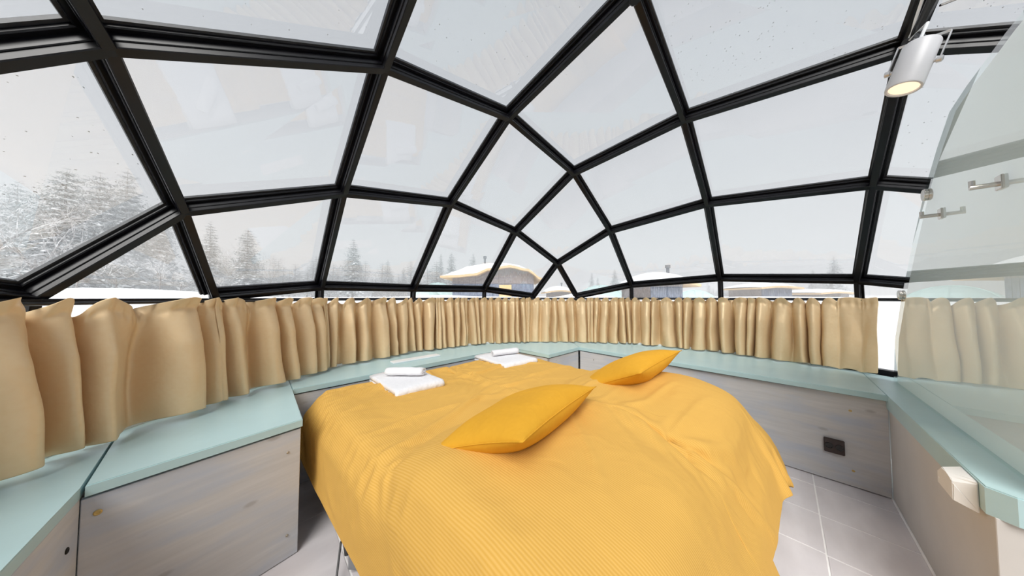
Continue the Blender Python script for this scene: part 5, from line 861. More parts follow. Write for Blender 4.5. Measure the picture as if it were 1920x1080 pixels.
-10,11,-2,5,2,-1,-18,9,-1,0,0,0,0,0,0,3,-4,1,1,2,1,0,-1,0,-1,1,0,1,-3,2,0,0,-1,3,0,-5,-2,4,1,-2,1,0,0,0,0,0,0,-1,0,0,0,0,0,0,-1,1,0,-1,1,-1,0,0,0,0,0,0,
0,0,0,-7,16,-8,-4,8,-4,1,-3,4,-4,1,-4,2,8,-6,-1,1,0,-1,1,0,0,0,0,1,-1,-1,1,0,2,-3,-4,11,-6,-1,-2,1,9,-12,11,-14,8,1,8,2,-7,1,-12,7,-4,5,-1,1,0,0,0,0,-1,
1,-4,11,-2,-5,2,0,2,2,-2,0,0,-1,-2,2,0,0,0,1,-4,2,-2,-1,-2,5,-2,0,2,-1,1,-1,1,-1,0,0,-1,0,0,0,0,1,-1,-1,1,-1,0,2,-2,1,0,0,-1,0,0,1,0,-9,18,-8,-1,1,-1,5,
-3,-2,-1,-2,-1,8,-2,-4,1,0,1,0,0,0,0,0,0,0,0,-1,4,-7,4,-1,-6,13,-6,-1,-1,2,0,-1,0,2,-3,-12,2,14,3,3,-18,15,6,-11,0,0,5,-5,0,0,-1,8,-14,2,12,-2,0,-1,-1,
3,-3,0,1,-1,0,-1,0,1,-2,3,-3,4,-3,-3,0,3,-1,-1,1,0,0,-1,1,0,2,0,-2,-1,0,0,0,0,0,0,0,-1,-2,7,-5,0,0,1,0,0,0,1,0,-10,18,-11,3,0,0,2,-2,-2,-1,-5,9,2,-4,0,
0,-1,0,1,0,0,-1,0,0,0,0,1,-1,0,0,5,-11,14,-7,-9,9,0,-6,18,-3,-14,-2,-5,1,21,-12,10,-19,0,12,0,0,-7,15,3,3,1,-12,-4,3,6,1,-5,0,0,0,4,-4,-1,3,-1,-1,-1,-1,
1,0,-4,0,6,-3,-1,0,1,-1,0,0,-1,1,-1,0,-2,6,-3,-1,0,0,-1,0,1,-1,0,1,-1,-4,10,-6,0,0,1,0,0,0,0,0,-10,19,-8,-2,2,3,-2,-2,0,-4,2,10,-8,-1,0,1,0,-1,0,0,1,-1,
0,0,0,1,0,-1,1,1,-1,-8,15,-7,-9,20,-1,-9,-12,0,14,-6,-11,12,11,-17,15,-9,3,0,0,2,-12,6,-9,11,-6,8,14,-14,0,4,1,0,-4,0,4,-1,-4,1,3,1,0,-1,-1,0,-1,-3,4,0,
-1,-1,1,-1,-1,0,0,1,-1,0,-5,12,-7,2,-2,0,0,0,0,-1,0,1,-1,-5,12,-6,0,0,1,-1,0,0,0,0,-10,19,-11,3,1,-1,-1,0,-4,1,7,0,-4,0,-1,0,0,0,0,0,3,-3,0,1,-1,0,4,1,
-10,11,-6,0,1,1,0,-1,-2,1,5,-5,-1,-5,-8,20,-1,-11,8,-1,0,0,4,4,-17,15,-20,28,5,-23,16,-9,2,-3,1,4,-1,-6,0,3,0,-2,0,1,-1,0,5,-3,1,1,-1,-1,0,-2,1,-1,0,-1,
0,1,0,-2,0,8,-10,5,-3,0,0,0,1,-1,0,0,0,-6,15,-8,0,0,1,0,0,0,0,-1,-10,19,-8,-4,8,-5,1,-2,-7,11,1,-4,0,0,0,0,-1,0,0,-3,7,-3,-1,0,0,-3,3,0,-1,7,-13,20,-2,
-11,-10,-1,19,-13,5,0,0,-8,5,9,-2,6,-8,0,0,-4,-4,18,-5,-3,-17,12,16,-20,8,0,-1,0,0,2,6,0,-2,-3,1,-1,-2,2,0,-2,6,-2,2,-3,0,-2,0,-1,-1,0,1,-1,0,-1,1,-7,10,
0,-6,6,-3,-1,0,0,1,-1,0,0,0,-7,17,-9,0,0,0,0,0,0,0,-1,0,0,1,1,0,0,0,-5,2,12,-9,1,-2,-1,0,1,-1,0,0,-3,7,-4,0,1,-1,-4,8,-9,7,1,0,-11,2,4,0,1,1,-2,2,2,-2,
-12,26,-3,-14,4,0,0,0,2,-11,-1,21,-11,-16,-2,23,-5,0,0,0,0,-1,0,2,3,3,-1,0,0,-1,-3,2,-2,4,-1,-1,-3,1,-1,-1,1,-1,0,1,-1,0,1,-2,-6,16,-9,-2,5,-3,0,0,0,0,
-1,0,1,-1,-8,18,-9,0,0,0,0,0,0,0,-1,0,3,-8,11,-4,0,-4,-2,11,0,-8,2,-1,1,-1,1,-1,0,0,1,0,-5,9,-4,-1,-4,7,-10,14,-6,-3,-5,7,0,-7,14,-11,3,-1,2,-6,-5,26,-7,
-6,-1,0,0,0,1,-3,-1,8,-3,-2,2,-2,-3,4,0,0,0,0,-3,0,1,2,1,1,1,2,0,1,0,-2,-4,2,-2,0,0,0,0,0,-1,1,-1,-1,2,-5,2,11,-10,0,1,0,0,0,0,0,0,-1,1,0,-9,18,-9,0,0,
0,-1,1,-1,-2,1,-2,3,-2,4,0,1,-11,8,11,-11,5,-5,0,1,-1,0,3,-3,-4,9,-4,-5,9,-5,0,-3,3,-7,7,-1,2,-1,0,-1,-6,14,-7,0,0,0,-9,-1,26,-14,-1,0,0,0,0,1,-9,8,0,1,
1,-2,3,0,-1,-1,0,-1,3,-2,-1,-2,0,0,0,0,0,1,1,2,0,-1,0,0,0,0,-1,0,1,-1,1,-1,0,1,-10,11,1,-5,3,-1,0,0,0,0,-2,2,-1,1,0,-10,19,-9,-1,0,0,-1,1,-1,-1,1,1,2,-1,
1,-1,-4,-1,12,1,-14,4,2,-1,1,0,-3,7,-4,-5,7,-2,-5,9,-5,0,0,-1,1,0,-1,1,0,0,-1,-4,12,-7,1,-1,-2,-5,6,2,-1,0,0,0,0,0,0,-5,3,4,-1,0,0,0,2,0,0,1,-1,1,0,1,0,
0,0,0,0,-1,-1,-1,-3,0,0,1,0,0,1,-1,0,1,-1,1,-1,0,0,-10,18,-7,-1,1,-1,0,1,-1,-1,2,-2,-1,4,-2,-10,18,-9,1,-1,0,-1,-1,1,-1,4,0,0,0,0,-1,-10,11,9,-9,-4,2,1,
-1,3,-2,-3,9,-6,-3,2,0,-4,8,-4,0,-1,1,0,0,0,0,0,0,-2,1,2,-1,1,-2,-2,2,2,0,0,0,0,0,0,0,1,0,2,-2,0,0,0,-1,0,-1,-1,1,0,0,0,0,0,0,-1,0,1,1,2,-3,0,1,0,0,0,-1,
1,0,-1,1,-1,1,0,0,-1,-9,19,-10,0,1,-1,0,0,1,-4,7,-4,-4,7,-4,-7,18,-12,5,-4,-1,0,1,1,0,0,0,0,0,1,-5,0,11,-3,-11,11,-4,0,2,-2,-1,2,0,0,0,-1,0,-4,7,-4,1,0,
-1,1,0,0,0,0,0,-6,11,-5,0,0,-2,2,1,-1,0,0,0,0,0,0,-1,0,5,-2,-1,-1,0,-1,1,1,1,-1,0,0,0,0,0,1,1,0,0,-1,-1,-1,1,-1,0,-1,1,-2,2,-1,1,-1,1,0,0,0,0,-1,-9,19,
-10,0,1,-1,1,-1,-2,-3,10,-6,-4,9,-8,2,11,-14,7,-3,-4,10,-7,3,0,0,-1,0,0,-1,-8,14,1,-7,-2,3,0,2,-1,0,1,-1,-1,0,1,-1,1,-4,3,-1,1,1,-1,2,-2,0,0,0,0,-6,11,
-5,0,0,0,0,0,0,0,0,0,0,0,0,0,2,-6,6,-1,-1,1,0,0,1,0,0,0,0,0,0,-1,0,-1,0,1,0,-7,7,-2,1,-1,0,1,-2,3,-3,1,0,-1,0,0,1,0,-1,-9,19,-10,0,0,0,0,1,-3,1,6,-6,-5,
11,-15,13,-3,-1,1,-7,10,-1,-2,0,1,0,0,0,0,-5,1,15,-10,-2,2,-1,2,-2,0,1,1,-1,-1,0,0,-1,1,0,0,0,0,1,-3,7,-5,0,0,0,0,-5,9,-4,1,0,-2,0,0,0,0,0,0,0,-2,3,3,-6,
3,0,1,0,0,0,-1,0,1,-1,0,0,1,0,0,1,-2,-2,1,2,-4,1,0,-1,1,0,-1,-2,7,-4,0,0,0,-1,0,1,-1,0,-9,19,-10,0,0,1,-1,1,-8,8,-2,-1,1,-1,2,0,-5,5,-7,8,1,-1,-1,0,1,0,
-1,0,-4,-1,14,1,-10,4,-3,1,1,-1,-9,16,-8,0,0,0,0,0,0,0,1,0,-1,1,2,-2,-1,0,1,-1,0,-4,5,2,-2,-2,-2,0,0,0,0,0,1,0,1,1,-4,2,0,0,0,1,0,0,1,-2,0,1,0,-1,1,-3,
-1,0,2,0,3,-5,0,0,1,-3,1,0,2,-6,10,-7,2,-1,2,-1,-2,5,-4,0,-9,19,-9,0,-1,1,-1,-2,-1,8,-6,-1,0,3,0,-2,-2,7,-1,0,-1,0,0,-1,0,0,0,-1,-6,7,13,-8,-9,13,-16,15,
-6,-1,-9,18,-9,-1,1,0,0,0,0,0,0,6,-6,-1,8,-6,-1,-1,2,1,4,10,3,-18,-3,3,0,-2,2,-1,1,0,-1,5,-1,-3,0,2,0,0,0,0,0,-2,1,2,-1,0,-1,0,0,-1,1,0,-1,2,-7,6,-4,2,
-2,1,0,-2,4,-8,15,-10,4,-4,3,-1,-4,8,-5,-1,-9,18,-9,1,0,-1,2,-9,6,0,-2,1,0,8,-8,-3,9,-2,2,-3,0,0,0,0,0,4,-2,-6,0,-4,21,-14,2,1,-9,16,0,-8,-8,17,-9,-1,1,
0,1,0,-1,1,-5,12,-13,6,10,3,2,2,2,-1,-5,-7,-20,14,0,0,2,-2,1,-1,0,0,4,-1,-2,0,0,0,1,0,-1,0,3,-1,-4,1,0,2,-1,1,-1,0,-1,1,-1,5,-12,6,-4,5,-5,1,0,-2,6,-10,
18,-12,7,-7,6,-2,-5,10,-6,-1,-9,16,-7,-1,1,-1,1,-9,12,-10,4,0,-6,11,-10,9,0,2,-3,0,0,2,-2,1,-4,10,-8,-2,0,10,0,-13,13,-6,-9,8,9,-9,-8,16,-7,2,-2,0,0,0,
0,0,2,0,-10,2,-6,-2,-1,1,1,2,-2,29,-15,0,0,0,0,0,0,-1,1,3,-2,0,1,0,0,0,-2,2,1,-5,0,3,0,1,-1,0,0,0,0,0,-2,2,-3,6,-13,6,-4,10,-7,0,1,-5,10,-12,20,-14,9,-9,
8,-2,-6,11,-7,-1,-9,13,-6,0,1,-2,0,-7,10,-6,0,0,-3,10,-5,3,5,-4,-2,0,3,0,-2,1,2,7,-14,0,4,12,-13,-5,14,-7,-7,0,16,-10,-6,13,-9,3,0,0,0,0,3,-12,16,-7,-5,
3,-1,-2,-3,0,-3,5,5,3,0,0,0,0,0,0,-2,2,4,-4,1,0,0,0,-1,2,0,0,-1,2,0,0,-1,0,0,-1,1,-1,0,1,-1,0,-7,14,-16,1,-2,16,-10,0,4,-10,11,-11,20,-15,11,-11,9,-2,-6,
12,-7,-1,-10,11,-5,-1,3,-3,0,-4,1,0,0,-7,13,-5,3,5,-1,-3,0,-3,7,-4,0,-2,3,-11,10,-3,10,0,-7,-5,14,-9,-2,3,2,-3,-2,3,-1,0,1,0,1,-5,4,-9,18,-9,4,-4,1,-3,
-3,0,1,3,3,1,0,0,0,0,0,0,1,3,-5,2,0,0,0,0,0,0,0,1,-2,1,-1,1,0,0,0,0,1,0,0,0,0,0,-14,25,-12,-5,-5,21,-11,-3,7,-13,7,-7,20,-16,13,-12,9,-1,-6,10,-6,0,-10,
7,-6,-2,6,-6,-1,2,-1,-7,15,-4,-1,0,5,1,-4,0,0,3,-1,0,2,-3,0,1,-5,7,7,-10,-1,-4,16,-11,-7,15,-8,-3,3,2,-2,0,0,2,-2,5,2,-16,17,-13,6,0,8,-7,-3,0,1,3,0,0,
0,0,0,0,0,1,1,-5,5,-1,0,0,1,-1,-1,0,4,0,-1,0,-1,0,-1,1,0,-1,0,0,0,-1,6,2,-23,23,1,-7,-8,19,-7,-7,11,-15,3,-6,21,-17,14,-13,11,-2,-6,11,-13,6,-7,2,-5,-4,
9,-7,1,-3,6,-5,6,-2,-2,7,3,-3,6,-8,0,5,-5,3,-3,1,5,-7,2,7,-1,-7,-1,4,1,-7,-4,19,-11,0,-3,2,10,-12,10,-9,-4,-3,17,-18,13,9,-3,-13,13,-8,-1,0,1,1,0,0,0,0,
1,-1,2,1,-3,1,1,0,0,-1,0,1,-1,-2,1,0,0,0,1,0,0,0,1,0,0,0,2,-11,-4,2,-12,15,10,-3,-11,21,-3,-12,22,-7,-10,-9,22,-17,15,-16,13,1,-11,25,-15,-1,-2,-6,-7,-9,
14,-6,1,4,-4,3,1,-2,1,8,-4,3,-2,-3,-2,4,1,-5,5,2,-3,-5,9,4,-7,-2,-5,17,-11,-2,5,9,0,0,0,-23,-4,2,17,9,-11,-5,6,7,-20,2,16,-15,8,0,-1,0,0,0,0,0,0,-1,1,4,
-1,-3,1,0,0,0,0,1,-1,0,1,0,-1,0,1,-1,0,0,1,0,0,0,-1,-4,5,3,0,-16,-19,6,20,4,4,8,1,-21,15,5,-9,-10,19,-17,16,-16,12,-2,-10,21,-10,-3,7,-9,-12,-15,17,0,5,
-3,3,0,2,-7,11,0,-1,8,-14,7,7,-15,14,-6,1,-2,-2,2,-3,6,0,7,-13,8,-6,-2,-8,-1,0,1,17,-8,9,10,-20,5,-9,13,-18,11,9,-17,9,10,-7,-4,-1,0,0,0,0,0,-2,4,0,-1,
0,1,-1,1,0,0,-1,0,0,0,0,1,0,-1,0,0,1,0,-1,1,-1,0,0,0,-5,-4,17,-7,-7,-7,17,-17,15,7,4,-22,15,4,-12,-6,18,-18,16,-17,18,-14,-7,24,-3,-7,-2,5,-15,8,-14,8,
1,1,2,2,-3,3,3,-5,9,0,4,-4,-4,0,1,-1,0,3,-4,1,11,-8,-1,7,3,-8,-13,10,11,-9,-3,-5,9,7,-8,8,3,-1,-20,16,-10,-8,16,-9,-5,16,-10,-2,1,0,0,0,0,2,13,-13,-1,1,
0,-1,0,0,0,0,1,-1,0,0,0,0,0,1,0,-1,0,1,-1,0,0,0,-2,4,6,-3,18,-11,-10,-17,6,-5,5,7,10,-12,3,10,-4,-10,10,-9,9,-9,13,-5,-16,-1,0,14,7,14,-39,2,0,15,-9,9,
-5,3,-7,16,-2,-7,10,-6,-1,6,-11,10,-7,6,-8,-4,15,-4,8,-13,-1,3,12,0,-1,-10,10,2,1,0,-14,-5,2,5,4,9,-11,4,-2,-8,8,-5,-14,-3,13,0,
))
CLOTH_2 = (51, 94, (
1009,4,5,4,4,5,4,5,5,6,6,6,9,10,7,15,18,-20,-12,0,0,0,0,0,0,0,0,0,0,0,0,0,0,0,0,0,0,0,0,0,0,0,0,0,0,0,0,0,0,0,0,0,0,0,0,0,0,0,0,0,0,0,0,0,0,0,0,0,0,0,0,
0,0,0,0,0,0,0,0,0,0,0,0,0,0,0,0,0,0,0,0,0,0,0,23,0,0,0,0,-1,1,0,0,-1,0,-1,0,-2,-2,-5,-16,29,-2,-13,9,-3,5,1,2,-1,1,-1,0,0,-3,3,-5,1,1,0,1,2,-2,-2,3,-12,
15,-3,-8,10,-3,1,1,0,-1,1,-4,4,-4,1,0,1,2,-3,1,3,-4,4,-5,2,1,1,0,0,-1,0,1,-5,4,2,-2,2,-2,1,0,-8,4,3,2,1,-1,-1,-3,-5,2,2,3,0,23,0,0,0,0,0,0,0,0,0,0,-2,-3,
4,-3,2,-6,3,9,-5,-24,21,-2,3,0,3,-6,4,1,-4,4,-2,2,0,0,1,0,0,0,0,-2,2,-18,12,4,-1,2,2,-1,0,1,-1,-1,-4,4,0,1,0,0,0,-1,0,0,-4,4,-2,0,-1,4,0,-1,2,-2,1,-8,6,
2,0,0,0,-10,10,-1,0,1,-1,-3,-1,-1,6,0,0,-2,0,26,1,0,1,0,1,0,1,0,-2,-2,2,-5,-8,1,-11,20,-28,7,4,4,-11,2,1,3,4,12,-3,0,5,-2,-5,5,0,0,0,0,-1,4,-1,0,9,3,-12,
4,-5,4,0,1,-1,1,0,-1,0,0,-1,0,-2,-1,3,0,-4,5,0,0,0,0,0,-6,2,4,-3,0,3,2,-8,-3,-4,0,10,0,0,-2,-2,-2,0,3,2,2,-4,3,-2,-1,0,23,-1,0,0,1,0,0,-1,0,0,0,0,-10,1,
6,7,-33,26,-22,13,16,-2,0,0,0,0,-3,1,-6,-1,2,5,0,0,1,0,0,1,-3,4,0,0,1,1,-2,-2,0,0,0,1,-1,-5,6,-1,0,0,-1,1,-1,1,0,0,0,-1,1,0,0,0,0,-3,-3,0,0,0,1,2,0,0,1,
-9,11,-3,0,-1,-1,1,2,1,-2,3,-4,4,-2,0,22,1,0,0,0,0,0,0,0,-3,1,-13,14,-1,1,-25,28,-21,21,-1,1,-1,-1,0,-1,-2,3,-3,4,1,-1,1,-1,0,-1,0,1,-2,3,0,-3,3,0,0,-1,
0,-1,-1,1,0,-1,0,1,0,0,-1,1,0,0,0,0,1,-1,0,0,0,0,0,0,0,0,0,0,0,0,-2,2,1,1,-1,-2,1,0,0,0,0,0,-4,2,0,-1,-1,3,0,23,0,0,0,0,0,0,-5,-2,5,-11,10,1,-12,-9,23,
-9,9,0,1,0,0,0,-2,2,-1,-3,4,-1,0,1,-2,1,-1,1,0,-1,2,0,0,0,0,0,1,0,-3,1,-1,0,1,-1,1,-2,2,0,1,-1,0,0,0,1,-1,0,0,-1,2,-2,1,0,0,0,0,-1,1,1,-1,1,0,-1,1,-1,0,
0,0,1,-3,0,1,1,-1,0,-2,2,0,23,0,0,0,0,0,-7,5,1,-10,9,2,-7,6,4,-2,-4,4,0,0,0,-1,0,0,-3,3,-1,0,1,-2,0,2,0,0,0,0,1,0,0,0,0,0,-1,1,0,0,-2,1,-1,1,-2,3,-1,0,
0,0,0,0,1,-1,0,0,-1,1,1,-2,1,-2,2,0,0,-1,2,0,-1,1,0,0,0,-2,2,0,-1,1,-3,1,0,1,-1,1,0,0,-2,0,23,0,0,0,0,-7,7,-2,-8,9,1,-3,2,4,-1,-4,3,-1,1,0,-1,1,-1,0,0,
-3,2,-4,2,3,1,-1,0,0,1,0,0,0,-1,1,-1,1,0,-1,3,-2,0,-1,0,0,0,0,1,0,-1,0,0,1,-1,1,-1,1,-1,0,0,0,0,1,-1,1,-2,1,0,0,1,-1,0,0,0,-1,1,0,0,-1,1,1,-2,1,0,1,0,-1,
-1,0,23,0,0,0,-6,5,-5,-1,6,0,-1,2,0,0,1,0,0,0,0,0,0,-1,0,0,0,-1,-4,5,0,0,0,0,0,0,0,1,0,0,0,-1,1,-1,0,1,0,0,0,-2,1,0,-1,1,0,-1,1,0,1,-1,1,-1,0,0,1,-1,0,
0,0,0,0,-2,2,1,0,-1,1,0,-1,1,0,0,-1,0,0,0,0,-1,2,-3,0,-1,1,2,-2,0,23,0,0,-5,1,0,3,1,1,-1,0,0,-1,1,-1,1,1,0,-1,2,-1,-1,0,0,0,0,0,-1,1,0,0,0,0,1,-1,0,0,0,
1,0,-1,0,0,-1,1,1,0,1,-2,-1,2,-2,1,1,0,0,-1,1,-1,0,1,-1,0,1,-1,0,0,0,-1,1,1,-1,0,1,-2,1,1,-1,-1,1,0,0,0,-1,1,-1,-2,0,3,-1,1,-5,4,0,23,-1,-2,0,3,0,0,0,0,
0,0,0,-1,2,-1,1,-1,1,0,0,-1,1,0,-1,0,0,0,1,-1,0,0,0,0,0,1,0,0,0,-1,-1,2,-1,-1,1,0,0,0,0,0,-2,3,-1,1,-1,1,0,0,-1,0,0,0,1,-1,0,0,0,0,-1,1,0,0,1,0,-1,0,0,
0,0,1,-1,1,0,-2,2,-4,2,-1,2,-2,2,-2,2,-1,0,23,0,-1,1,0,0,0,0,0,0,0,-5,6,0,0,-1,1,-1,1,0,0,0,-1,1,-1,0,0,0,0,0,0,0,0,1,-1,1,0,-1,0,-2,2,1,-1,0,0,1,0,0,0,
-1,0,1,-1,1,-1,0,0,0,0,1,-1,0,0,-2,2,1,0,-1,0,0,0,0,0,1,0,-1,0,1,-1,1,-1,0,0,-2,1,1,-1,2,-1,0,-1,1,-2,0,23,-1,0,2,0,0,-1,1,-1,1,-4,2,1,0,0,0,0,1,0,0,0,
-1,1,-1,1,0,0,-1,1,-1,0,1,0,-1,1,-1,0,1,-1,0,-1,-2,3,0,0,0,0,0,1,-1,0,0,0,-1,1,1,0,0,-1,0,-1,0,2,-1,1,-2,0,1,1,-1,0,0,0,-1,0,1,0,0,0,0,1,-2,1,-1,0,-1,2,
1,-1,0,0,0,-1,0,23,0,1,-1,0,0,1,-1,0,-3,2,1,1,-1,-1,2,0,0,0,0,0,0,0,0,-1,0,0,1,-1,1,0,-1,0,1,0,0,0,-1,-3,3,0,1,-1,1,-1,0,0,0,0,1,-3,2,0,0,-1,0,1,-1,1,0,
-1,1,0,0,0,0,0,1,-2,1,1,0,-1,0,0,1,-1,0,1,-1,-1,0,1,0,1,0,0,-4,3,0,-1,1,-2,0,24,-1,0,1,0,0,-1,0,0,0,0,2,-2,0,1,-1,0,1,0,0,0,0,0,0,0,0,0,0,0,0,-1,1,0,0,
-1,0,0,-4,4,-1,1,0,0,0,0,1,-1,0,-3,3,0,0,0,0,0,0,0,1,-1,-1,1,0,0,0,-1,0,1,-1,0,1,-1,0,1,0,1,-1,1,0,-2,-1,-2,1,3,-3,1,0,2,1,0,-2,1,-3,2,0,23,0,0,0,-1,1,
0,0,0,0,1,0,0,0,-1,1,0,0,0,1,-1,0,0,0,0,0,0,0,0,0,0,0,0,0,0,0,-4,4,-2,1,0,0,1,-1,0,0,0,0,0,0,1,0,0,0,0,-1,0,0,0,0,0,-1,0,2,-3,2,-1,0,2,0,-1,-1,0,1,0,0,
0,0,1,-1,-2,2,-3,4,0,-3,1,1,0,1,-1,-2,1,0,23,0,0,0,1,-2,1,0,0,1,-1,1,0,0,0,-1,0,0,1,-1,1,0,0,0,0,0,0,-1,1,-1,1,-1,0,0,0,-2,2,-2,3,0,0,-1,0,0,1,0,0,-1,0,
-3,3,0,0,0,0,1,-1,0,1,-1,1,-1,0,0,1,-1,-1,1,0,0,1,0,0,-1,0,0,0,0,0,1,-1,-2,-2,0,1,3,-1,1,0,-1,-2,3,-2,0,23,1,-1,0,-1,1,0,0,1,-1,1,0,0,-1,0,1,0,0,-1,1,0,
0,-1,0,1,0,0,0,-1,1,-1,1,-1,0,-1,1,-1,2,-1,0,0,1,-1,1,-1,0,0,1,0,-1,0,1,0,0,0,-1,0,0,-1,1,0,1,-1,1,-1,0,1,-1,0,0,1,0,-1,1,0,-1,0,0,1,-2,2,-1,1,0,0,-1,-1,
1,-3,1,3,-4,2,0,23,0,0,0,0,0,0,0,0,1,-1,1,-1,0,0,0,0,0,1,-1,0,0,0,0,0,0,0,0,0,0,0,0,0,0,0,-2,2,0,0,0,0,0,1,-1,1,0,0,-1,1,0,0,-1,0,0,0,0,0,-1,1,0,0,0,1,
-1,1,-1,0,1,-1,0,0,1,0,0,-1,1,0,-2,1,-1,1,1,0,0,-1,1,-1,-3,3,0,-3,1,0,0,23,0,0,0,0,0,0,0,0,0,1,0,0,-1,0,0,0,0,0,1,-1,0,0,0,0,0,0,0,1,-1,1,-1,1,-1,-1,1,
0,0,0,0,0,0,0,1,-1,0,0,1,0,0,-1,0,1,0,0,-1,0,1,-1,0,0,0,0,1,0,0,-1,0,1,0,-1,0,1,-1,1,-1,0,0,-1,1,1,0,-1,0,1,-1,0,0,0,-1,1,0,-1,0,23,0,0,0,0,0,0,0,0,0,1,
-1,0,0,1,-1,1,-1,0,0,1,0,0,0,-1,0,1,0,-1,1,-1,1,-1,-1,1,1,0,0,0,0,-1,0,0,0,1,0,0,0,0,0,-1,0,0,0,0,0,0,0,1,0,0,0,0,0,-1,1,0,0,-1,0,0,0,0,1,-1,1,-1,0,-2,
2,0,0,0,0,0,0,0,1,-1,0,-3,-1,3,0,23,0,0,0,1,-1,0,0,0,0,0,0,-1,1,0,0,0,1,0,0,-1,0,0,0,0,1,0,-1,1,-1,1,-1,0,1,0,-1,0,0,0,0,1,-1,0,0,0,0,0,0,0,0,0,1,-1,0,
0,1,0,-1,0,0,0,0,0,0,1,0,0,-1,1,0,-1,0,0,0,1,-1,-1,1,-1,1,0,0,1,0,-1,0,0,0,0,-5,3,-1,1,0,23,0,1,-1,0,0,0,0,-1,1,0,0,0,0,0,1,0,0,-1,1,0,0,0,0,0,-1,0,1,-1,
1,-1,0,0,0,0,1,0,-1,0,0,0,1,0,-1,0,0,0,0,1,0,0,-1,0,0,0,0,0,1,0,-1,0,0,0,0,1,-1,1,0,0,-1,1,0,-1,0,0,1,0,-1,1,-1,0,0,0,0,0,1,0,-4,-1,3,-3,4,-1,0,23,0,0,
0,0,0,0,0,0,0,0,0,0,0,0,0,0,0,1,-1,0,0,0,0,0,1,0,-1,0,0,0,0,0,0,0,0,0,1,0,-1,0,0,0,1,-1,0,0,0,0,1,-1,0,0,0,0,0,1,-1,0,1,0,0,-1,1,-1,1,-1,1,-1,1,-1,0,1,
0,-1,0,0,-3,3,1,-1,0,0,0,0,0,0,0,-3,0,4,-1,-2,0,23,0,0,0,0,0,0,0,0,0,0,0,0,0,0,1,-1,0,0,1,0,0,0,0,0,-1,0,0,1,-1,0,1,0,0,-1,0,0,0,0,1,-1,0,0,-1,1,0,0,0,
1,-1,1,-1,0,0,1,0,-1,1,0,0,0,-1,1,-1,0,0,0,0,0,0,0,0,0,0,1,-2,1,0,0,-1,1,0,0,1,0,-1,-2,-2,4,1,-1,0,-1,0,24,-1,0,0,0,1,-1,0,0,0,0,0,0,0,1,-1,1,0,-1,0,0,
0,1,0,0,-1,0,1,-1,0,1,-1,0,0,1,0,-1,0,0,0,1,-1,0,1,-2,1,0,0,0,1,-1,1,0,0,-1,0,0,0,0,0,0,1,-1,1,0,-1,1,-1,1,-1,1,-1,0,0,0,1,-4,4,-2,2,0,0,0,-1,0,-1,-3,3,
1,0,0,1,-2,0,23,0,0,0,0,0,0,0,1,-1,0,0,0,0,0,0,0,0,1,-1,1,0,-1,0,0,1,0,-1,0,1,-1,0,0,0,0,0,1,0,0,-1,0,1,-1,-1,2,-1,0,0,0,0,0,0,0,0,0,0,0,0,0,1,0,-1,1,0,
-1,0,0,0,0,1,-1,1,-1,0,-1,0,1,0,1,-1,0,1,0,-2,-3,2,2,0,0,0,-1,-3,2,0,23,0,0,0,0,0,0,0,0,0,-1,1,0,1,-1,0,0,0,0,0,0,0,0,0,0,0,0,0,1,-1,0,0,0,0,0,0,0,0,0,
1,-1,0,1,0,-1,0,0,0,0,0,0,0,0,0,0,0,0,0,1,-1,0,1,0,-1,1,0,-1,1,-1,0,0,0,1,-2,1,-3,3,0,0,1,0,-1,-1,1,-1,-1,1,2,-2,-1,2,-1,0,0,22,1,0,1,-1,0,0,0,0,0,0,-1,
1,0,0,0,0,0,0,1,-1,0,1,0,0,-1,0,1,-1,0,0,0,0,0,0,0,0,0,0,0,1,-1,0,0,0,-1,1,-1,1,1,-1,0,0,0,0,0,1,0,-1,0,0,0,0,1,0,0,0,-1,0,0,0,0,0,1,-4,3,0,0,0,0,0,0,0,
-3,4,-2,2,-1,-2,-1,-3,5,-1,0,20,1,0,0,2,0,0,0,0,0,0,0,0,0,0,0,0,1,-1,0,0,1,-1,0,0,1,-1,0,0,1,0,0,0,-1,0,1,0,-1,0,0,0,1,-1,1,-1,1,-2,2,-5,5,-1,0,0,0,1,0,
-1,0,0,0,0,0,0,1,-1,0,1,0,0,0,0,-1,-1,0,1,0,0,0,1,-1,0,0,-3,4,-1,1,-3,-1,1,2,0,-2,1,0,17,-1,0,0,0,0,2,1,1,1,1,1,0,-1,1,0,0,0,1,-1,1,-1,0,0,0,0,1,-1,1,-1,
0,0,0,1,-1,-1,1,0,0,0,0,0,0,0,1,-1,1,-4,4,-2,1,0,0,1,-1,0,0,0,1,-1,-1,1,0,0,1,0,-1,0,1,-1,0,0,0,-1,1,0,0,1,-1,0,0,-3,3,0,0,0,1,-1,0,-1,0,0,0,0,22,1,0,0,
-1,1,-1,-1,0,0,1,0,-1,1,0,1,0,0,0,1,-1,0,1,0,0,-1,0,1,-1,0,0,0,0,0,0,0,-1,2,-1,0,0,0,1,-1,0,2,-4,3,-1,0,1,0,0,-1,0,0,0,1,-2,0,2,-1,0,1,-1,1,0,0,-1,0,0,
0,0,-1,2,0,0,-1,1,0,-3,2,0,0,0,-1,0,1,0,-4,3,1,-2,0,-4,1,2,3,2,1,2,3,4,6,-2,2,-1,1,1,1,1,0,0,0,0,1,-1,0,0,1,-1,0,0,1,0,0,-1,0,1,-1,0,-1,1,1,0,-1,0,0,1,
-3,3,0,0,-1,0,0,0,0,0,0,1,-2,0,1,0,0,0,0,0,0,0,0,-1,1,0,0,-1,2,-1,0,0,0,0,0,0,0,1,-1,-1,1,-1,-7,3,5,0,-6,5,0,21,1,0,-1,1,0,1,-1,-2,-3,5,-4,4,1,0,0,0,0,
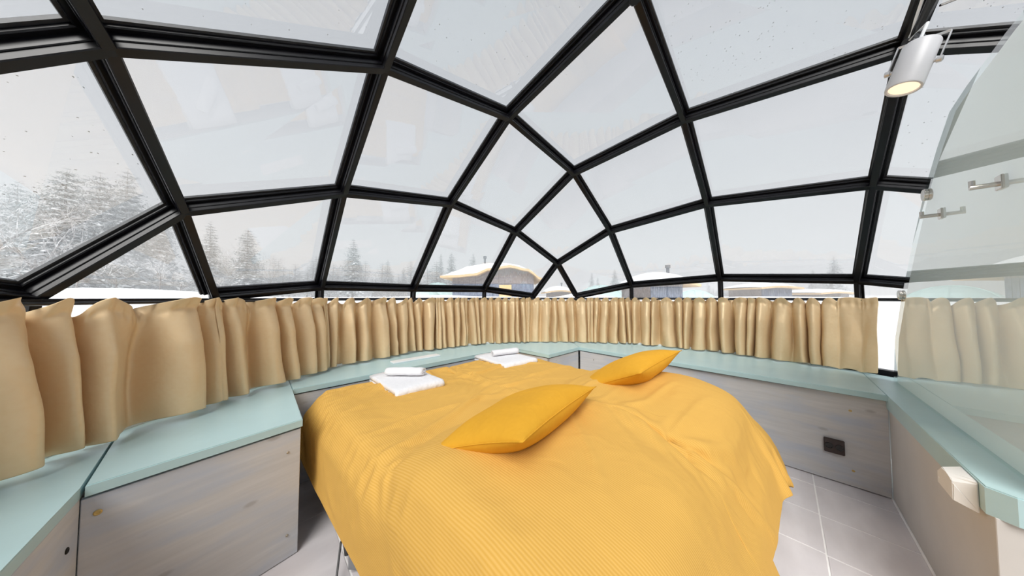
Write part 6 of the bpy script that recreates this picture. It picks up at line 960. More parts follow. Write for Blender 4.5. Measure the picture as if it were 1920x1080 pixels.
0,0,0,0,0,0,0,0,1,-1,1,-1,0,0,1,-1,0,1,-1,0,1,-1,0,1,-1,1,-2,1,1,-1,1,-1,-1,2,-1,0,0,0,0,-1,1,0,0,-1,1,0,0,0,0,-1,2,-1,1,-2,1,0,0,0,1,0,-1,0,0,1,-1,0,0,
-3,-4,8,-1,0,-5,4,-1,0,23,-1,1,0,-1,1,-1,1,0,0,-2,2,-1,0,0,0,1,0,0,0,0,0,0,0,0,0,0,1,0,0,0,0,-1,0,0,0,0,0,-1,1,0,0,0,-1,1,0,0,1,1,-2,-1,0,2,0,-1,0,0,0,
0,0,-3,3,0,0,0,0,-1,1,0,0,-2,2,0,0,0,1,-2,1,0,-3,3,0,0,-2,-1,-2,4,1,0,-3,3,-1,0,0,23,0,0,0,0,-1,1,-1,-1,-1,0,0,3,-1,0,1,-1,1,0,0,1,-1,0,0,0,0,0,0,-1,0,
0,0,0,0,0,-1,1,0,0,0,0,0,0,0,0,1,-1,2,-5,4,0,1,-1,1,-1,0,-1,1,0,-3,3,-1,1,0,-1,-2,2,1,-2,1,0,1,-1,1,1,-3,2,0,0,-1,0,0,-3,2,-1,3,0,0,-2,2,-3,3,-1,0,23,0,
-1,1,0,0,-1,0,-1,1,0,1,-1,0,1,-1,0,-1,1,0,-1,0,0,0,1,0,1,0,0,0,0,-1,1,0,-1,1,-1,0,1,-1,0,0,1,0,0,0,1,-2,0,0,0,0,2,-1,-2,2,0,-5,3,1,0,0,1,-8,8,-1,0,-1,1,
0,2,-4,3,0,-3,2,1,-2,-4,7,-1,0,0,0,-1,0,-1,0,2,-4,0,4,-2,0,23,0,0,-1,0,1,0,0,-3,0,1,1,-1,1,0,-1,0,1,-1,0,1,0,0,1,-1,1,-1,-1,0,-1,0,-1,-1,0,0,0,1,-1,-1,
-1,0,0,-1,0,-1,-1,6,4,-1,0,-1,0,-9,6,4,-10,5,2,2,2,0,-1,-11,6,-5,9,-1,0,1,-2,-4,8,-3,-4,6,1,-6,2,3,-3,4,-6,7,-8,7,-4,4,0,-2,0,2,-1,0,0,19,-17,2,2,3,1,2,
3,6,1,0,-1,1,0,-2,1,1,-1,-1,0,-2,-1,2,-3,-3,3,-5,0,-1,1,-2,9,-6,-1,0,-1,0,3,-3,1,0,0,0,3,-3,0,-1,-8,21,-2,-1,-6,7,-14,5,0,-5,13,-11,-1,-1,4,2,-1,0,-1,-3,
0,-1,1,9,-8,2,2,2,-7,7,0,-1,7,-11,12,-10,12,-7,6,-5,2,1,2,0,0,-2,0,2,19,1,0,-1,0,-1,1,-3,1,1,2,0,2,-2,0,-3,-8,7,-8,0,1,3,-5,3,2,-2,-1,1,-1,0,-9,17,-6,-1,
0,-1,2,-1,0,0,-1,0,-3,8,-5,-2,-5,-3,12,9,-1,-13,8,-11,8,0,-3,-2,1,2,0,1,0,1,-2,0,1,0,1,-2,-1,0,7,-9,5,-2,0,9,-15,16,-13,12,-9,9,-10,9,-7,7,-1,5,-12,8,-12,
14,4,-4,0,1,2,3,-1,3,0,0,0,0,-1,2,-6,-9,4,2,-3,1,1,1,-2,-1,3,-3,1,-1,0,0,0,-11,20,-8,-1,1,0,-1,0,1,0,0,0,-4,9,-8,6,-18,2,10,-4,6,-5,6,0,5,-12,8,0,-2,0,
2,0,-1,-1,1,0,0,3,-7,4,1,-1,-2,2,0,8,-17,17,-17,10,-9,13,-15,11,-5,11,-10,12,-16,10,-3,8,19,-5,5,2,1,0,-1,0,1,0,0,-1,1,0,-10,2,-4,2,2,-2,-1,6,-3,-2,0,0,
-1,1,0,-1,1,0,-1,-14,23,-8,2,-3,1,1,-2,1,0,0,0,0,-3,5,-2,-15,-3,22,-1,-1,-2,4,-9,6,-1,0,1,-4,4,-1,0,-2,2,0,1,-4,3,0,4,-8,5,-1,8,-19,19,-19,10,-4,11,-15,
14,-5,7,-11,11,-20,14,0,-3,1,19,3,0,0,0,-1,1,0,0,0,0,0,-1,-5,-1,-1,-2,0,2,-2,4,-1,-14,14,-5,1,-2,0,-1,0,0,3,-1,1,-15,23,-12,-5,8,-3,-2,2,-2,2,5,-9,15,-4,
2,-6,-10,-6,22,2,-6,-6,4,-1,1,1,-1,0,-1,1,0,0,1,-1,0,0,1,4,-2,0,-3,9,-19,18,-17,10,0,6,-14,13,-8,10,-12,13,-19,12,0,0,0,0,22,0,0,0,0,0,0,0,0,0,1,-2,-9,
-7,13,-13,12,-6,1,1,-4,1,-6,-4,9,2,-4,-3,0,1,0,-3,6,-4,3,-15,26,-2,-13,0,2,-1,5,-4,3,9,-10,5,2,3,-6,-8,-9,18,6,-4,-3,-1,1,-1,0,0,0,0,0,0,0,1,0,1,3,0,-10,
1,12,-18,16,-14,8,4,0,-10,12,-11,8,-8,14,-18,11,0,1,-2,1,0,22,-1,1,0,0,0,0,0,0,-1,-1,-10,-3,-1,-6,18,-11,3,2,1,-2,-3,-3,0,9,-5,0,-5,1,0,-1,1,-3,8,-7,2,
-15,20,8,-6,-4,-3,-3,7,-11,6,2,-1,5,4,3,-6,-5,-12,14,8,1,-1,-5,-1,0,0,0,0,1,1,0,1,2,1,-2,-13,6,11,-19,15,-11,6,3,-7,-1,11,-11,5,-3,12,-17,8,1,1,0,1,0,1,
21,1,-1,0,0,1,-1,1,-1,-1,-21,3,2,5,-3,2,10,-7,0,9,-8,-5,-1,-1,-4,7,0,-3,-1,0,1,0,-1,-2,9,-7,-2,-13,14,11,1,-1,-4,-9,9,-8,2,0,0,3,5,5,-6,-4,-12,7,4,4,3,
1,-1,-1,-1,-1,-3,-4,0,1,2,4,-13,12,7,-18,13,-7,5,1,-3,3,5,-12,7,0,7,-16,7,1,0,0,-1,1,0,0,21,0,0,0,1,-1,1,-9,5,-23,7,2,0,0,3,-2,-9,24,-30,9,19,-17,5,0,1,
0,8,-9,-1,0,0,0,0,-1,-1,10,-5,-4,-13,2,11,-8,10,5,-6,-1,-1,0,-1,0,1,5,8,1,-3,-15,-2,-2,1,0,0,1,2,1,3,6,5,1,-3,-17,17,1,-16,9,-2,0,1,-1,1,6,-10,9,-2,6,-13,
7,1,1,0,-1,0,0,0,0,22,0,0,0,-1,-1,-13,13,-18,-3,6,-2,2,0,4,-13,13,-6,-4,10,-13,19,-5,-4,1,0,6,-2,-6,0,0,0,0,0,-1,-1,9,1,-2,-9,-4,15,-7,-1,-1,0,0,-2,-2,
-2,-1,-1,2,5,6,7,0,1,-1,0,1,0,-1,0,0,-3,-5,-6,-10,19,-6,-10,8,1,-1,2,-1,2,3,-9,7,0,3,-10,5,0,1,1,0,1,1,0,0,1,21,0,0,-1,-2,-16,18,-10,-15,10,-1,0,0,4,-11,
9,9,-27,21,-12,22,-15,7,-3,0,-6,12,0,-6,-3,0,0,2,0,-1,-2,-5,3,5,8,-4,-7,1,-1,1,0,-1,0,0,-1,-2,-2,-4,-3,-2,0,1,1,2,1,0,1,0,0,-1,0,-2,1,13,-9,-2,7,1,0,1,
0,2,0,-5,4,-1,-2,-4,4,1,1,0,-1,0,1,0,0,2,0,19,-1,-3,3,-22,22,-2,-19,-1,8,0,1,0,-5,5,12,-29,16,-7,14,-4,1,4,1,4,-3,-1,2,-4,-2,-1,1,-1,2,1,2,4,0,-3,-14,0,
2,0,1,0,1,1,0,0,0,0,0,0,-1,0,-1,0,-1,-1,-1,1,-1,0,0,0,0,2,3,-5,2,3,-1,1,0,-1,0,-2,-1,1,0,-1,0,2,2,0,-1,0,1,0,-1,0,1,-1,0,55,6,11,13,13,13,12,12,8,14,20,
20,21,21,17,14,19,24,-8,22,21,22,22,21,22,22,21,22,22,21,22,22,21,22,22,21,22,22,21,22,22,21,22,22,21,22,22,21,22,22,21,22,22,21,22,22,21,22,22,21,22,22,
21,22,22,21,22,22,21,22,22,21,22,22,21,22,22,21,22,22,21,22,22,21,22,22,21,22,22,21,22,22,21,22,-1,0,-1,0,1,0,1,-5,4,-3,-1,-4,1,-5,2,-1,8,-3,25,-30,6,-7,
6,3,0,1,3,-3,-2,3,0,1,0,2,1,2,1,-4,4,2,-3,10,-1,-5,-1,-8,-1,2,0,2,0,0,-4,0,-1,1,3,1,0,-2,1,0,-3,0,-1,2,1,1,-1,-2,1,2,0,-2,1,0,1,0,0,0,2,-5,2,2,-3,-2,2,
0,1,1,1,1,-3,0,-2,2,-3,1,1,1,-6,7,-1,-4,-1,-4,-1,4,1,3,-8,6,4,-9,-14,11,4,2,2,1,-6,4,3,-2,2,1,0,-1,0,1,0,6,-4,-1,5,-8,5,-4,3,-1,2,-3,1,-1,1,1,-2,2,-2,0,
0,0,1,0,-1,0,0,1,-2,-1,0,0,3,2,-2,-2,2,3,0,-5,0,2,0,2,-11,6,-1,0,4,3,1,1,-1,-6,-1,-1,4,0,-1,-1,0,-1,0,-3,8,-2,-3,-4,-5,7,-10,2,4,7,-4,-5,3,25,-17,2,-7,
-3,-1,-1,7,-2,1,1,-1,-2,3,1,1,0,0,-5,1,-1,0,1,-8,14,-5,8,-1,-2,1,0,-1,1,-1,-5,3,0,0,-1,0,4,1,-7,5,-1,-2,1,0,0,-5,0,2,2,-1,0,1,6,0,0,1,-6,4,0,0,0,0,0,-1,
0,-1,6,-7,1,-1,0,-2,1,-1,-1,-1,4,-1,-6,-1,13,-3,-8,11,-1,-6,-2,-6,-1,-15,10,28,-14,0,1,0,0,-2,2,-3,0,1,2,0,-1,0,-2,-3,3,1,0,-1,1,-2,-2,9,-4,1,2,-1,1,2,
-10,8,-2,1,0,-2,1,0,1,1,-2,1,-6,6,0,0,1,1,-1,0,0,1,0,0,-1,0,0,-10,5,6,-4,-1,1,0,0,0,1,-1,0,6,-3,-1,0,-2,0,0,-1,1,0,0,4,1,-14,1,11,-6,2,-3,-16,14,-7,17,
-5,0,3,-1,1,1,1,-3,0,-1,-1,-1,0,0,1,-2,-1,3,1,-1,1,-1,-2,2,0,0,5,-5,3,0,-1,0,1,-1,1,0,-1,0,1,0,0,0,0,-1,1,0,0,1,-1,1,0,0,0,-1,1,0,1,0,0,-3,0,-3,2,2,-1,
0,0,0,-2,-1,0,0,0,4,0,-1,-1,1,-1,-1,0,-3,-8,-3,7,11,-11,6,-14,-4,15,-1,8,-4,2,-1,2,0,-1,0,0,3,0,-2,1,-2,0,-1,-2,0,3,0,-1,1,0,-1,-4,5,0,-1,4,1,-1,-1,0,-3,
3,-5,5,0,0,0,-1,1,-1,0,0,0,2,-1,0,-1,1,2,-1,0,0,0,-1,1,0,0,0,-2,0,-1,2,-1,0,1,-2,1,-2,4,2,0,1,-4,0,-2,0,2,-3,1,-3,-11,5,9,12,-17,9,-14,14,-6,1,1,0,-1,0,
0,1,1,0,-1,-1,0,0,3,-5,2,0,1,0,1,-1,0,1,0,0,0,-2,1,0,0,0,3,-1,1,-1,-3,4,-2,0,1,0,0,0,0,0,0,0,-4,4,0,1,-1,-2,0,3,1,-1,0,0,-1,0,1,0,-3,-2,3,0,0,1,-2,2,-1,
3,-1,-2,1,-1,1,0,-1,0,-3,1,0,-14,11,10,6,-16,4,-8,13,-15,8,4,-1,-1,0,-1,-1,2,0,0,1,-2,0,-3,-1,5,1,-1,0,0,0,0,0,0,0,0,0,0,0,1,-1,0,1,2,-1,0,-1,2,-2,1,-2,
1,1,0,0,0,-1,2,0,0,0,-2,2,0,0,0,-1,0,0,1,0,0,-1,1,0,2,-4,1,0,-1,1,0,0,1,0,-2,1,0,0,0,-2,1,2,0,-18,17,9,0,-7,5,0,-5,-2,-8,9,-1,-3,0,1,0,0,0,-1,0,0,3,-5,
3,0,1,-1,1,-1,0,0,0,0,1,0,0,0,0,1,-2,0,0,-2,4,-1,1,2,-3,2,-2,0,1,0,0,0,0,0,1,-1,0,1,0,-2,1,1,-1,0,1,0,0,-1,1,0,-1,1,0,-1,0,0,0,1,-1,1,-2,-4,2,0,3,0,0,-1,
0,-3,-10,21,1,-5,-3,0,-1,-3,6,-12,6,5,-5,2,0,0,0,-1,1,0,0,0,-1,1,-2,3,-1,0,0,0,0,0,1,0,-1,0,0,1,0,0,1,-1,-1,-1,0,2,0,2,-7,6,0,0,0,0,0,0,0,0,1,-1,0,1,-1,
0,0,0,0,0,1,0,0,0,-1,0,1,0,0,-1,0,1,1,-1,-1,-1,-5,5,1,0,-1,1,0,-2,-7,-3,19,-10,1,-4,2,3,-3,2,-2,-6,9,-1,0,-1,1,0,0,1,0,-1,0,-1,1,0,0,0,0,1,-1,0,1,-1,0,
0,0,0,1,1,0,0,-1,0,1,-2,-1,4,-3,4,-4,1,1,0,0,0,0,-1,0,0,2,0,0,-1,0,0,0,-1,2,0,0,0,-1,1,-1,1,0,0,0,0,0,0,-1,-3,2,-4,6,-1,-1,0,1,0,0,-1,-2,7,-2,-4,-4,7,-1,
-3,0,3,-14,9,4,-1,-1,1,0,0,0,0,0,0,0,0,0,1,-1,0,0,0,0,0,0,1,-1,1,0,0,-2,2,1,0,-1,1,-1,0,0,-2,4,-1,-1,1,0,0,0,0,0,0,0,0,1,2,-3,-1,1,1,0,1,-2,0,0,1,0,-1,
1,-1,0,1,0,1,0,-1,-1,2,-2,4,-3,-1,0,1,-1,0,0,-2,3,4,-6,4,-6,2,-1,-5,8,-14,19,-8,1,-1,-1,1,0,0,0,0,0,1,-1,1,-1,0,0,0,1,-1,0,0,0,0,1,-1,0,0,1,-5,6,-2,2,-1,
1,0,-1,-1,4,-4,1,1,1,0,-1,0,0,0,-1,-3,3,4,-3,-1,1,0,0,0,1,-1,0,0,-1,1,0,1,-1,1,0,1,-1,0,1,0,1,-3,0,2,-1,-2,1,0,0,-1,3,-2,-1,0,0,-1,-3,10,-16,15,-5,0,3,
-7,3,0,0,0,1,0,0,0,0,-1,0,0,0,0,0,0,0,0,0,1,-1,0,0,-1,0,2,0,1,0,0,-1,1,0,0,2,-9,7,-1,1,1,-1,0,0,0,0,3,-1,-1,0,-1,0,-1,1,-1,0,1,0,0,0,0,0,0,1,-2,-2,5,0,
0,0,0,-1,-1,4,-5,1,1,-1,0,0,0,2,-2,-1,0,-1,0,4,-3,0,3,-6,3,1,-1,0,-1,0,0,1,0,0,0,0,0,0,-1,0,1,-1,0,0,0,0,0,0,0,-2,1,0,2,0,0,0,0,1,0,-1,3,-2,-3,3,0,-1,0,
2,0,0,-2,2,-1,-1,1,0,1,-2,1,-2,0,1,0,0,0,0,1,0,0,0,0,3,1,-1,-2,-3,-2,1,5,-1,-1,2,-3,1,0,0,-1,1,-1,-3,-1,4,-1,1,-1,2,-1,0,1,-1,0,-1,0,0,1,-1,1,0,0,-1,1,
0,-1,0,0,0,0,0,0,1,-1,0,-2,3,-2,1,0,0,1,0,0,0,1,0,1,-2,-1,1,0,0,1,-1,0,1,0,-1,1,3,-5,4,-5,2,-1,0,2,-1,1,0,0,1,-1,0,-1,0,3,0,-6,1,3,3,-2,2,-3,0,1,-1,1,-2,
1,0,-1,0,0,4,-4,4,-6,1,0,2,-1,0,1,0,-2,1,-2,1,0,1,0,0,0,0,-1,0,1,0,-1,0,0,0,1,-1,0,-1,2,-3,3,0,0,0,-1,0,1,-1,2,0,-1,-10,11,0,-1,0,0,1,0,-1,2,-1,0,0,3,-1,
-4,0,1,1,-1,1,-1,0,0,0,1,0,0,-1,4,-2,-1,1,-1,0,3,-5,2,-1,0,-1,1,2,-1,0,-1,0,0,0,5,-9,5,-2,-1,4,-3,1,0,0,-1,0,0,0,-1,1,0,1,0,-1,0,1,-1,0,0,0,1,0,-1,0,0,
1,-2,2,0,0,0,0,0,-1,0,-1,2,0,1,0,0,-1,1,0,-1,0,0,0,0,1,0,0,-1,1,-1,1,0,0,0,0,0,-1,0,1,0,0,0,-2,3,-4,4,-1,1,0,-1,0,0,-2,5,-3,2,-2,0,0,0,-1,0,0,-2,5,-8,1,
1,5,-3,2,0,-2,0,-1,0,0,0,1,0,0,0,0,1,-1,0,0,0,1,-1,0,0,1,-1,-1,2,1,-1,0,-1,0,0,0,-1,0,1,0,1,1,0,-1,0,0,1,-1,0,0,1,0,0,0,0,0,0,-1,1,0,0,-1,1,0,0,0,-1,0,
1,-5,6,-3,3,0,-1,1,-1,-1,0,3,-3,3,-2,-1,1,0,-1,1,-1,0,2,-2,3,-7,-1,3,2,2,-2,-1,0,0,-1,-1,1,0,1,0,-1,3,-2,0,0,1,0,-1,0,1,0,-2,1,1,0,0,1,-1,0,0,-1,0,0,0,
-1,1,0,0,2,0,0,0,-1,0,1,0,0,0,1,-1,-1,1,-1,1,-1,1,0,0,0,0,-1,0,1,0,-1,-1,1,1,1,0,0,-1,1,-1,1,0,-1,1,1,-1,-1,0,-1,0,1,-1,0,0,1,3,-3,-4,2,3,-1,-3,0,-1,1,
-1,0,1,0,0,1,-1,0,0,1,0,0,1,0,-1,0,1,0,0,1,-1,0,0,0,0,0,-1,0,0,1,-2,1,1,0,0,0,0,0,1,-1,1,0,0,0,0,1,-1,0,-1,1,0,0,0,0,0,0,0,-1,1,-1,2,-5,6,-1,0,0,0,-1,1,
-1,1,0,1,-5,1,2,0,-1,0,0,1,-1,0,-3,-1,1,1,1,-1,7,-9,3,-1,0,0,-1,1,0,0,-1,1,1,0,1,0,0,-1,1,0,0,0,0,1,-1,0,0,0,0,-1,1,0,-1,0,-2,2,-1,2,1,-1,1,0,0,-1,1,0,
0,0,0,0,0,0,0,0,0,-1,1,0,0,0,0,0,0,0,-5,6,-1,1,0,0,0,0,-1,0,1,-1,2,-7,4,1,0,0,-1,0,0,0,1,-1,3,2,-1,-1,-3,1,-3,3,-2,-1,-1,0,0,1,0,0,0,0,0,0,1,1,0,0,-1,1,
0,0,0,0,0,0,0,0,0,0,-1,1,0,-2,2,-2,1,1,0,1,-1,1,0,0,0,-1,0,1,-1,1,0,0,0,0,-1,1,0,0,0,0,0,0,0,-1,1,0,0,1,0,-1,0,0,0,1,-1,-5,-1,7,-2,2,-1,0,-1,0,0,0,0,0,
-1,0,2,0,1,-4,3,-1,0,-1,0,-1,0,0,0,0,1,-1,0,1,0,0,0,1,0,-1,1,0,0,-1,1,0,0,0,0,0,0,0,-1,2,-3,2,0,0,1,0,0,-1,1,0,-1,1,0,-1,1,-1,3,-3,1,0,1,-1,0,0,0,0,0,0,
0,-1,2,-6,6,0,0,0,0,0,-1,0,1,1,3,-7,4,0,-2,0,-1,0,0,0,0,0,-1,1,0,2,1,-1,-3,0,0,0,0,-1,0,1,-1,0,0,1,0,-1,1,1,0,-1,1,0,-1,1,0,0,0,0,-1,1,0,0,0,-1,2,-2,3,
-2,0,1,-1,0,1,0,0,0,0,0,-1,1,-1,1,0,0,1,0,-1,0,0,0,-1,1,0,0,0,-3,3,1,0,-1,-2,2,0,0,1,0,-1,1,-1,2,0,0,-2,0,-1,0,0,0,0,0,0,0,1,0,0,1,0,-2,0,-1,0,0,-1,1,0,
0,-1,0,0,1,0,1,0,0,-1,1,0,-1,0,1,-1,1,0,0,0,1,0,0,-2,2,-2,1,0,1,-1,1,-1,1,-1,1,0,-1,1,-1,0,0,0,-1,2,0,0,1,-1,0,0,-1,1,0,-1,2,-5,5,1,-2,0,0,0,0,1,3,-6,4,
-1,1,0,0,-2,0,0,-1,0,0,0,0,-1,1,0,0,-1,2,0,-1,0,0,-1,0,0,-1,1,-1,1,-1,1,-1,2,-1,0,1,0,-1,0,1,0,-1,1,-1,1,0,0,0,0,0,1,-1,1,0,-1,1,-1,0,1,0,0,-1,1,0,-1,1,
0,-1,1,-1,1,0,1,-1,0,0,-1,1,0,0,-2,2,2,0,-1,-1,0,0,0,-4,2,2,2,-1,0,1,-1,-7,6,0,-3,2,0,0,0,0,0,0,-1,-3,-2,3,3,1,-1,0,-1,0,0,1,-1,0,0,0,0,0,0,0,1,-1,0,1,
0,-1,1,0,-1,1,-1,0,1,0,0,0,0,1,-2,2,-2,2,0,0,0,-1,1,0,-1,1,0,-1,1,0,-1,0,1,1,-1,1,0,-1,0,0,0,-3,4,-4,3,1,0,0,-1,0,-2,4,-2,-1,3,-1,2,1,-2,-2,0,0,-6,1,3,
1,0,0,0,-1,-1,2,2,-1,-1,0,0,0,0,-1,1,-1,0,0,0,1,-1,1,-1,1,-1,1,0,-1,1,0,0,0,0,-1,1,0,0,1,0,0,1,-2,2,-2,1,3,-5,2,0,0,0,0,0,0,0,0,-1,0,0,0,1,0,0,0,0,0,0,
0,0,0,-3,4,0,-1,1,-1,1,-1,2,-4,4,-1,1,0,-3,-3,-5,9,0,0,-11,1,0,2,3,4,0,-3,0,0,-1,1,3,0,0,0,0,0,-1,1,0,0,0,-1,1,-1,1,-1,1,-1,1,0,-1,1,-1,1,0,0,0,0,1,-1,
1,1,-2,1,-1,2,-7,8,-2,0,0,0,-1,1,0,-1,1,0,0,0,0,0,0,0,0,0,1,0,0,0,-3,2,0,1,0,0,-1,0,1,-1,-3,4,0,0,-3,-2,1,4,0,-1,0,0,-16,0,0,0,0,0,2,1,2,1,3,1,3,4,-1,-2,
1,0,0,-1,0,1,0,0,0,0,0,0,-1,1,-1,1,0,0,1,-1,0,0,0,0,0,1,0,0,1,0,1,-7,6,-3,1,1,0,0,0,0,0,0,-1,0,0,0,0,0,1,0,0,0,0,0,1,-1,0,-1,2,0,0,0,0,0,0,-3,3,1,-1,1,
1,0,-1,-1,-2,1,0,0,3,-2,-2,-1,-2,-1,-2,-1,-2,1,2,-1,-1,1,2,4,1,0,0,0,0,0,0,0,0,0,-1,1,0,-1,1,-1,1,0,0,0,0,1,-1,1,0,-1,1,0,0,2,-5,5,0,-4,2,1,-1,0,0,-1,1,
0,-1,0,0,0,0,1,1,-1,0,0,-1,1,0,-1,2,0,0,0,-1,0,0,1,-3,3,1,-1,1,-3,2,2,-1,-10,9,0,-1,0,21,0,1,-1,0,-1,-2,0,-3,-6,1,-5,4,-2,-2,-5,-2,0,1,0,0,0,0,0,-1,1,0,
-1,1,0,0,0,0,0,0,0,0,0,1,-1,0,1,0,-1,2,-3,4,0,0,-5,4,-1,0,0,0,0,-1,0,0,0,1,0,0,0,0,0,1,-1,-1,1,0,1,-1,1,0,-1,1,0,-2,2,0,1,-1,-1,-1,3,-3,-8,0,11,0,-4,2,
0,6,0,-2,-1,-1,-2,-2,-2,9,5,-8,9,-7,-6,0,2,-1,0,-1,1,0,0,0,0,0,-1,1,0,0,0,0,0,0,0,0,0,1,-1,0,1,0,0,-1,2,-2,2,0,1,1,-6,5,-2,1,-1,-1,1,-1,0,1,0,-2,0,0,2,
0,1,-2,0,2,-1,0,-1,1,1,0,0,0,0,-1,1,0,0,0,1,-1,-4,-5,9,1,0,-3,0,1,0,-1,-2,0,-1,-1,0,1,-1,0,2,7,-6,-3,5,0,0,0,0,-1,0,0,0,0,0,0,0,0,0,0,0,0,0,0,0,0,1,-1,
1,0,-1,0,0,1,-1,1,0,2,1,2,-3,-1,2,-3,0,0,-1,1,-1,1,-1,0,0,1,-1,2,-2,1,1,-1,0,0,1,0,-1,1,-1,0,1,-1,-2,4,0,-2,-2,-2,-1,7,-1,1,-2,3,-3,0,0,-2,0,0,1,1,0,1,
0,-11,-1,-1,2,9,3,-1,-2,0,0,1,0,0,-1,0,0,0,0,0,0,0,0,0,0,0,0,0,0,0,0,-1,1,0,0,0,0,1,0,0,2,-4,7,-5,-2,1,1,1,-1,0,0,-1,-1,1,1,-2,2,0,1,1,-1,0,0,0,0,0,0,-1,
0,1,-4,4,0,0,-2,-1,-1,1,5,-2,-1,2,2,-9,6,-1,0,-1,0,-1,0,0,0,0,-2,9,-1,-3,-3,-7,2,3,3,2,0,0,-1,1,0,-1,0,0,0,-1,1,-1,1,-1,1,-1,0,0,0,0,0,0,0,0,1,0,0,0,2,
0,0,-3,0,0,1,1,0,-1,-1,1,-1,-1,1,1,-1,-1,2,1,0,-1,0,1,0,0,-1,0,0,-1,2,-3,3,-1,2,0,0,1,1,-1,-3,3,0,-1,-4,7,-6,1,0,-3,1,1,0,0,0,0,1,-11,-1,2,2,10,-1,-4,5,
0,-2,1,0,-1,0,-1,0,0,1,0,0,0,-1,1,-1,0,0,0,-1,1,-1,1,-1,0,-1,0,1,0,0,1,3,-3,0,0,1,-2,-1,2,0,-2,2,-1,2,-1,0,0,1,1,-1,1,0,-1,1,0,0,0,0,0,-1,2,-1,2,0,-1,0,
-1,-2,2,0,-3,2,1,1,1,-2,-1,0,-9,-13,0,0,0,2,1,2,9,3,2,4,-6,-2,9,0,-5,4,1,0,0,0,0,0,0,-1,0,0,0,0,0,-2,0,-1,0,1,-1,0,0,0,0,0,0,0,0,0,2,3,-3,-1,0,0,2,-1,-1,
0,1,-2,2,-1,0,0,1,0,0,1,-1,0,1,-1,-1,1,1,0,0,-1,1,1,-1,-2,-1,-3,1,2,1,2,2,-1,0,2,0,-3,-1,0,-22,14,2,3,3,3,4,-3,3,-1,-2,-5,-5,3,4,-7,10,4,-5,2,0,-1,-2,0,
1,-2,0,-1,0,1,-1,3,-2,-2,0,-1,1,-1,0,0,0,0,0,1,1,-1,1,-4,2,-2,6,-1,-6,3,-1,2,0,1,-1,0,1,-1,1,0,0,0,0,0,0,0,1,0,-1,-1,1,1,0,0,-2,0,-2,4,1,1,1,-2,1,0,-2,
-1,-4,9,-1,-5,14,-5,5,0,-1,-3,-5,1,-11,0,1,-3,4,4,-10,13,3,-1,-2,-1,0,0,0,-1,0,-1,-1,0,1,-1,1,0,3,-1,-5,1,-1,1,-1,1,0,0,0,0,0,2,2,-6,3,0,-4,-2,4,-1,1,0,
0,0,1,1,-1,1,0,0,0,0,1,0,-1,0,0,1,0,1,-1,0,0,-2,0,-1,2,1,1,-1,-3,4,0,-1,2,-1,-1,3,1,6,5,8,-7,-4,-6,-2,-2,0,7,-4,-2,5,-1,-3,9,2,0,0,-1,0,0,-3,2,-1,0,-1,
-1,1,-1,0,0,0,0,4,0,-6,0,1,0,0,0,0,1,0,0,2,-3,-1,-1,3,2,-2,0,-1,0,0,-1,2,0,-1,1,0,0,0,0,1,-1,0,0,1,0,0,-1,0,1,0,-3,0,0,1,2,1,-2,0,3,-1,-1,1,-3,-1,6,0,-1,
0,8,-9,-2,-2,5,1,1,0,-4,-2,1,-1,4,5,1,-3,2,0,-1,-1,-2,1,0,1,-1,0,-1,-1,0,1,0,-1,0,0,4,0,-4,-1,1,-1,0,1,-1,0,2,4,-7,0,1,-2,2,4,-3,1,-3,1,1,-1,0,1,-1,0,1,
0,0,0,0,1,0,-1,1,-1,1,0,0,-3,0,0,1,2,1,-2,1,1,0,-1,1,-2,-1,4,0,0,1,0,-1,0,-2,2,-2,0,0,1,-1,-1,2,4,5,1,-2,-5,2,3,-3,1,2,0,-4,1,-1,0,-3,0,1,-1,0,1,0,-1,0,
6,-3,0,-3,0,0,0,1,1,2,-8,2,0,1,1,-2,1,5,-4,3,-3,0,1,0,-1,1,0,-1,1,1,-1,1,-1,0,1,-1,0,-1,1,-3,1,1,1,1,0,0,0,1,0,0,0,-3,1,4,0,0,0,0,0,-1,0,-1,-1,1,-1,0,-1,
-2,8,1,5,0,0,0,2,-9,3,-1,1,0,1,-3,1,-4,2,0,-1,0,0,0,0,-1,1,-1,0,7,-6,2,-1,-1,-1,1,3,-3,-3,0,0,0,1,2,-3,1,4,-3,2,0,-1,0,0,-1,1,0,0,0,0,0,0,0,-1,1,-2,2,-3,
1,2,0,1,0,1,-1,0,0,1,0,-2,1,2,0,0,0,0,0,0,-1,0,0,-2,0,0,-3,-1,9,3,3,0,0,0,0,-1,2,-7,2,0,0,2,-2,-1,2,-4,0,-1,-1,1,-1,0,1,-1,1,-2,1,6,-4,0,1,0,2,-4,-5,1,
0,1,0,0,0,3,-3,0,3,-2,1,0,0,1,0,-1,1,0,0,1,-1,1,0,-1,-3,2,-1,0,3,0,1,0,0,0,-1,1,0,0,-2,2,2,0,0,0,0,0,0,0,-2,0,0,-1,-2,0,5,12,-6,-2,3,0,0,0,1,1,-2,-8,6,
-1,-1,-5,5,0,0,-1,5,-8,1,-1,1,-1,-1,1,0,1,-2,0,5,0,-1,2,-6,-2,1,0,0,-1,0,1,0,0,2,0,0,0,0,0,0,-1,1,0,0,0,0,0,1,-1,0,-2,2,1,-1,2,0,0,1,0,0,-1,0,0,1,-1,1,
1,0,0,0,0,0,0,0,1,-1,-4,2,2,1,4,10,-15,12,-4,1,0,0,1,-1,0,1,4,-3,-9,1,6,-4,0,-1,0,1,-3,-2,0,0,0,0,-1,1,0,1,0,0,1,0,-5,1,-1,0,1,0,0,0,0,0,0,0,0,0,3,-1,0,
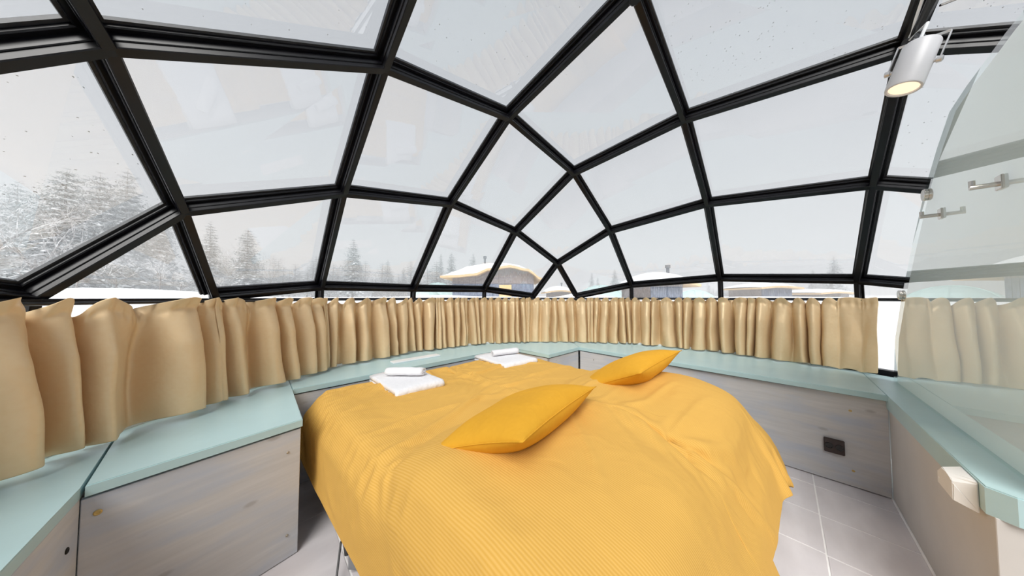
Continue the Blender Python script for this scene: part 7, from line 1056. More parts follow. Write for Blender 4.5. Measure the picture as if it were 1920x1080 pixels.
1,0,-1,1,0,-1,0,0,0,1,-2,3,0,-2,2,1,-1,1,-1,1,-1,0,1,0,0,0,1,0,1,0,0,0,0,0,0,-1,-8,7,3,3,4,6,-18,15,-14,9,1,0,1,-2,1,1,-4,-5,6,7,-10,-5,7,-1,0,3,-3,-2,
-4,1,-1,0,1,0,-1,0,1,0,-1,-1,-1,2,-1,0,0,-1,1,0,0,-1,1,1,0,1,0,-1,1,0,0,0,1,-1,0,1,0,-1,0,-1,2,0,1,1,0,0,0,0,0,-1,1,1,0,0,-1,1,0,0,0,0,0,0,0,0,0,1,7,2,
4,-4,3,-12,7,-2,1,2,0,0,0,1,0,-7,-3,9,1,-18,6,2,1,1,-4,3,0,3,-4,-1,0,1,-1,0,0,0,0,0,0,-1,0,-1,0,1,0,0,-1,1,0,0,0,0,1,-1,1,0,0,1,-1,1,0,1,-1,0,0,1,0,1,0,
1,0,0,0,-1,1,-1,1,0,1,-1,0,1,0,0,0,0,0,0,1,0,0,0,0,-1,323,22,21,18,20,19,19,20,22,18,13,10,5,9,-4,16,-48,0,35,10,28,15,12,9,7,4,3,1,-1,-1,-2,-1,-2,-1,-1,
-3,-4,-6,-9,-12,-18,-23,-13,-12,-1,1,0,1,2,1,1,0,1,0,0,0,0,2,2,2,2,2,1,1,0,1,0,0,0,0,-1,-2,-3,-3,-3,-2,-1,-1,0,1,1,0,3,2,2,1,0,0,0,-2,-1,-2,-2,-2,-4,0,
0,1,-2,0,0,2,-3,3,-1,6,-5,5,-6,2,24,-23,-35,50,-16,12,-7,-8,4,-4,0,13,-8,3,9,-5,10,-1,-2,-2,-1,-9,9,2,-4,11,-7,0,6,-17,10,-5,-6,-1,7,-7,13,-9,9,-1,0,-2,
-7,10,-1,-11,13,-8,9,-3,-3,-3,-12,12,4,-3,-7,15,-5,-5,7,-6,5,-7,0,14,-3,-5,-15,9,6,4,3,5,-4,-3,-14,0,-4,0,1,-1,-1,0,3,-4,1,1,2,4,9,-17,19,-25,39,-15,6,
-47,37,-26,4,10,-4,8,12,-20,13,7,-7,5,-19,0,1,1,1,11,-14,-7,18,15,14,-17,-2,-1,-5,-9,3,2,1,2,2,8,-23,2,2,1,7,1,-12,14,1,6,-23,-3,0,0,12,-3,7,-5,9,-7,16,
-7,-11,4,-7,6,15,-17,-4,-2,10,-11,-6,-1,-1,15,-2,-1,4,0,-4,0,-1,1,1,1,-5,2,2,1,5,-8,11,12,-3,6,-17,45,2,-9,-19,3,-3,-4,0,-1,-21,16,0,-14,-5,-9,13,0,-1,
-2,6,-8,6,24,2,-11,-12,37,-33,10,-12,-1,1,-1,1,5,0,-14,8,1,1,6,1,-15,5,14,-11,-8,-1,3,7,-3,13,-5,-9,10,1,-4,-6,19,2,2,1,-9,-2,-1,1,2,1,-1,-2,-7,-11,-11,
24,5,-1,1,-5,0,1,1,0,-3,1,3,0,-6,2,8,-21,0,5,10,22,-11,2,10,-30,17,-8,-4,1,0,13,-13,-12,1,0,10,-2,0,3,12,-15,7,14,-16,0,9,-1,-1,20,-23,3,2,-4,1,-8,18,-13,
-2,5,0,4,-12,-3,4,6,0,-2,-7,9,1,-5,5,0,-15,-3,-1,0,0,1,3,-1,-1,20,14,-21,-10,-1,0,-1,0,1,4,19,-16,-8,13,0,1,-5,0,0,1,-1,1,1,-3,0,6,0,-21,17,-6,5,17,-17,
20,-14,5,-4,-2,-5,-2,-4,-3,4,-4,19,-5,-2,-1,1,4,7,-17,11,9,-14,5,10,-9,1,-7,14,8,-20,7,-3,-2,5,-1,-7,1,2,6,-13,6,1,-1,1,0,-4,0,4,0,0,1,-2,-1,1,1,0,-1,0,
-13,5,6,2,-4,-6,5,0,0,3,2,3,8,-21,18,1,-23,14,-1,-4,0,0,0,1,-1,2,3,1,-2,-21,22,-8,17,10,-11,8,-26,14,1,-3,-2,1,6,-8,-2,-10,11,4,4,-4,6,-5,6,-15,10,5,-10,
5,0,3,-8,8,-6,3,9,-5,-1,-1,-4,5,-3,-12,9,0,0,-1,1,0,0,-1,0,-4,3,7,-5,5,-3,-3,1,1,-1,4,-4,-4,7,-4,-1,1,-4,-1,2,1,2,1,9,-1,-19,10,-9,0,21,-14,1,-4,0,-1,2,
-1,2,3,-1,-5,-13,22,-7,14,-14,10,-3,-18,19,0,-1,0,-3,2,-4,13,-7,0,1,-4,-10,16,-7,5,-3,1,3,-6,4,1,0,0,-2,3,-1,-3,8,10,-19,6,-4,4,-8,-3,4,1,-1,0,2,-3,0,1,
0,-7,8,1,4,-10,12,-16,9,0,6,-10,4,0,-2,2,-2,1,-7,4,1,2,1,6,-16,-2,11,8,-9,-3,3,3,-3,-5,0,2,-1,1,4,-4,-6,-7,14,-1,7,-11,21,-11,-16,15,3,-1,1,-1,-3,2,1,-8,
16,-6,7,-23,13,-3,2,-1,2,1,-2,2,1,0,1,-1,0,1,1,-8,9,3,-9,3,1,0,-8,0,3,5,-12,10,-6,2,0,0,-1,-1,2,1,-2,3,-3,1,2,6,-12,9,-3,0,0,0,-1,0,4,-5,1,0,6,-13,6,5,
0,-1,-3,-1,0,0,2,-4,0,0,-1,5,-5,-7,-1,8,-1,0,1,2,10,-11,3,7,-2,0,0,-1,-2,3,-1,1,-10,20,-15,2,2,-1,1,0,-1,1,0,1,0,0,0,1,0,1,1,-3,1,-2,18,-21,6,-1,-7,2,8,
-14,6,-3,3,0,0,0,-1,-1,2,-4,10,-5,-2,3,6,-13,7,-3,6,-3,0,0,-1,-1,2,-2,2,5,-12,6,7,-5,6,-19,21,-1,-10,1,0,-4,1,-1,3,-9,-1,4,3,1,0,1,-2,10,-3,-12,15,-2,0,
0,-1,1,-2,1,0,0,0,-1,-8,9,0,-1,0,1,0,0,1,0,1,-1,2,-2,0,2,1,-2,-1,-1,4,-5,5,-4,-10,8,0,-1,0,0,-1,0,0,1,-1,0,4,-4,2,0,-4,10,-13,7,0,0,-3,8,-5,1,0,0,-1,-1,
1,-4,9,-4,4,4,-21,12,-7,2,-11,15,0,-3,1,1,-8,8,-1,3,-1,-3,1,0,1,7,-6,2,2,-1,0,-1,0,0,-1,1,0,0,0,-1,0,1,0,1,0,0,0,0,0,0,0,1,2,-3,1,4,-4,1,-1,0,3,-3,6,-11,
-3,4,0,1,-1,-1,3,-2,-1,2,-2,0,-2,2,1,1,5,-11,9,-3,0,0,0,1,-1,0,0,0,0,0,1,4,-9,14,-4,-17,11,8,-9,-9,8,1,0,-3,-1,-1,2,1,3,-5,0,2,1,-2,1,5,-4,3,2,-1,0,0,-1,
0,0,0,0,0,0,-1,0,1,0,0,1,0,-1,1,0,1,0,-1,7,-8,3,0,-2,1,-1,0,3,7,-9,-7,0,3,0,0,-1,1,1,-2,0,2,-3,1,11,-9,-2,2,-1,0,3,-3,0,0,1,1,-1,0,0,1,-1,0,0,-5,13,-17,
4,13,-8,3,1,2,-6,-1,0,-3,0,-3,3,-1,3,-2,0,3,-5,3,-5,7,-2,4,0,0,-1,0,1,0,-1,1,0,0,0,0,0,0,1,0,-1,0,0,1,0,0,-1,4,0,-12,16,-10,4,-1,-1,2,0,4,-5,-7,1,3,-7,
13,-6,0,1,5,-6,6,-14,9,3,-3,-6,10,-10,6,1,-2,0,0,6,-11,9,-3,0,0,0,1,5,-5,-8,13,-18,13,1,-11,15,-10,4,0,0,-4,0,1,1,0,0,0,3,-7,5,-3,4,-1,-4,9,-3,1,0,0,-1,
0,0,0,0,0,1,0,0,0,0,0,1,3,-7,4,-1,0,0,9,-16,5,1,1,0,1,-1,0,2,3,-4,-8,6,0,2,-9,12,-6,-5,7,-1,-9,12,-2,2,-1,2,-11,7,6,-14,7,0,3,-2,-2,1,0,2,0,-6,7,-8,10,
-3,1,-2,2,8,-12,-1,11,-6,-2,-1,-3,-1,2,0,-1,1,0,-2,3,0,-2,7,-4,0,0,1,0,0,0,0,0,1,-1,2,-2,0,1,0,0,0,0,1,-4,3,0,1,-1,11,-16,-1,6,-1,1,0,0,0,1,-8,15,-12,-1,
3,4,-7,3,-5,10,-4,0,6,-10,1,5,0,3,-13,7,7,-15,8,6,2,-2,-12,7,-2,2,0,0,8,5,-3,-14,14,-19,19,-17,9,-2,-9,10,9,-11,1,-2,0,-1,1,1,-2,2,-1,0,1,0,3,-2,0,1,0,
1,-1,0,0,0,0,1,1,-1,-1,1,0,0,0,1,-2,1,0,0,-1,10,-13,-4,7,-1,0,0,1,0,-1,1,1,3,-8,1,2,1,-1,0,1,-4,3,1,-6,6,-9,16,-7,-9,8,6,-14,11,-4,-5,-2,0,11,-3,0,1,1,
-1,1,-10,11,10,-11,-2,-9,14,-5,0,2,-2,-10,10,0,-2,-1,1,-1,1,-3,5,-2,1,0,1,3,-2,-1,1,-1,1,0,0,0,1,-1,0,2,-2,1,0,-1,1,0,0,0,0,1,-1,7,-9,-7,8,-1,2,-4,3,0,
1,-3,2,1,1,-10,6,1,0,0,1,-1,0,2,-3,0,2,-1,-4,3,-2,6,-11,7,-3,8,-4,0,0,-4,7,-2,0,2,-2,-4,-2,-7,-1,0,25,-13,-9,8,2,6,-17,7,4,-1,-3,1,0,0,-1,4,-4,3,0,-1,1,
1,0,0,0,-1,1,0,0,-1,1,0,0,1,0,-1,1,0,0,0,-1,1,0,-2,3,0,-12,9,0,-1,0,1,0,1,0,-2,2,0,0,1,0,-2,0,1,-1,1,0,4,-11,9,-3,0,1,-2,0,-4,4,0,0,-4,8,-3,-1,1,-3,4,-2,
4,-3,-8,6,2,0,0,0,0,-3,2,13,-21,9,12,-13,0,-2,0,0,-1,1,-1,5,-1,0,-3,3,0,-2,1,0,0,0,1,-1,0,1,0,0,0,2,-1,-1,1,-1,0,0,-1,0,2,4,-16,10,0,-1,1,-1,0,1,0,1,-2,
3,-1,0,1,-1,-1,-1,1,1,-1,5,-10,5,-2,4,-2,-1,1,-2,1,0,0,0,0,-3,3,1,0,-1,0,1,7,-11,-2,6,0,0,-1,1,-1,4,-15,12,4,8,-22,8,1,-2,0,-1,1,-1,1,-1,5,0,-1,-2,0,0,
0,0,0,0,1,1,-2,2,0,0,-4,8,-4,0,0,0,0,0,0,0,4,-13,8,0,-1,1,-1,1,-1,0,1,0,1,0,1,-1,1,-1,-1,-1,1,0,4,-9,5,1,-1,-3,2,2,-2,0,0,1,-1,1,0,-1,1,-1,0,1,-2,3,3,-10,
1,5,-1,2,-2,1,-1,-4,3,2,10,-15,-1,5,0,-3,0,1,0,0,0,0,-2,2,2,-1,-1,-1,2,-1,2,0,0,0,-1,1,0,1,-2,1,1,0,0,1,-1,0,-1,3,-10,6,0,0,0,0,1,-1,0,1,-1,1,1,3,-3,0,
0,0,-1,-3,3,3,-7,4,0,-1,0,1,-1,0,0,1,-1,0,1,-1,1,0,-1,1,-1,0,0,5,-3,-11,9,0,4,-6,2,1,0,-2,2,-1,-2,-9,24,-12,0,-2,0,0,0,-1,1,1,1,-1,0,0,-1,-3,5,-2,0,0,1,
0,0,2,0,-1,1,-2,2,-2,2,0,0,-1,0,-5,4,0,0,0,1,0,0,0,0,0,1,-1,5,-7,3,0,1,-1,0,-1,2,-5,3,0,0,-1,1,-1,1,-1,0,0,0,0,0,1,0,0,0,-1,1,-1,0,8,-10,-2,4,0,1,-1,0,
0,0,0,2,-2,-13,24,-21,10,1,-2,-1,0,0,1,-1,-1,-1,1,0,1,0,0,-1,1,2,-1,1,1,-2,1,0,1,0,-1,1,-1,1,0,-1,0,0,0,0,0,1,0,0,0,0,0,-1,1,0,4,-8,9,-4,-1,1,-1,0,0,-2,
1,0,0,0,0,0,0,0,0,0,0,1,0,0,0,0,0,0,0,-1,0,3,0,-7,2,2,5,-9,4,0,1,0,-1,11,-22,19,-20,9,4,0,-3,1,0,0,0,0,0,0,-1,0,-1,1,-1,0,0,1,0,1,0,-1,3,0,0,0,-2,2,-1,
1,-1,1,0,-1,1,-1,0,0,0,0,1,0,0,0,-2,3,-5,9,-9,4,-1,0,1,0,0,-1,0,0,0,0,0,0,0,0,-3,4,0,0,0,0,0,-1,2,-2,0,0,1,3,-3,-12,10,1,0,-1,3,-1,0,1,2,-1,7,-20,10,-1,
3,0,-2,-1,0,0,0,0,1,-1,0,-1,0,0,1,0,0,0,1,0,1,-2,2,0,0,0,0,1,-3,3,-1,0,0,0,0,1,0,-1,1,0,-1,1,1,-1,0,-3,6,-8,7,-2,-1,0,0,0,0,0,0,0,0,0,0,0,1,0,-3,2,1,0,
0,-1,0,4,-6,2,0,0,1,7,-13,0,12,2,-15,8,-4,3,0,1,9,-23,11,1,0,1,1,0,-3,1,0,0,-1,1,-1,0,0,0,0,-1,1,0,0,0,1,1,-1,-1,1,1,0,0,0,0,-2,2,0,1,-1,1,-1,0,0,1,-1,
0,1,0,-1,1,-1,3,-6,5,-4,2,-2,2,0,0,0,0,0,0,0,-1,1,0,0,0,0,0,1,0,-1,1,-1,2,-2,0,0,0,5,-4,-12,11,-7,8,-1,-2,1,4,-1,8,-22,8,2,4,1,-2,2,-1,-2,-1,0,0,1,-1,1,
0,-1,0,1,-1,0,0,1,0,0,0,1,0,0,0,0,0,0,0,-2,2,0,0,0,0,1,0,-1,0,0,1,-1,0,0,0,2,-6,4,-4,6,-2,-1,-1,1,1,0,0,0,0,-1,1,0,0,0,1,-2,1,1,-1,1,-1,0,1,-1,-1,0,3,5,
-13,2,7,-4,1,0,-1,3,8,-23,6,4,1,1,1,-3,17,-12,0,-2,0,0,0,-1,1,0,-1,1,1,1,-2,-1,1,0,0,0,0,0,0,0,0,0,0,1,-1,-1,2,0,0,1,-1,0,0,1,-1,1,-1,0,0,1,-1,-1,1,-4,
6,-7,10,-8,1,-1,3,-1,1,-1,0,1,0,0,0,1,0,-1,0,1,0,-1,0,0,0,-1,1,0,8,-9,-10,11,-1,1,1,0,-1,9,-13,-3,-3,17,-7,-8,17,-5,4,-6,0,0,0,-2,-1,1,0,0,1,0,-1,-1,0,
1,-1,0,0,0,1,0,0,1,0,0,0,-1,1,0,0,0,0,0,0,0,0,0,0,0,-1,1,-1,0,0,-1,1,4,-9,8,-8,3,1,-1,2,1,-1,1,0,-1,0,1,0,0,3,-3,0,0,1,0,-1,0,0,0,0,3,0,-14,10,0,-2,2,1,
1,3,-4,-11,11,9,-8,-1,9,-19,24,-20,7,0,3,-1,0,-1,-1,-3,1,1,1,0,0,-2,-1,1,0,0,0,0,0,1,-1,0,1,0,0,0,0,0,0,0,0,0,0,0,2,2,-4,0,-1,1,-1,0,0,2,-6,3,-5,9,-13,
8,0,2,0,0,0,0,1,0,-1,1,5,-8,3,-1,2,0,-1,1,-1,-1,1,-1,7,-10,1,3,4,-5,2,0,1,5,-18,11,2,0,-9,19,-21,13,1,7,-12,0,6,0,0,1,-1,0,-1,0,-2,-1,-1,-3,0,-2,0,2,-1,
0,0,0,1,1,-1,1,0,0,0,0,0,-1,0,1,-1,0,-2,-2,7,-3,0,-1,0,1,0,-3,2,0,7,-16,10,-3,0,2,1,1,0,-1,0,0,1,5,-11,6,-1,1,0,-1,1,0,1,-2,1,3,-1,-10,7,1,0,0,1,1,6,-19,
11,0,6,-9,3,2,-2,6,1,-9,2,-2,-6,2,1,0,1,2,0,1,1,0,-1,-3,3,-1,0,-4,1,0,1,0,0,0,0,0,1,-1,1,-1,1,0,-1,0,0,0,-1,1,-4,6,-3,1,0,-1,0,0,0,6,-14,7,-1,0,2,1,2,-2,
3,-2,-1,0,6,-12,6,3,-3,-1,1,1,0,-1,5,-9,5,6,-11,2,4,-1,0,0,2,-1,-10,9,0,3,-2,-7,11,-3,-1,11,-20,10,-5,3,-8,-1,0,-1,0,-1,1,-1,0,2,-2,-1,1,2,0,4,1,0,0,1,
1,0,1,-1,0,1,0,0,-1,0,0,0,0,-1,1,-1,0,-3,4,-1,0,0,0,0,3,-9,4,1,-1,-1,3,1,-2,6,-8,7,-2,6,-13,6,0,2,-2,-1,1,0,0,6,-11,5,5,-6,-5,7,-1,0,2,-1,5,-8,0,3,0,5,
-12,9,8,-24,27,-17,5,-16,16,0,-8,0,0,2,0,0,1,1,-6,-2,5,-7,6,2,1,-1,1,1,1,0,-1,0,0,2,0,0,-1,1,0,-1,1,-1,0,0,-1,1,0,0,-1,1,-1,1,0,0,-4,3,0,-2,-1,0,15,-9,
-1,1,-2,-3,9,-11,5,1,6,-12,5,-1,1,0,5,-10,6,1,0,-8,7,0,1,0,-1,1,2,-5,1,2,1,-1,-2,13,-25,14,-1,0,-13,22,-7,-1,-5,0,1,-1,1,1,-2,1,1,-1,-4,5,-3,-1,0,1,0,1,
0,1,0,1,0,0,0,1,0,-1,1,0,-1,-1,0,0,0,-1,0,1,0,-1,0,0,-1,0,0,-1,2,1,-4,2,-4,17,-10,2,-2,0,-1,-1,2,7,-14,7,-1,-1,1,4,-8,5,3,0,-9,7,1,-1,0,4,-7,3,1,-10,14,
-5,8,-16,21,-25,19,-6,-2,-9,13,4,-5,-1,-5,1,-1,0,0,-1,1,-1,7,1,0,0,-11,1,1,1,1,0,1,-1,1,-2,0,-1,1,-1,0,0,-1,0,1,0,-1,0,0,0,0,0,0,1,0,0,0,-1,0,0,-1,3,-16,
26,-11,4,2,-1,7,-11,-3,16,-2,-18,6,-2,5,-1,0,-6,3,4,-6,3,1,2,-4,2,5,-9,3,11,-11,0,-2,16,-19,21,-21,10,5,-3,-11,8,14,-9,-2,-1,-5,0,0,0,0,0,0,1,-5,1,2,1,
-1,2,-1,-1,-2,-1,1,0,-1,1,0,0,-1,0,1,0,0,1,-1,1,1,-1,0,0,0,0,0,-1,1,-1,1,0,1,1,0,-6,3,1,3,-4,11,-9,-6,18,-3,-19,5,3,1,1,4,-16,16,-6,3,-5,2,1,5,-8,7,3,-11,
4,8,-11,-6,17,-4,-2,2,-1,-2,12,-16,19,-8,11,-25,10,2,1,-4,-1,0,0,0,0,0,-1,6,0,-1,-2,-13,7,2,-3,0,3,-3,1,0,1,0,0,-1,-1,-2,-1,0,0,2,-3,-1,1,0,0,0,-1,-1,0,
-1,-1,-1,0,0,-1,5,4,6,-3,-3,0,-9,6,7,-13,2,4,3,6,0,-1,-14,4,-4,11,-3,1,1,-4,-3,10,-4,-5,8,3,-11,3,6,-6,10,-13,18,-17,19,-17,17,-4,9,-20,5,3,2,0,9,-2,0,
0,-2,0,-2,-1,-4,-3,-2,-3,8,-7,-3,1,5,-5,-1,-1,-1,-2,1,-3,-2,1,-3,0,0,1,-1,7,-5,-1,0,0,0,1,-1,0,0,0,0,2,-2,0,-2,-5,24,-6,0,-9,8,-11,2,0,-2,10,-10,0,-1,2,
1,0,0,-1,-1,0,0,0,6,-6,2,0,2,-4,4,-1,-1,7,-9,17,-14,15,-12,16,-13,2,2,5,1,-1,4,0,-5,1,-1,-2,-1,-2,-1,1,-3,1,1,4,3,-11,4,5,-8,-5,4,-6,0,0,2,-3,0,2,-1,0,
0,0,0,-2,10,-6,-1,0,-1,2,-1,-1,0,1,0,-2,3,-3,-1,0,0,4,12,-4,-10,4,-5,3,0,-2,-1,1,1,0,0,1,-1,-1,0,0,1,0,-1,0,-1,6,-6,2,-1,0,9,-11,15,-15,10,-8,10,-10,7,
-6,6,-1,15,-20,7,-9,-11,0,-2,0,0,1,1,0,5,0,0,1,-3,-5,4,-9,-5,3,1,-2,0,1,0,-2,1,1,-2,0,1,0,1,-1,-2,11,-8,-1,1,-1,0,0,1,-1,0,0,-2,5,-8,9,-6,0,2,-1,1,-1,2,
0,4,-7,3,0,-1,0,2,-1,0,0,0,0,0,1,-3,2,1,-1,-1,1,0,8,-11,12,-13,5,-5,7,-7,3,-2,8,-8,15,-14,4,-2,13,-12,-1,2,1,3,0,1,0,-3,2,2,-4,1,4,-25,7,0,1,1,-1,0,3,-2,
-1,0,0,0,0,0,0,0,1,0,-3,11,-8,1,-2,0,0,-1,0,0,0,0,-1,0,5,-2,-3,0,6,0,-3,0,3,-6,4,0,-1,1,-3,3,-1,0,-1,1,0,0,-1,1,0,3,-5,3,-1,8,-11,10,-10,2,-2,7,-7,6,-3,
5,-7,9,-11,4,1,-2,1,-11,2,1,1,-3,1,-1,0,2,1,-1,1,-2,-7,-4,-5,2,1,1,0,3,-1,-5,6,-4,0,0,0,-1,0,1,0,-1,1,-1,9,-10,0,2,-1,-1,0,-1,1,1,-10,19,-5,1,-3,-2,1,5,
3,-6,-3,2,0,0,0,0,0,-1,1,0,0,0,0,0,-1,1,2,-1,1,-2,8,-10,8,-8,3,0,4,-7,6,-5,6,-6,8,-10,4,0,0,1,-1,-9,0,1,-1,1,0,0,0,0,1,-2,-2,-8,-3,9,-18,8,0,1,1,-2,1,-2,
-1,3,0,-1,-1,0,0,0,0,1,-1,0,1,6,-2,-6,1,0,0,1,-2,-2,13,-8,2,2,2,-5,-2,0,3,5,-4,-2,-1,1,0,0,0,0,0,0,-1,1,0,-1,1,2,1,-5,0,9,-9,6,-6,2,1,2,-5,6,-5,3,-3,7,
-9,4,0,1,-1,0,1,-9,0,0,1,0,0,0,0,1,-4,-1,-8,-1,0,-1,11,-20,6,2,2,-1,-1,-2,1,3,-2,0,-1,0,0,0,0,-1,1,-1,0,2,-1,6,-4,-2,0,-1,-2,2,2,1,0,2,2,2,-5,-1,-1,1,5,
1,-2,-3,0,-1,1,0,1,0,0,0,0,2,0,-1,-4,1,7,-8,5,-5,2,1,-2,-1,6,-6,2,-1,7,-8,2,0,0,0,0,1,0,-9,1,-1,1,0,0,1,0,-4,-3,-9,0,1,2,-1,0,10,-18,4,8,-6,-1,-1,1,0,0,
1,-1,0,0,-1,0,0,-1,2,-3,1,2,-2,4,1,-1,-6,3,4,-1,-1,0,0,1,3,4,-5,-2,0,-1,0,2,2,0,0,-1,0,-2,0,-1,-1,1,0,2,-2,1,5,-6,3,-3,2,0,-1,1,2,-5,3,-1,6,-7,1,1,-1,1,
-1,1,-1,1,-9,0,0,0,1,0,-1,-6,1,-8,0,1,-1,0,2,-1,-1,10,-15,-3,10,-7,1,0,1,1,4,-4,0,-1,0,0,-1,0,-1,2,-2,0,1,0,-2,-7,12,2,-1,-1,1,-1,0,0,0,1,5,1,-2,-5,0,0,
0,0,0,0,0,0,0,2,3,0,-1,-3,2,1,-4,1,-1,0,0,0,0,2,-2,2,-1,4,-6,2,1,0,0,-1,1,-1,1,0,-9,0,0,0,0,-2,-6,5,-8,-3,1,0,1,0,1,-2,2,0,0,-3,-11,6,1,0,0,1,4,-1,-3,1,
-1,-1,0,-1,-1,0,1,0,-2,-8,7,12,-3,0,-1,0,0,0,0,0,0,0,0,0,1,5,1,0,0,0,0,0,-1,0,0,-2,-3,-1,1,2,-3,0,0,0,0,1,-1,0,2,-2,0,0,2,-3,1,0,1,0,0,1,0,0,0,-1,-8,-2,
0,-1,-1,-6,6,-6,-4,1,0,0,0,1,-2,2,3,-3,-1,2,6,-12,-5,-6,3,3,5,-1,-1,-1,0,-1,-1,-1,-2,-2,-7,3,8,13,-2,-2,-1,0,1,0,-1,1,-1,0,0,0,1,0,1,0,-1,0,-1,0,0,0,0,
0,0,1,0,0,-1,-1,1,0,0,0,0,0,1,1,-2,0,1,-1,-1,0,1,0,0,0,1,-1,0,1,0,0,-12,1,-1,-1,-7,6,-1,-7,-1,2,-1,0,1,-1,1,5,-5,-1,0,3,-3,0,2,0,4,-7,-3,0,-2,-2,0,0,0,
1,2,2,10,-1,-3,-4,0,0,0,1,-1,0,1,-1,1,0,0,0,-1,1,-1,0,0,-1,1,-1,1,0,0,0,0,-1,0,0,0,1,0,0,1,-1,0,0,0,-1,1,0,0,0,0,0,0,0,0,0,0,1,0,-1,0,1,
))

# ---------------------------------------------------------------- curtain rod and curtains
def ring_path(inset, z):
    pts = []
    for k in RING:
        p = Vector((N[k].x, N[k].y, 0)); d = p - DOME_C; d.z = 0
        pts.append(DOME_C + d.normalized() * (d.length - inset) + Vector((0, 0, z)))
    return pts
def path_hit(px, pts):
    """arc length along the closed path where the view direction of column px crosses it (front half)"""
    dx, dy = (px - 960) / F_PX, 1.0
    s = 0.0
    for a, b in zip(pts, pts[1:] + pts[:1]):
        e = b - a; den = dx * e.y - dy * e.x
        if abs(den) > 1e-9:
            t = (a.x * e.y - a.y * e.x) / den; w = (a.x * dy - a.y * dx) / den
            if t > 0 and 0 <= w < 1: return s + e.length * w
        s += e.length
    return None
def path_point(pts, s):
    tot = 0.0
    for a, b in zip(pts, pts[1:] + pts[:1]):
        L = (b - a).length
        if s <= tot + L: return a.lerp(b, (s - tot) / L), (b - a).normalized()
        tot += L
    return pts[0], (pts[1] - pts[0]).normalized()
ROD = ring_path(0.075, 1.098)
TRK = ring_path(0.085, 0.0)
bm = B(); tube(bm, ROD[1:15], 0.006, 8)
tag(obj('curtain_rod', bm, M['black'], loc=ROD[8]), 'thin black curtain rod running round the glass wall', 'rod')
def smooth_dir(pts, s, w=0.10):
    a, _ = path_point(pts, max(s - w, 0)); b, _ = path_point(pts, s + w)
    return (b - a).normalized()
def curtain(label, s0, s1, seed, pitch=0.085, amp=0.030, hem=0.612, z_top=1.121, fade_end=None, lift=0.0):
    rnd = random.Random(seed)
    L = s1 - s0
    n = max(2, round(L / pitch))
    kn = [0.0]
    for _ in range(n): kn.append(kn[-1] + rnd.uniform(0.55, 1.5))
    kn = [k / kn[-1] * L for k in kn]
    amps = [rnd.uniform(0.6, 1.35) for _ in kn]
    lean = [rnd.uniform(-0.035, 0.035) for _ in kn]
    sag = [rnd.uniform(0.35, 1.25) for _ in kn]
    skew = [math.exp(rnd.uniform(-0.55, 0.55)) for _ in kn]
    sub = [rnd.choice((-1, 1)) * rnd.uniform(0.10, 0.30) for _ in kn]
    cols = int(L / 0.0085) + 2; rows = 34
    bm = B(); uvl = bm.loops.layers.uv.new('UVMap'); g = []
    for c in range(cols):
        x = L * c / (cols - 1)
        row = []
        for r in range(rows):
            t = r / (rows - 1)
            # fold phase, leaning a little on the way down
            i = 0
            while i < len(kn) - 2 and kn[i + 1] < x: i += 1
            f = (x - kn[i]) / (kn[i + 1] - kn[i])
            ln = lean[i] * (1 - f) + lean[i + 1] * f
            xe = min(max(x + ln * t * (1.0 if 0.06 < x < L - 0.06 else 0.3) + 0.014 * t * noise.noise(Vector((x * 9, t * 2.2, seed))), 0), L)
            i = 0
            while i < len(kn) - 2 and kn[i + 1] < xe: i += 1
            f = (xe - kn[i]) / (kn[i + 1] - kn[i])
            A = amps[i] * (1 - f) + amps[i + 1] * f
            sk = skew[i]
            fs = f ** sk
            w = math.cos(2 * math.pi * fs)
            w = 0.8 * w + 0.2 * (2 * (0.5 + 0.5 * w) ** 0.6 - 1) + sub[i] * (0.5 + 1.6 * math.exp(-t * 5)) * math.sin(4 * math.pi * fs)
            if t < 0.09: env = 0.95 - 0.5 * t / 0.09
            else: env = 0.45 + 0.70 * min(1, (t - 0.09) / 0.30) + 0.12 * t
            if fade_end is not None: env *= min(1, max(0.12, (fade_end - x) / 0.12))
            edge = min(1, x / 0.03, (L - x) / 0.03)
            d = 1.2 * amp * A * w * env * (0.35 + 0.65 * edge) + 0.010 * noise.noise(Vector((x * 22, t * 3.0, seed * 3.1))) * (0.3 + t)
            # small pinched gathers in the heading, ending at the seam below it
            d += 0.006 * math.sin(2 * math.pi * x / 0.031 + seed) * math.exp(-((t - 0.085) / 0.05) ** 2) - 0.005 * math.exp(-((t - 0.09) / 0.014) ** 2)
            sg = sag[i] * (1 - f) + sag[(i + 1) % len(sag)] * f
            top = z_top - min(0.062, 0.46 * pitch + 0.006) * sg * (0.5 - 0.5 * math.cos(2 * math.pi * f)) ** 0.9 * (0.25 if fade_end is not None and x > fade_end else 1)
            bot = hem + 0.012 * noise.noise(Vector((x * 6, seed, 2.0))) + lift * (x / L) + 0.006 * w
            z = top + (bot - top) * t
            p, _ = path_point(TRK, s0 + x)
            dr = smooth_dir(TRK, s0 + x)
            nrm = Vector((dr.y, -dr.x, 0))
            if nrm.dot(DOME_C - p) < 0: nrm = -nrm
            row.append(bm.verts.new(p + nrm * (d + 0.035 * t) + dr * (0.012 * math.sin(2 * math.pi * f) * A) + Vector((0, 0, z))))
        g.append(row)
    for c in range(cols - 1):
        for r in range(rows - 1):
            f = bm.faces.new((g[c][r], g[c + 1][r], g[c + 1][r + 1], g[c][r + 1]))
            for lp, (a, b) in zip(f.loops, ((c, r), (c + 1, r), (c + 1, r + 1), (c, r + 1))): lp[uvl].uv = (a * 0.0085, b / rows * 0.5)
    base, _ = path_point(TRK, (s0 + s1) / 2)
    o = obj('curtain', bm, M['curtain'], smooth=True, loc=(base.x, base.y, hem), rotz=ROOM_ROT)
    sol = o.modifiers.new('cloth_thickness', 'SOLIDIFY'); sol.thickness = 0.0016
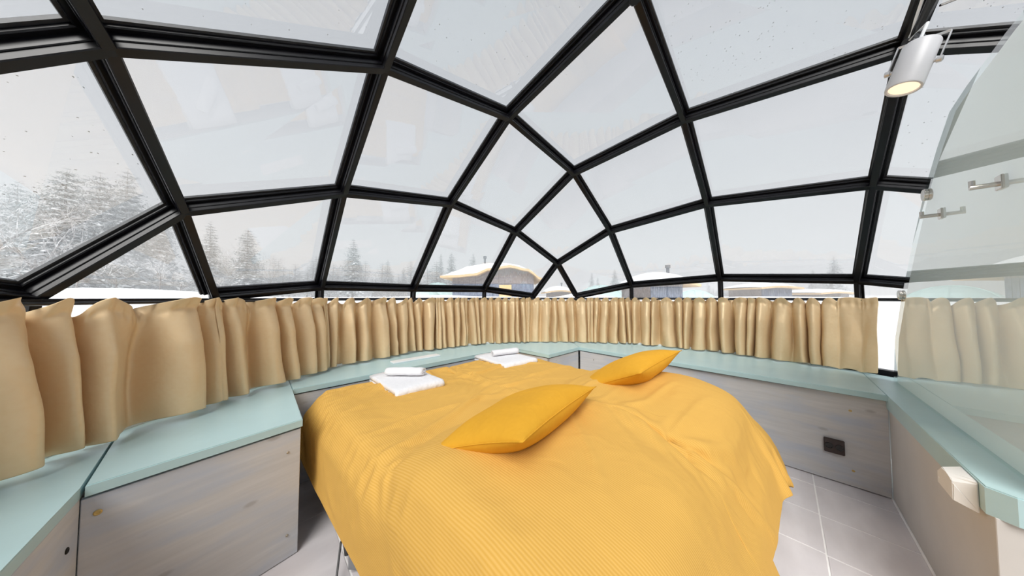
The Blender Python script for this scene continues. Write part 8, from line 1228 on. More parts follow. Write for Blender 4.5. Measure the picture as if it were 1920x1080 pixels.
    sub = o.modifiers.new('smooth', 'SUBSURF'); sub.levels = 1; sub.render_levels = 1
    return tag(o, label, 'curtain', 'short gold satin curtains along the glass wall')
sx = lambda px: path_hit(px, TRK)
s_left = sx(408)
curtain('gold satin curtain at the left edge, nearest and largest with broad folds', s_left - 1.45, s_left, 3, 0.155, 0.040, 0.600)
curtain('gold satin curtain over the boxy bench, second from the left', sx(398), sx(613), 8, 0.115, 0.042, 0.592)
curtain('gold satin curtain with its hem resting on the white board', sx(604), sx(826), 5, 0.105, 0.040, 0.590)
curtain('gold satin curtain tightly gathered left of the back corner', sx(816), sx(989), 12, 0.072, 0.036, 0.588)
curtain('gold satin curtain across the narrow back facet behind the towels', sx(981), sx(1106), 21, 0.10, 0.036, 0.586)
sr = sx(1646)
s6 = sx(1100)
curtain('long gold satin curtain above the right bench, ending in a flat edge', s6, sr, 31, 0.095, 0.042, 0.588, fade_end=(sr - s6) - 0.20)

# ---------------------------------------------------------------- beds
def bed(name, label, u0, u1, loc):
    t = thing(name, label, 'bed', W(*loc, 0), ROOM_ROT)
    bm = B(); uvbox(bm, u0 + 0.02, u1 - 0.02, 0.20, 1.95, 0.15, 0.33, 0.02); obj('base', bm, M['bed_base'], t)
    bm = B(); uvbox(bm, u0 + 0.02, u1 - 0.02, 0.18, 1.97, 0.332, 0.485, 0.04); obj('mattress', bm, M['mattress'], t)
    for a, b in ((u0 + 0.07, 0.3), (u1 - 0.07, 0.3), (u0 + 0.07, 1.85), (u1 - 0.07, 1.85)):
        bm = B(); bar(bm, W(a, b, 0.0), W(a, b, 0.155), 0.045, 0.045, Vector((1, 0, 0)), 0.004); obj('leg', bm, M['black'], t)
    return t
b1 = bed('single_bed', 'dark based single bed beside the boxy bench, mostly under its cover', 0.31, 1.09, (0.70, 1.05))
bm = B(); bar(bm, W(0.315, 1.36, 0.0), W(0.285, 1.30, 0.20), 0.045, 0.02, Vector((1, 0, 0)), 0.004); lg = obj('folding_leg', bm, M['black'], b1)
bm = B(); bar(bm, W(0.296, 1.385, 0.145), W(0.287, 1.372, 0.205), 0.05, 0.026, Vector((1, 0, 0)), 0.004); obj('leg_sleeve', bm, M['clear_foot'], lg)
bm = B(); bar(bm, W(0.33, 1.22, 0.02), W(0.33, 1.22, 0.15), 0.03, 0.10, Vector((1, 0, 0)), 0.004); obj('leg_plate', bm, M['clear_foot'], b1)
bed('single_bed', 'dark based single bed nearer the right bench, hidden under its cover', 1.12, 1.94, (1.53, 1.05))
bm = B()
tube(bm, [W(0.35, 1.42, 0.16), W(0.27, 1.30, 0.10), W(0.235, 1.20, 0.03), W(0.22, 1.12, 0.006), W(0.25, 1.05, 0.005), W(0.31, 1.08, 0.02), W(0.36, 1.15, 0.09)], 0.004, 6)
tag(obj('cable', bm, M['black'], loc=W(0.27, 1.2, 0)), 'thin black cable looping on the floor tiles beside the bed', 'cable')

def unpack(blob):
    nu, nv, s = blob
    r = np.array(s, dtype=np.int64)
    e = np.stack([q.reshape(nu, nv) for q in r.reshape(3, -1)], axis=-1)
    return np.cumsum(np.cumsum(e, axis=1), axis=0) / 1000.0
def spread(blob, label, seed):
    a = unpack(blob); nu, nv, _ = a.shape
    bm = B(); uvl = bm.loops.layers.uv.new('UVMap')
    g = [[bm.verts.new(W(*a[i, j])) for j in range(nv)] for i in range(nu)]
    for i in range(nu - 1):
        for j in range(nv - 1):
            f = bm.faces.new((g[i][j], g[i + 1][j], g[i + 1][j + 1], g[i][j + 1]))
            for lp, (p, q) in zip(f.loops, ((i, j), (i + 1, j), (i + 1, j + 1), (i, j + 1))): lp[uvl].uv = (p * 0.0215, q * 0.0215)
    c = a.reshape(-1, 3).mean(0)
    o = obj('bedspread', bm, M['spread'], smooth=True, loc=W(c[0], c[1], 0.1), rotz=ROOM_ROT, recalc=False)
    sol = o.modifiers.new('cloth_thickness', 'SOLIDIFY'); sol.thickness = 0.006; sol.offset = 1
    sub = o.modifiers.new('smooth', 'SUBSURF'); sub.levels = 1; sub.render_levels = 2
    return tag(o, label, 'bedspread', 'mustard bedspreads')
sp1 = spread(CLOTH_1, 'mustard ribbed bedspread on the nearer bed, under the larger cushion and one towel', 1)
sp2 = spread(CLOTH_2, 'mustard ribbed bedspread on the bed by the right bench, hem lifted at its corner', 2)

# ---------------------------------------------------------------- cushions
def cushion(label, c, e1, e2, L, Wd, T, seed):
    """knife-edge cushion: e1 long side direction, e2 short side, in world space"""
    e1 = e1.normalized(); e3 = e1.cross(e2).normalized(); e2 = e3.cross(e1).normalized()
    if e3.z < 0: e3 = -e3
    nx, ny = 48, 34
    bm = B(); uvl = bm.loops.layers.uv.new('UVMap')
    def pt(x, y, sg):
        px, py = abs(x), abs(y)
        # edges bow inwards so that the corners stick out as points
        ix = 1 - 0.085 * (1 - py ** 2) * px ** 2.0
        iy = 1 - 0.10 * (1 - px ** 2) * py ** 2.0
        h = max(0, (1 - px ** 2.6)) ** 0.62 * max(0, (1 - py ** 2.6)) ** 0.62
        n1 = noise.noise(Vector((x * 1.7, y * 1.7, seed + sg)))
        cr = 0.10 * math.sin(9 * (px - py) + 3 * n1) * px ** 3 * (1 - py)
        h = h * (1 + 0.10 * n1) + 0.5 * cr * h
        return c + e1 * x * ix * L / 2 + e2 * y * iy * Wd / 2 + e3 * sg * T / 2 * h
    edge = {}
    for sg in (1, -1):
        g = []
        for i in range(nx + 1):
            row = []
            for j in range(ny + 1):
                x = math.sin((2 * i / nx - 1) * math.pi / 2) * 0.55 + (2 * i / nx - 1) * 0.45
                y = math.sin((2 * j / ny - 1) * math.pi / 2) * 0.55 + (2 * j / ny - 1) * 0.45
                border = i in (0, nx) or j in (0, ny)
                if border and (i, j) in edge: row.append(edge[(i, j)]); continue
                v = bm.verts.new(pt(x, y, sg))
                if border: edge[(i, j)] = v
                row.append(v)
            g.append(row)
        for i in range(nx):
            for j in range(ny):
                f = bm.faces.new((g[i][j], g[i + 1][j], g[i + 1][j + 1], g[i][j + 1]))
                for lp in f.loops: lp[uvl].uv = (lp.vert.co.x, lp.vert.co.y)
    o = obj('cushion', bm, M['cushion'], smooth=True, loc=c - Vector((0, 0, T / 2)), rotz=ROOM_ROT)
    tag(o, label, 'cushion', 'mustard cushions')
    # piped seam round the edge
    bm = B(); pts = []
    for k in range(121):
        q = k / 120 * 4; s = q % 1 * 2 - 1
        x, y = {0: (s, -1), 1: (1, s), 2: (-s, 1), 3: (-1, -s)}[int(q) % 4]
        pts.append(pt(x, y, 1))
    tube(bm, pts, 0.0022, 5); obj('seam', bm, M['cushion'], o, smooth=True)
    return o
def dirv(a, b): return W(*b) - W(*a)
cushion('larger-looking mustard cushion lying across both beds, nearest the camera', W(0.775, 0.725, 0.652), dirv((0, 0, 0), (0.61, 0.12, -0.03)), dirv((0, 0, 0), (-0.03, 0.35, -0.14)), 0.63, 0.40, 0.16, 2.0)
cushion('mustard cushion behind, leaning towards the right bench', W(1.67, 0.665, 0.668), dirv((0, 0, 0), (1, -0.03, 0.03)), dirv((0, 0, 0), (0.0, 1, -0.50)), 0.66, 0.43, 0.165, 7.0)

# ---------------------------------------------------------------- towels
def folded_towel(name, label, u, v, z, su, sv, layers, th, rot, group):
    """stack of flat folds joined by rounded bends along one side"""
    t = thing(name, label, 'towel', W(u, v, z), ROOM_ROT + rot, group)
    cs, sn = math.cos(rot), math.sin(rot)
    def P(a, b, h): return W(u + a * cs - b * sn, v + a * sn + b * cs, z + h)
    bm = B()
    # serpentine section across the short side, extruded along the long side
    sec = []
    r = th / 2
    for k in range(layers):
        zc = r + k * th
        xs = [-su / 2 + r, su / 2 - r]
        if k % 2: xs = xs[::-1]
        sec += [(xs[0] + (xs[1] - xs[0]) * q / 6, zc + 0.0012 * math.sin(q * 1.7 + k)) for q in range(7)]
        if k < layers - 1:
            sgn = 1 if k % 2 == 0 else -1
            sec += [(xs[1] + sgn * r * math.sin(a), zc + r - r * math.cos(a)) for a in (0.6, 1.2, math.pi / 2, 1.95, 2.55)]
    nl = 22
    half = th * 0.46
    rows = []
    for i in range(nl + 1):
        b = -sv / 2 + sv * i / nl
        wob = 0.004 * noise.noise(Vector((i * 0.35, u * 9, v * 5)))
        edge = min(1, (0.3 + 6 * min(i, nl - i) / nl))
        up, dn = [], []
        for k, (x, h) in enumerate(sec):
            x0, h0 = sec[max(k - 1, 0)]; x1, h1 = sec[min(k + 1, len(sec) - 1)]
            dx, dh = x1 - x0, h1 - h0; L = math.hypot(dx, dh) or 1
            w = half * (0.75 + 0.25 * edge) * (1 + 0.10 * noise.noise(Vector((x * 20, b * 14, k * 0.05))))
            sag = 0.006 * (abs(b) / (sv / 2)) ** 3 * (h / (layers * th))
            up.append(bm.verts.new(P(x - dh / L * w + wob, b, max(h + dx / L * w - sag, 0.001))))
            dn.append(bm.verts.new(P(x + dh / L * w + wob, b, max(h - dx / L * w - sag, 0.0))))
        rows.append(up + dn[::-1])
    m = len(rows[0])
    for a, b in zip(rows, rows[1:]):
        for k in range(m): bm.faces.new((a[k], a[(k + 1) % m], b[(k + 1) % m], b[k]))
    h = m // 2
    for rw in (rows[0], rows[-1]):
        for k in range(h - 1): bm.faces.new((rw[k], rw[k + 1], rw[m - 2 - k], rw[m - 1 - k]))
    obj('folds', bm, M['towel'], t, smooth=True)
    return t
def rolled_towel(label, u, v, z, L, rad, rot, group):
    """hand towel folded into a flat roll; its spiral shows at the ends"""
    t = thing('hand_towel', label, 'towel', W(u, v, z), ROOM_ROT + rot, group)
    cs, sn = math.cos(rot), math.sin(rot)
    def P(a, b, h): return W(u + a * cs - b * sn, v + a * sn + b * cs, z + h)
    sec = []
    turns, n = 2.6, 64
    for k in range(n + 1):
        q = k / n; ang = -math.pi / 2 - q * turns * 2 * math.pi
        r = rad * (0.16 + 0.84 * (1 - q) ** 0.9) - 0.004
        sec.append((r * 1.45 * math.cos(ang), rad * 0.86 + r * 0.80 * math.sin(ang)))
    half = rad * 0.135
    bm = B(); rows = []
    nl = 14
    for i in range(nl + 1):
        b = -L / 2 + L * i / nl + 0.0
        e = 1 - 0.10 * abs(2 * i / nl - 1) ** 6
        up, dn = [], []
        for k, (x, h) in enumerate(sec):
            x0, h0 = sec[max(k - 1, 0)]; x1, h1 = sec[min(k + 1, n)]
            dx, dh = x1 - x0, h1 - h0; l = math.hypot(dx, dh) or 1
            off = 0.004 * noise.noise(Vector((k * 0.2, i * 0.4, u * 7)))
            up.append(bm.verts.new(P((x - dh / l * half) * e, b + 0.004 * math.sin(k * 0.2), max((h + dx / l * half - rad) * e + rad + off, 0.0))))
            dn.append(bm.verts.new(P((x + dh / l * half) * e, b + 0.004 * math.sin(k * 0.2), max((h - dx / l * half - rad) * e + rad + off, 0.0))))
        rows.append(up + dn[::-1])
    m = len(rows[0])
    for a, b in zip(rows, rows[1:]):
        for k in range(m): bm.faces.new((a[k], a[(k + 1) % m], b[(k + 1) % m], b[k]))
    h = m // 2
    for rw in (rows[0], rows[-1]):
        for k in range(h - 1): bm.faces.new((rw[k], rw[k + 1], rw[m - 2 - k], rw[m - 1 - k]))
    obj('roll', bm, M['towel'], t, smooth=True)
    return t
folded_towel('bath_towel', 'folded white bath towel on the bed nearer the boxy bench', 0.725, 1.785, 0.527, 0.46, 0.31, 2, 0.030, -math.pi / 2 + 0.03, 'white folded towels on the beds')
rolled_towel('small rolled white towel on the bath towel nearer the boxy bench', 0.735, 1.80, 0.587, 0.25, 0.033, 0.80, 'small rolled white towels')
folded_towel('bath_towel', 'folded white bath towel near the back corner, by the bench step', 1.625, 1.775, 0.527, 0.46, 0.37, 2, 0.029, -math.pi / 2 - 0.06, 'white folded towels on the beds')
rolled_towel('small rolled white towel on the bath towel near the back corner', 1.665, 1.81, 0.585, 0.27, 0.033, 1.35, 'small rolled white towels')

# ---------------------------------------------------------------- things on the benches
bm = B()
uvbox(bm, 0.80, 1.22, 2.205, 2.29, BENCH_Z + 0.0005, BENCH_Z + 0.011, 0.002)
tag(obj('board', bm, M['white_trim'], loc=W(1.0, 2.25, BENCH_Z), rotz=ROOM_ROT), 'thin white board lying on the left bench under a curtain hem', 'board')
so = thing('power_socket', 'dark brown double power socket on the right bench front', 'socket', W(2.536, -0.197, 0.22), ROOM_ROT)
bm = B(); uvbox(bm, 2.519, 2.531, -0.238, -0.157, 0.176, 0.262, 0.003); obj('plate', bm, M['socket'], so)
for v in (-0.177, -0.218):
    bm = B(); disc_stack(bm, W(2.5185, v, 0.218), W(-1, 0, 0), [(0, 0.017), (0.003, 0.017), (0.003, 0.0145), (-0.004, 0.0135), (-0.004, 0)], 16); obj('outlet', bm, M['black'], so)
bx = thing('sensor_box', 'small slant-faced white plastic box on the teal ledge edge at right', 'sensor', W(1.62, -0.39, 0.49), ROOM_ROT)
bm = B()
back = [(1.685, 0.486), (1.685, 0.543), (1.65, 0.572), (1.552, 0.572), (1.545, 0.566), (1.545, 0.478), (1.60, 0.478)]
front = [(1.67, 0.494), (1.67, 0.534), (1.635, 0.560), (1.60, 0.560), (1.575, 0.556), (1.555, 0.552), (1.555, 0.492)]
va = [bm.verts.new(W(u, -0.391, z)) for u, z in back]; vb = [bm.verts.new(W(u, -0.352, z)) for u, z in front]
bm.faces.new(va); bm.faces.new(vb)
for i in range(7): bm.faces.new((va[i], va[(i + 1) % 7], vb[(i + 1) % 7], vb[i]))
bmesh.ops.bevel(bm, geom=bm.edges[:], offset=0.0025, segments=2, affect='EDGES', clamp_overlap=True)
obj('casing', bm, M['plastic'], bx)
bm = B(); disc_stack(bm, W(1.655, -0.352, 0.515), W(0, 1, 0), [(-0.003, 0.0), (-0.003, 0.003), (0.0012, 0.003), (0.002, 0)], 10); obj('indicator', bm, M['white_trim'], bx)
# ---------------------------------------------------------------- spot lamp on the dome bars and its wiring
lp = thing('spot_lamp', 'white cylindrical spot lamp with a lit warm lens under the black bars', 'lamp', (1.45, 0.93, 2.10), 0)
c0, c1 = Vector((1.385, 0.90, 1.856)), Vector((1.432, 0.883, 2.002))
ax = (c1 - c0).normalized(); LL = (c1 - c0).length; RL = 0.041
bm = B(); disc_stack(bm, c0, ax, [(0.006, RL * 0.80), (0.0, RL * 0.84), (0.0, RL * 0.97), (0.004, RL), (LL - 0.004, RL), (LL, RL * 0.96), (LL, 0)], 40)
body = obj('body', bm, M['lamp_white'], lp, smooth=False)
for poly in body.data.polygons: poly.use_smooth = len(poly.vertices) == 4 and poly.area > 0.0008
bm = B(); disc_stack(bm, c0 + ax * 0.005, ax, [(0, 0), (0, RL * 0.82), (0.003, RL * 0.82)], 32); obj('lens', bm, M['lens'], lp)
side = Vector((0.545, -0.84, 0.10)); side = (side - ax * side.dot(ax)).normalized()
fwd = side.cross(ax)
piv = c0 + ax * LL * 0.50
side2 = (side * 0.97 + Vector((0, 0, 0.05))); side2 = (side2 - ax * side2.dot(ax) * 0.4).normalized()
tl, trr = piv - side2 * 0.051, piv + side2 * 0.051
upv = ax * 0.095
bm = B()
bar(bm, tl, tl + upv, 0.010, 0.003, side2, 0.001); bar(bm, trr, trr + upv, 0.010, 0.003, side2, 0.001)
bar(bm, tl + upv, trr + upv, 0.012, 0.004, Vector((0, 0, 1)), 0.001)
obj('bracket', bm, M['lamp_metal'], lp)
for q, sg in ((tl, -1), (trr, 1)):
    bm = B(); disc_stack(bm, q - side2 * sg * 0.016, side2 * sg, [(0, 0), (0, 0.006), (0.010, 0.006), (0.011, 0.010), (0.021, 0.010), (0.023, 0.007), (0.023, 0)], 14)
    obj('knob', bm, M['lamp_metal'], lp)
mid = (tl + trr) / 2 + upv
bm = B(); tube(bm, [mid, mid + Vector((0.03, 0.03, 0.05)), Vector((1.63, 1.04, 2.145))], 0.009, 10); obj('mount_arm', bm, M['black'], lp)
lamp_light = bpy.data.lights.new('spot_lamp_light', 'SPOT'); lamp_light.energy = 8; lamp_light.color = (1, 0.80, 0.60); lamp_light.spot_size = math.radians(70); lamp_light.shadow_soft_size = 0.035
ll = bpy.data.objects.new('spot_lamp_light', lamp_light); COL.objects.link(ll); ll.parent = lp; MATX[ll] = MATX[lp]
ll.matrix_parent_inverse = Matrix.Identity(4)
ll.location = MATX[lp].inverted() @ (c0 - ax * 0.02); ll.rotation_euler = (-ax).to_track_quat('-Z', 'Y').to_euler()
PB, PA = N[(1, -1)], N[(0, -1)]
od = outward((PB + PA) / 2)
bm = B()
pts = [mid + Vector((-0.012, 0, 0.002)), mid + Vector((0.0, -0.01, 0.05))]
for k in range(1, 9): pts.append((PB - od * 0.020).lerp(PA - od * 0.02, k / 8 * 0.98) + Vector((-0.010 + 0.005 * math.sin(k * 2.1), 0.006 * math.cos(k * 1.7), -0.012)))
tube(bm, pts, 0.0042, 8)
tag(obj('cable', bm, M['white_trim'], loc=mid), 'white cable running from the spot lamp up the black bar', 'cable')
bm = B()
pts = [Vector((1.56, 1.0, 2.13))]
for k in range(1, 9): pts.append((PB - od * 0.02).lerp(PA - od * 0.02, k / 8 * 0.98) + Vector((0.022 + 0.004 * math.sin(k * 2.6), 0, -0.012)))
tube(bm, pts, [0.012, 0.017, 0.013, 0.015, 0.012, 0.012, 0.012, 0.012, 0.012], 8)
tag(obj('cable', bm, M['black'], loc=(1.56, 1.0, 2.13)), 'thick taped black cable bundle along the bar above the spot lamp', 'cable')
bm = B(); tube(bm, [Vector((1.585, 0.93, 2.20)), Vector((1.66, 0.90, 2.215)), Vector((1.80, 0.90, 2.235))], 0.004, 6)
tag(obj('support_wire', bm, M['chrome'], loc=(1.62, 0.92, 2.21)), 'thin dark wire crossing the top right pane above the lamp', 'wire')

# ---------------------------------------------------------------- outside: trees
def conifer_meshes(seed, h, r, layers, per, snowy=0.5):
    """trunk, needle fans and the snow lying on them (z up, base at origin)"""
    rnd = random.Random(seed)
    tb = B(); tube(tb, [(0, 0, -0.6), (rnd.uniform(-.05, .05), 0, h * 0.5), (0, 0, h * 0.97)], [r * 0.085, r * 0.05, 0.008], 6)
    nb, sb = B(), B()
    for k in range(layers):
        f = k / (layers - 1)
        z = h * (0.12 + 0.86 * f)
        rr = r * (0.92 * (1 - f) ** 0.65 + 0.09) * rnd.uniform(0.75, 1.12)
        n = max(4, int(per * (1 - 0.45 * f)))
        a0 = rnd.random() * 6.28
        for i in range(n):
            a = a0 + 6.283 * i / n + rnd.uniform(-.25, .25)
            L = rr * rnd.uniform(0.7, 1.15)
            drop = 0.30 - 0.55 * f + rnd.uniform(-.12, .12)
            d = Vector((math.cos(a), math.sin(a), 0)); s = Vector((-d.y, d.x, 0))
            def at(t): return Vector((0, 0, z)) + d * L * t + Vector((0, 0, -L * (drop * t + 0.16 * t * t)))
            m = 5 if layers > 14 else 4
            for q in range(m):
                t = 0.12 + 0.88 * (q + rnd.random()) / m
                p = at(t); wl = L * (0.30 * (1.15 - t) + 0.13) * rnd.uniform(.7, 1.25)
                for _ in range(4 if layers > 20 else 3):
                    o1 = Vector((rnd.gauss(0, 1), rnd.gauss(0, 1), rnd.gauss(0, .55))) * wl * .42
                    e1 = (d * rnd.uniform(.2, 1) + s * rnd.uniform(-1, 1) + Vector((0, 0, rnd.uniform(-.7, .3)))).normalized()
                    e2 = e1.cross(Vector((rnd.uniform(-1, 1), rnd.uniform(-1, 1), rnd.uniform(-1, 1)))).normalized()
                    c0_ = p + o1; ln = wl * rnd.uniform(.35, .8)
                    v = [nb.verts.new(c) for c in (c0_ - e1 * ln * .4 - e2 * ln * .16, c0_ - e1 * ln * .2 + e2 * ln * .2, c0_ + e1 * ln * .7, c0_ + e2.cross(e1) * ln * .22)]
                    nb.faces.new((v[0], v[1], v[2])); nb.faces.new((v[0], v[3], v[2])); nb.faces.new((v[1], v[3], v[2]))
                if rnd.random() < snowy:
                    w2 = wl * 0.42; up = Vector((0, 0, wl * 0.13))
                    c = [p - d * w2 * .6 + up * .2, p + s * w2 + up * -.3 + d * w2 * .3, p + d * w2 * .8 - up * .6, p - s * w2 + up * -.3 + d * w2 * .3, p + up]
                    v = [sb.verts.new(x) for x in c]
                    for i2 in range(4): sb.faces.new((v[i2], v[(i2 + 1) % 4], v[4]))
            v = [nb.verts.new(c) for c in (at(0.0) - s * 0.02 * L, at(0.0) + s * 0.02 * L, at(1.0))]; nb.faces.new(v)
    return [('trunk', tb, M['bark']), ('needles', nb, M['needles']), ('branch_snow', sb, M['needle_snow'])]
def birch_meshes(seed, h, spread_, depth=5):
    rnd = random.Random(seed); tb, wb = B(), B()
    def grow(p, d, L, rad, lev):
        q = p + d * L
        mid = p.lerp(q, .5) + Vector((rnd.uniform(-1, 1), rnd.uniform(-1, 1), 0)) * L * .06
        tube(tb if lev < 2 else wb, [p, mid, q], [rad, rad * .8, rad * .62], 5 if lev < 2 else 3, cap=False)
        if lev >= depth: return
        for _ in range(3 if lev else 4):
            ax_ = Vector((rnd.uniform(-1, 1), rnd.uniform(-1, 1), rnd.uniform(-.1, .5))).normalized()
            nd = (d * (0.9 if lev else 1.1) + ax_ * spread_).normalized()
            grow(p.lerp(q, rnd.uniform(.55, 1)), nd, L * rnd.uniform(.58, .8), rad * .55, lev + 1)
    grow(Vector((0, 0, -.5)), Vector((0, 0, 1)), h * .36, h * .012, 0)
    return [('trunk', tb, M['bark']), ('twigs', wb, M['twig'])]
TREE_CACHE = {}
def place_tree(kind, key, x, y, h, label, group, rot=0.0, wide=1.0):
    z = ground_z(x, y)
    cat = 'tree'
    name = {'spruce': 'snowy_spruce', 'pine': 'snowy_pine', 'birch': 'frosted_birch', 'bush': 'frosted_bush', 'far': 'distant_spruce'}[kind]
    root = thing(name, label, cat, (x, y, z), rot, group)
    root.scale = (h / 10 * wide, h / 10 * wide, h / 10)
    if (kind, key) not in TREE_CACHE:
        if kind == 'spruce': parts = conifer_meshes(key, 10, 2.1, 26, 14, .8)
        elif kind == 'pine': parts = conifer_meshes(key, 10, 2.9, 22, 14, .85)
        elif kind == 'far': parts = conifer_meshes(key, 10, 2.0, 18, 12, .7)
        elif kind == 'birch': parts = birch_meshes(key, 10, .75, 5)
        else: parts = birch_meshes(key, 10, 1.25, 5)
        TREE_CACHE[(kind, key)] = []
        for nm, bmx, mt in parts:
            me = bpy.data.meshes.new(nm); bmesh.ops.recalc_face_normals(bmx, faces=bmx.faces) if nm == 'trunk' else None
            bmx.to_mesh(me); bmx.free(); me.materials.append(mt); TREE_CACHE[(kind, key)].append((nm, me))
    for nm, me in TREE_CACHE[(kind, key)]:
        c = bpy.data.objects.new(nm, me); COL.objects.link(c); c.parent = root
        if nm != 'trunk': c['kind'] = 'stuff'
    return root
def tree_px(kind, key, px, top, Y, label, group, rot=0.0, wide=1.0):
    x = (px - 960) / F_PX * Y
    zt = EYE + (HORIZON - top) / F_PX * Y
    return place_tree(kind, key, x, Y, zt - ground_z(x, Y), label, group, rot, wide)
NEAR = 'snow-laden trees outside on the left'
for kind, key, px, top, Y, wide, label in [
    ('birch', 3, -30, 262, 11.5, 1.0, 'bare frosted birch at the left edge of the photo'),
    ('birch', 4, 62, 330, 13.5, 1.0, 'frosted birch with fine twigs, second from the left'),
    ('pine', 11, 112, 308, 15.5, 1.0, 'broad snow-laden pine, tallest on the left of the group'),
    ('pine', 12, 176, 316, 21, 0.9, 'snow-laden pine in the middle of the left group'),
    ('spruce', 16, 228, 308, 26, 1.05, 'pointed snow-laden spruce just left of the slanting bar'),
    ('spruce', 13, 20, 335, 24, 1.4, 'snowy spruce half hidden behind the leftmost birch'),
    ('birch', 5, 145, 420, 10.5, 1.0, 'low frosted birch in front of the left pines'),
    ('bush', 6, 215, 440, 11.5, 1.2, 'frosted thicket under the pointed spruce'),
    ('bush', 6, 60, 430, 10.5, 1.2, 'frosted thicket at the far left above the curtain'),
    ('pine', 11, 292, 378, 32, 0.9, 'pale pine seen through the bar junction on the left'),
    ('birch', 5, 300, 455, 13, 1.1, 'brownish frosted birch in the small left pane'),
    ('bush', 7, 340, 475, 14, 1.2, 'frosted thicket beside the steep left bar'),
    ('spruce', 13, 390, 412, 24, 0.9, 'snowy spruce right of the steep left bar'),
    ('birch', 3, 432, 436, 26, 0.9, 'thin bare birch left of the lone dark spruce'),
    ('spruce', 14, 461, 426, 24, 1.25, 'lone full snowy spruce in the second low pane'),
    ('bush', 6, 420, 500, 18, 1.2, 'frosted thicket under the thin birch'),
    ('birch', 4, 507, 450, 34, 0.9, 'thin pale birch above the far tree line'),
    ('spruce', 15, 661, 444, 28, 1.15, 'full dark spruce in the third low pane'),
    ('spruce', 13, 726, 486, 36, 1.1, 'smaller spruce right of the full dark spruce'),
    ('spruce', 14, 756, 500, 40, 0.9, 'small narrow spruce left of the long slanting bar'),
    ('spruce', 13, 826, 473, 34, 0.7, 'narrow spruce rising left of the hut roof'),
    ('spruce', 14, 846, 472, 31, 1.1, 'broad spruce just behind the hut roof edge'),
    ('spruce', 15, 887, 472, 30, 0.95, 'dark spruce top beside the hut chimney'),
    ('spruce', 13, 1110, 510, 42, 0.9, 'narrow spruce right of the back corner'),
    ('spruce', 14, 1121, 518, 44, 0.8, 'small spruce right beside the narrow one past the back corner'),
    ('spruce', 15, 1153, 503, 40, 1.1, 'fuller spruce behind the teal glass igloo right of centre'),
    ('spruce', 15, 1566, 478, 31, 1.15, 'large pale spruce above the right end of the curtain'),
    ('spruce', 13, 1526, 504, 37, 0.9, 'small pale spruce left of the large pale one'),
    ('spruce', 14, 1543, 510, 41, 0.9, 'tiny pale spruce touching the large pale one'),
]: tree_px(kind, key, px, top, Y, label, NEAR, key * 0.7 + px, wide)
rnd = random.Random(5)
for k in range(46):
    px = 370 + k * 10.2 + rnd.uniform(-3, 3); Y = (34, 40, 46, 52)[k % 4]
    tree_px('far', 20 + k % 3, px, 503 + rnd.uniform(-20, 14) - (8 if px < 640 else 0), Y, 'hazy conifer in the far tree line left of the huts', 'hazy conifers of the far tree line', k * 1.3, rnd.uniform(1.6, 2.3))
for k in range(34):
    px = 1330 + k * 8.6 + rnd.uniform(-3, 3); Y = (40, 46, 52, 58)[k % 4]
    tree_px('far', 20 + k % 3, px, 537 + rnd.uniform(-8, 6), Y, 'low hazy conifer in the far tree line on the right', 'hazy conifers of the right tree line', k * 1.7, rnd.uniform(1.8, 2.6))

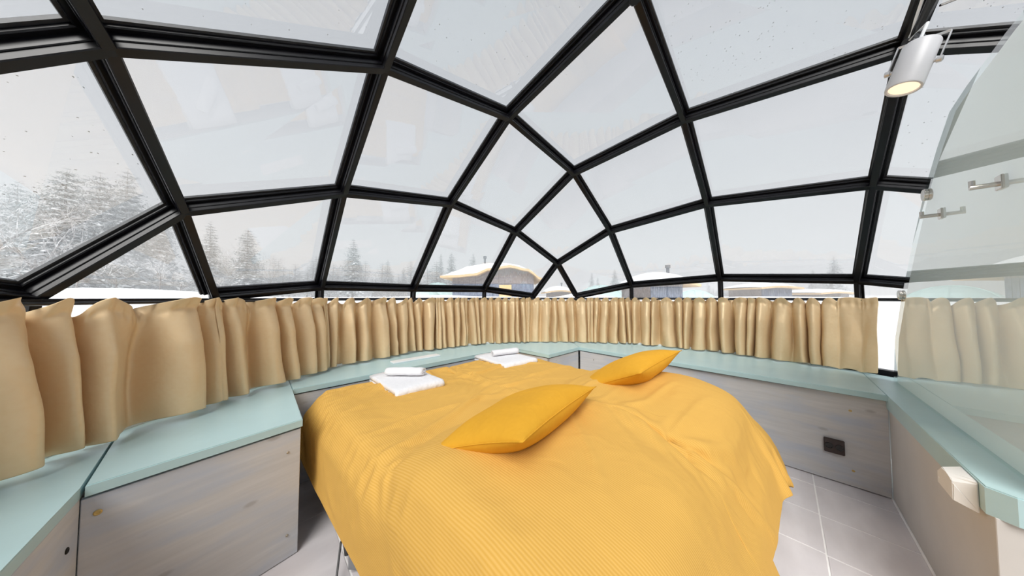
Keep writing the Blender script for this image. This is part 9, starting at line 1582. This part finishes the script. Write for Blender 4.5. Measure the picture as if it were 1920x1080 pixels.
# ---------------------------------------------------------------- outside: huts with snow roofs, glass igloos
def px3(px, py, Y): return Vector(((px - 960) / F_PX * Y, Y, EYE + (HORIZON - py) / F_PX * Y))
def hut(label, pxl, pxr, Y, depth, eave_py, crown_py, wall_l, wall_r, split_py, door=None, flue=None, twist=0.0, wavy=True):
    """round-roofed hut: shingled wall over blue boards, timber eave, thick snow cap"""
    a, b = px3(pxl, eave_py, Y), px3(pxr, eave_py, Y)
    wl_, wr_ = px3(wall_l, 0, Y).x, px3(wall_r, 0, Y).x
    crown = px3(0, crown_py, Y).z; ez = a.z; zs = px3(0, split_py, Y).z
    cx = (a.x + b.x) / 2; hw = (b.x - a.x) / 2
    g = 0.3
    t = thing('hut', label, 'hut', (cx, Y + depth / 2, g), twist, 'snow-roofed huts outside')
    def shape(f, pts):
        for (f0, p0), (f1, p1) in zip(pts, pts[1:]):
            if f <= f1:
                q = (f - f0) / (f1 - f0); q = q * q * (3 - 2 * q); return p0 + (p1 - p0) * q
        return pts[-1][1]
    K = (crown - ez)
    def eave(x):
        f = (x - a.x) / (b.x - a.x)
        if not wavy: return ez + K * 0.30 * math.sin(math.pi * f)
        return ez + K * shape(f, [(0, 0), (.15, .03), (.33, .13), (.48, .46), (.68, .64), (.85, .42), (1, -.18)])
    def top(x):
        f = (x - a.x) / (b.x - a.x)
        if not wavy: return max(eave(x) + 0.05, ez + 0.03 + K * math.sin(math.pi * f) ** 0.62)
        return max(eave(x) + 0.05, ez + K * shape(f, [(0, .03), (.1, .45), (.25, .85), (.43, 1.0), (.6, .98), (.75, .84), (.9, .42), (1, -.1)]))
    n = 22
    # wall boards: each strip one part, upper shingles and lower blue boards
    k = 14
    for i in range(k):
        x0, x1 = wl_ + (wr_ - wl_) * i / k, wl_ + (wr_ - wl_) * (i + 1) / k - 0.012
        xm = (x0 + x1) / 2
        bm = B(); poly_prism(bm, [(x0, Y), (x1, Y), (x1, Y + 0.1), (x0, Y + 0.1)], zs, eave(xm) + 0.05); obj('shingle_strip', bm, M['shingle'], t)
        bm = B(); poly_prism(bm, [(x0, Y + 0.02), (x1, Y + 0.02), (x1, Y + 0.1), (x0, Y + 0.1)], g, zs - 0.01); obj('board', bm, M['blue_wall'], t)
    bm = B(); poly_prism(bm, [(wl_, Y + 0.09), (wr_, Y + 0.09), (wr_, Y + depth), (wl_, Y + depth)], g, ez); obj('body', bm, M['shingle'], t)
    xs = [a.x + (b.x - a.x) * i / n for i in range(n + 1)]
    bm = B(); rows = []
    for x in xs:
        rows.append([bm.verts.new((x, y, z)) for y, z in ((Y - 0.5, eave(x) - 0.06), (Y - 0.5, eave(x) + 0.06), (Y + depth + .4, eave(x) + 0.06), (Y + depth + .4, eave(x) - 0.06))])
    for p, q in zip(rows, rows[1:]):
        for i in range(4): bm.faces.new((p[i], p[(i + 1) % 4], q[(i + 1) % 4], q[i]))
    bm.faces.new(rows[0]); bm.faces.new(rows[-1][::-1]); obj('eave', bm, M['eave'], t)
    bm = B(); rows = []
    m = 8
    for x in xs:
        row = []
        for j in range(m + 1):
            f = j / m; y = Y - 0.46 + (depth + .8) * f
            row.append(bm.verts.new((x, y, eave(x) + 0.07 + (top(x) - eave(x)) * math.sin(math.pi * min(max(f, 0.0), 1)) ** 0.45)))
        rows.append(row)
    for p, q in zip(rows, rows[1:]):
        for j in range(m): bm.faces.new((p[j], p[j + 1], q[j + 1], q[j]))
    obj('roof_snow', bm, M['snow'], t, smooth=True)
    if door:
        x0, x1 = px3(door[0], 0, Y).x, px3(door[1], 0, Y).x
        bm = B(); poly_prism(bm, [(x0, Y - 0.06), (x1, Y - 0.06), (x1, Y + 0.05), (x0, Y + 0.05)], g, px3(0, door[2], Y).z); obj('door', bm, M['lit_door'], t)
    if flue:
        p = px3(flue[0], flue[1], Y + depth / 2); r = flue[2]
        bm = B(); disc_stack(bm, Vector((p.x, Y + depth / 2, crown - 0.3)), Vector((0, 0, 1)), [(0, r * .62), (p.z - crown + 0.12, r * .62), (p.z - crown + 0.14, r), (p.z - crown + 0.30, r), (p.z - crown + 0.30, 0)], 12)
        obj('chimney', bm, M['flue'], t)
    return t
hut('shingled hut with a wavy snow roof and a lit timber door', 829, 1016, 15.5, 4.0, 520, 490, 848, 1001, 532, (936, 959, 534), (909, 480, 0.11))
hut('small snow-roofed hut just right of the back corner with a thin flue', 1022, 1078, 24, 3.0, 549, 537, 1032, 1068, 556, None, (1053, 530, 0.09), wavy=False)
hut('blue-grey hut with a white roof merging into the sky and tall chimney cap', 1205, 1302, 13, 3.5, 536, 509, 1221, 1281, 537, None, (1253, 497, 0.13), wavy=False)
hut('low snow-roofed hut with a timber eave above the right curtain', 1416, 1494, 19, 3.0, 541, 531, 1430, 1486, 542, None, (1447, 513, 0.16), wavy=False)
hut('small low hut with a tan eave near the right end of the curtain', 1526, 1600, 21, 3.0, 551, 543, 1536, 1592, 556, None, None, wavy=False)
def igloo(label, px, py_top, Y, r):
    c = px3(px, 0, Y); zt = px3(0, py_top, Y).z; g = 0.5
    t = thing('glass_igloo', label, 'igloo', (c.x, Y + r, g), 0, 'glass igloos outside')
    bm = B(); rows = []; n, m = 18, 6
    for j in range(m):
        ph = math.pi / 2 * j / m
        rows.append([bm.verts.new((c.x + r * math.cos(ph) * math.cos(6.2832 * k / n), Y + r + r * math.cos(ph) * math.sin(6.2832 * k / n), g + (zt - g) * math.sin(ph))) for k in range(n)])
    tp = bm.verts.new((c.x, Y + r, zt))
    for p, q in zip(rows, rows[1:]):
        for k in range(n): bm.faces.new((p[k], p[(k + 1) % n], q[(k + 1) % n], q[k]))
    for k in range(n): bm.faces.new((rows[-1][k], rows[-1][(k + 1) % n], tp))
    obj('glazing', bm, M['igloo_glass'], t)
    bm = B()
    for k in range(0, n, 3): tube(bm, [rows_pt for rows_pt in [(c.x + 1.01 * r * math.cos(math.pi / 2 * j / m) * math.cos(6.2832 * k / n), Y + r + 1.01 * r * math.cos(math.pi / 2 * j / m) * math.sin(6.2832 * k / n), g + 1.01 * (zt - g) * math.sin(math.pi / 2 * j / m)) for j in range(m + 1)]], 0.03, 4)
    obj('ribs', bm, M['igloo_glass'], t)
igloo('teal glass igloo left of the wavy-roofed hut', 808, 528, 22, 1.9)
igloo('teal glass igloo low beside the first, near the long bar', 790, 541, 16, 1.1)
igloo('teal glass igloo right of centre below the fuller spruce', 1146, 533, 20, 2.2)
igloo('teal glass igloo behind the curtain top right of the blue-grey hut', 1330, 543, 18, 1.5)
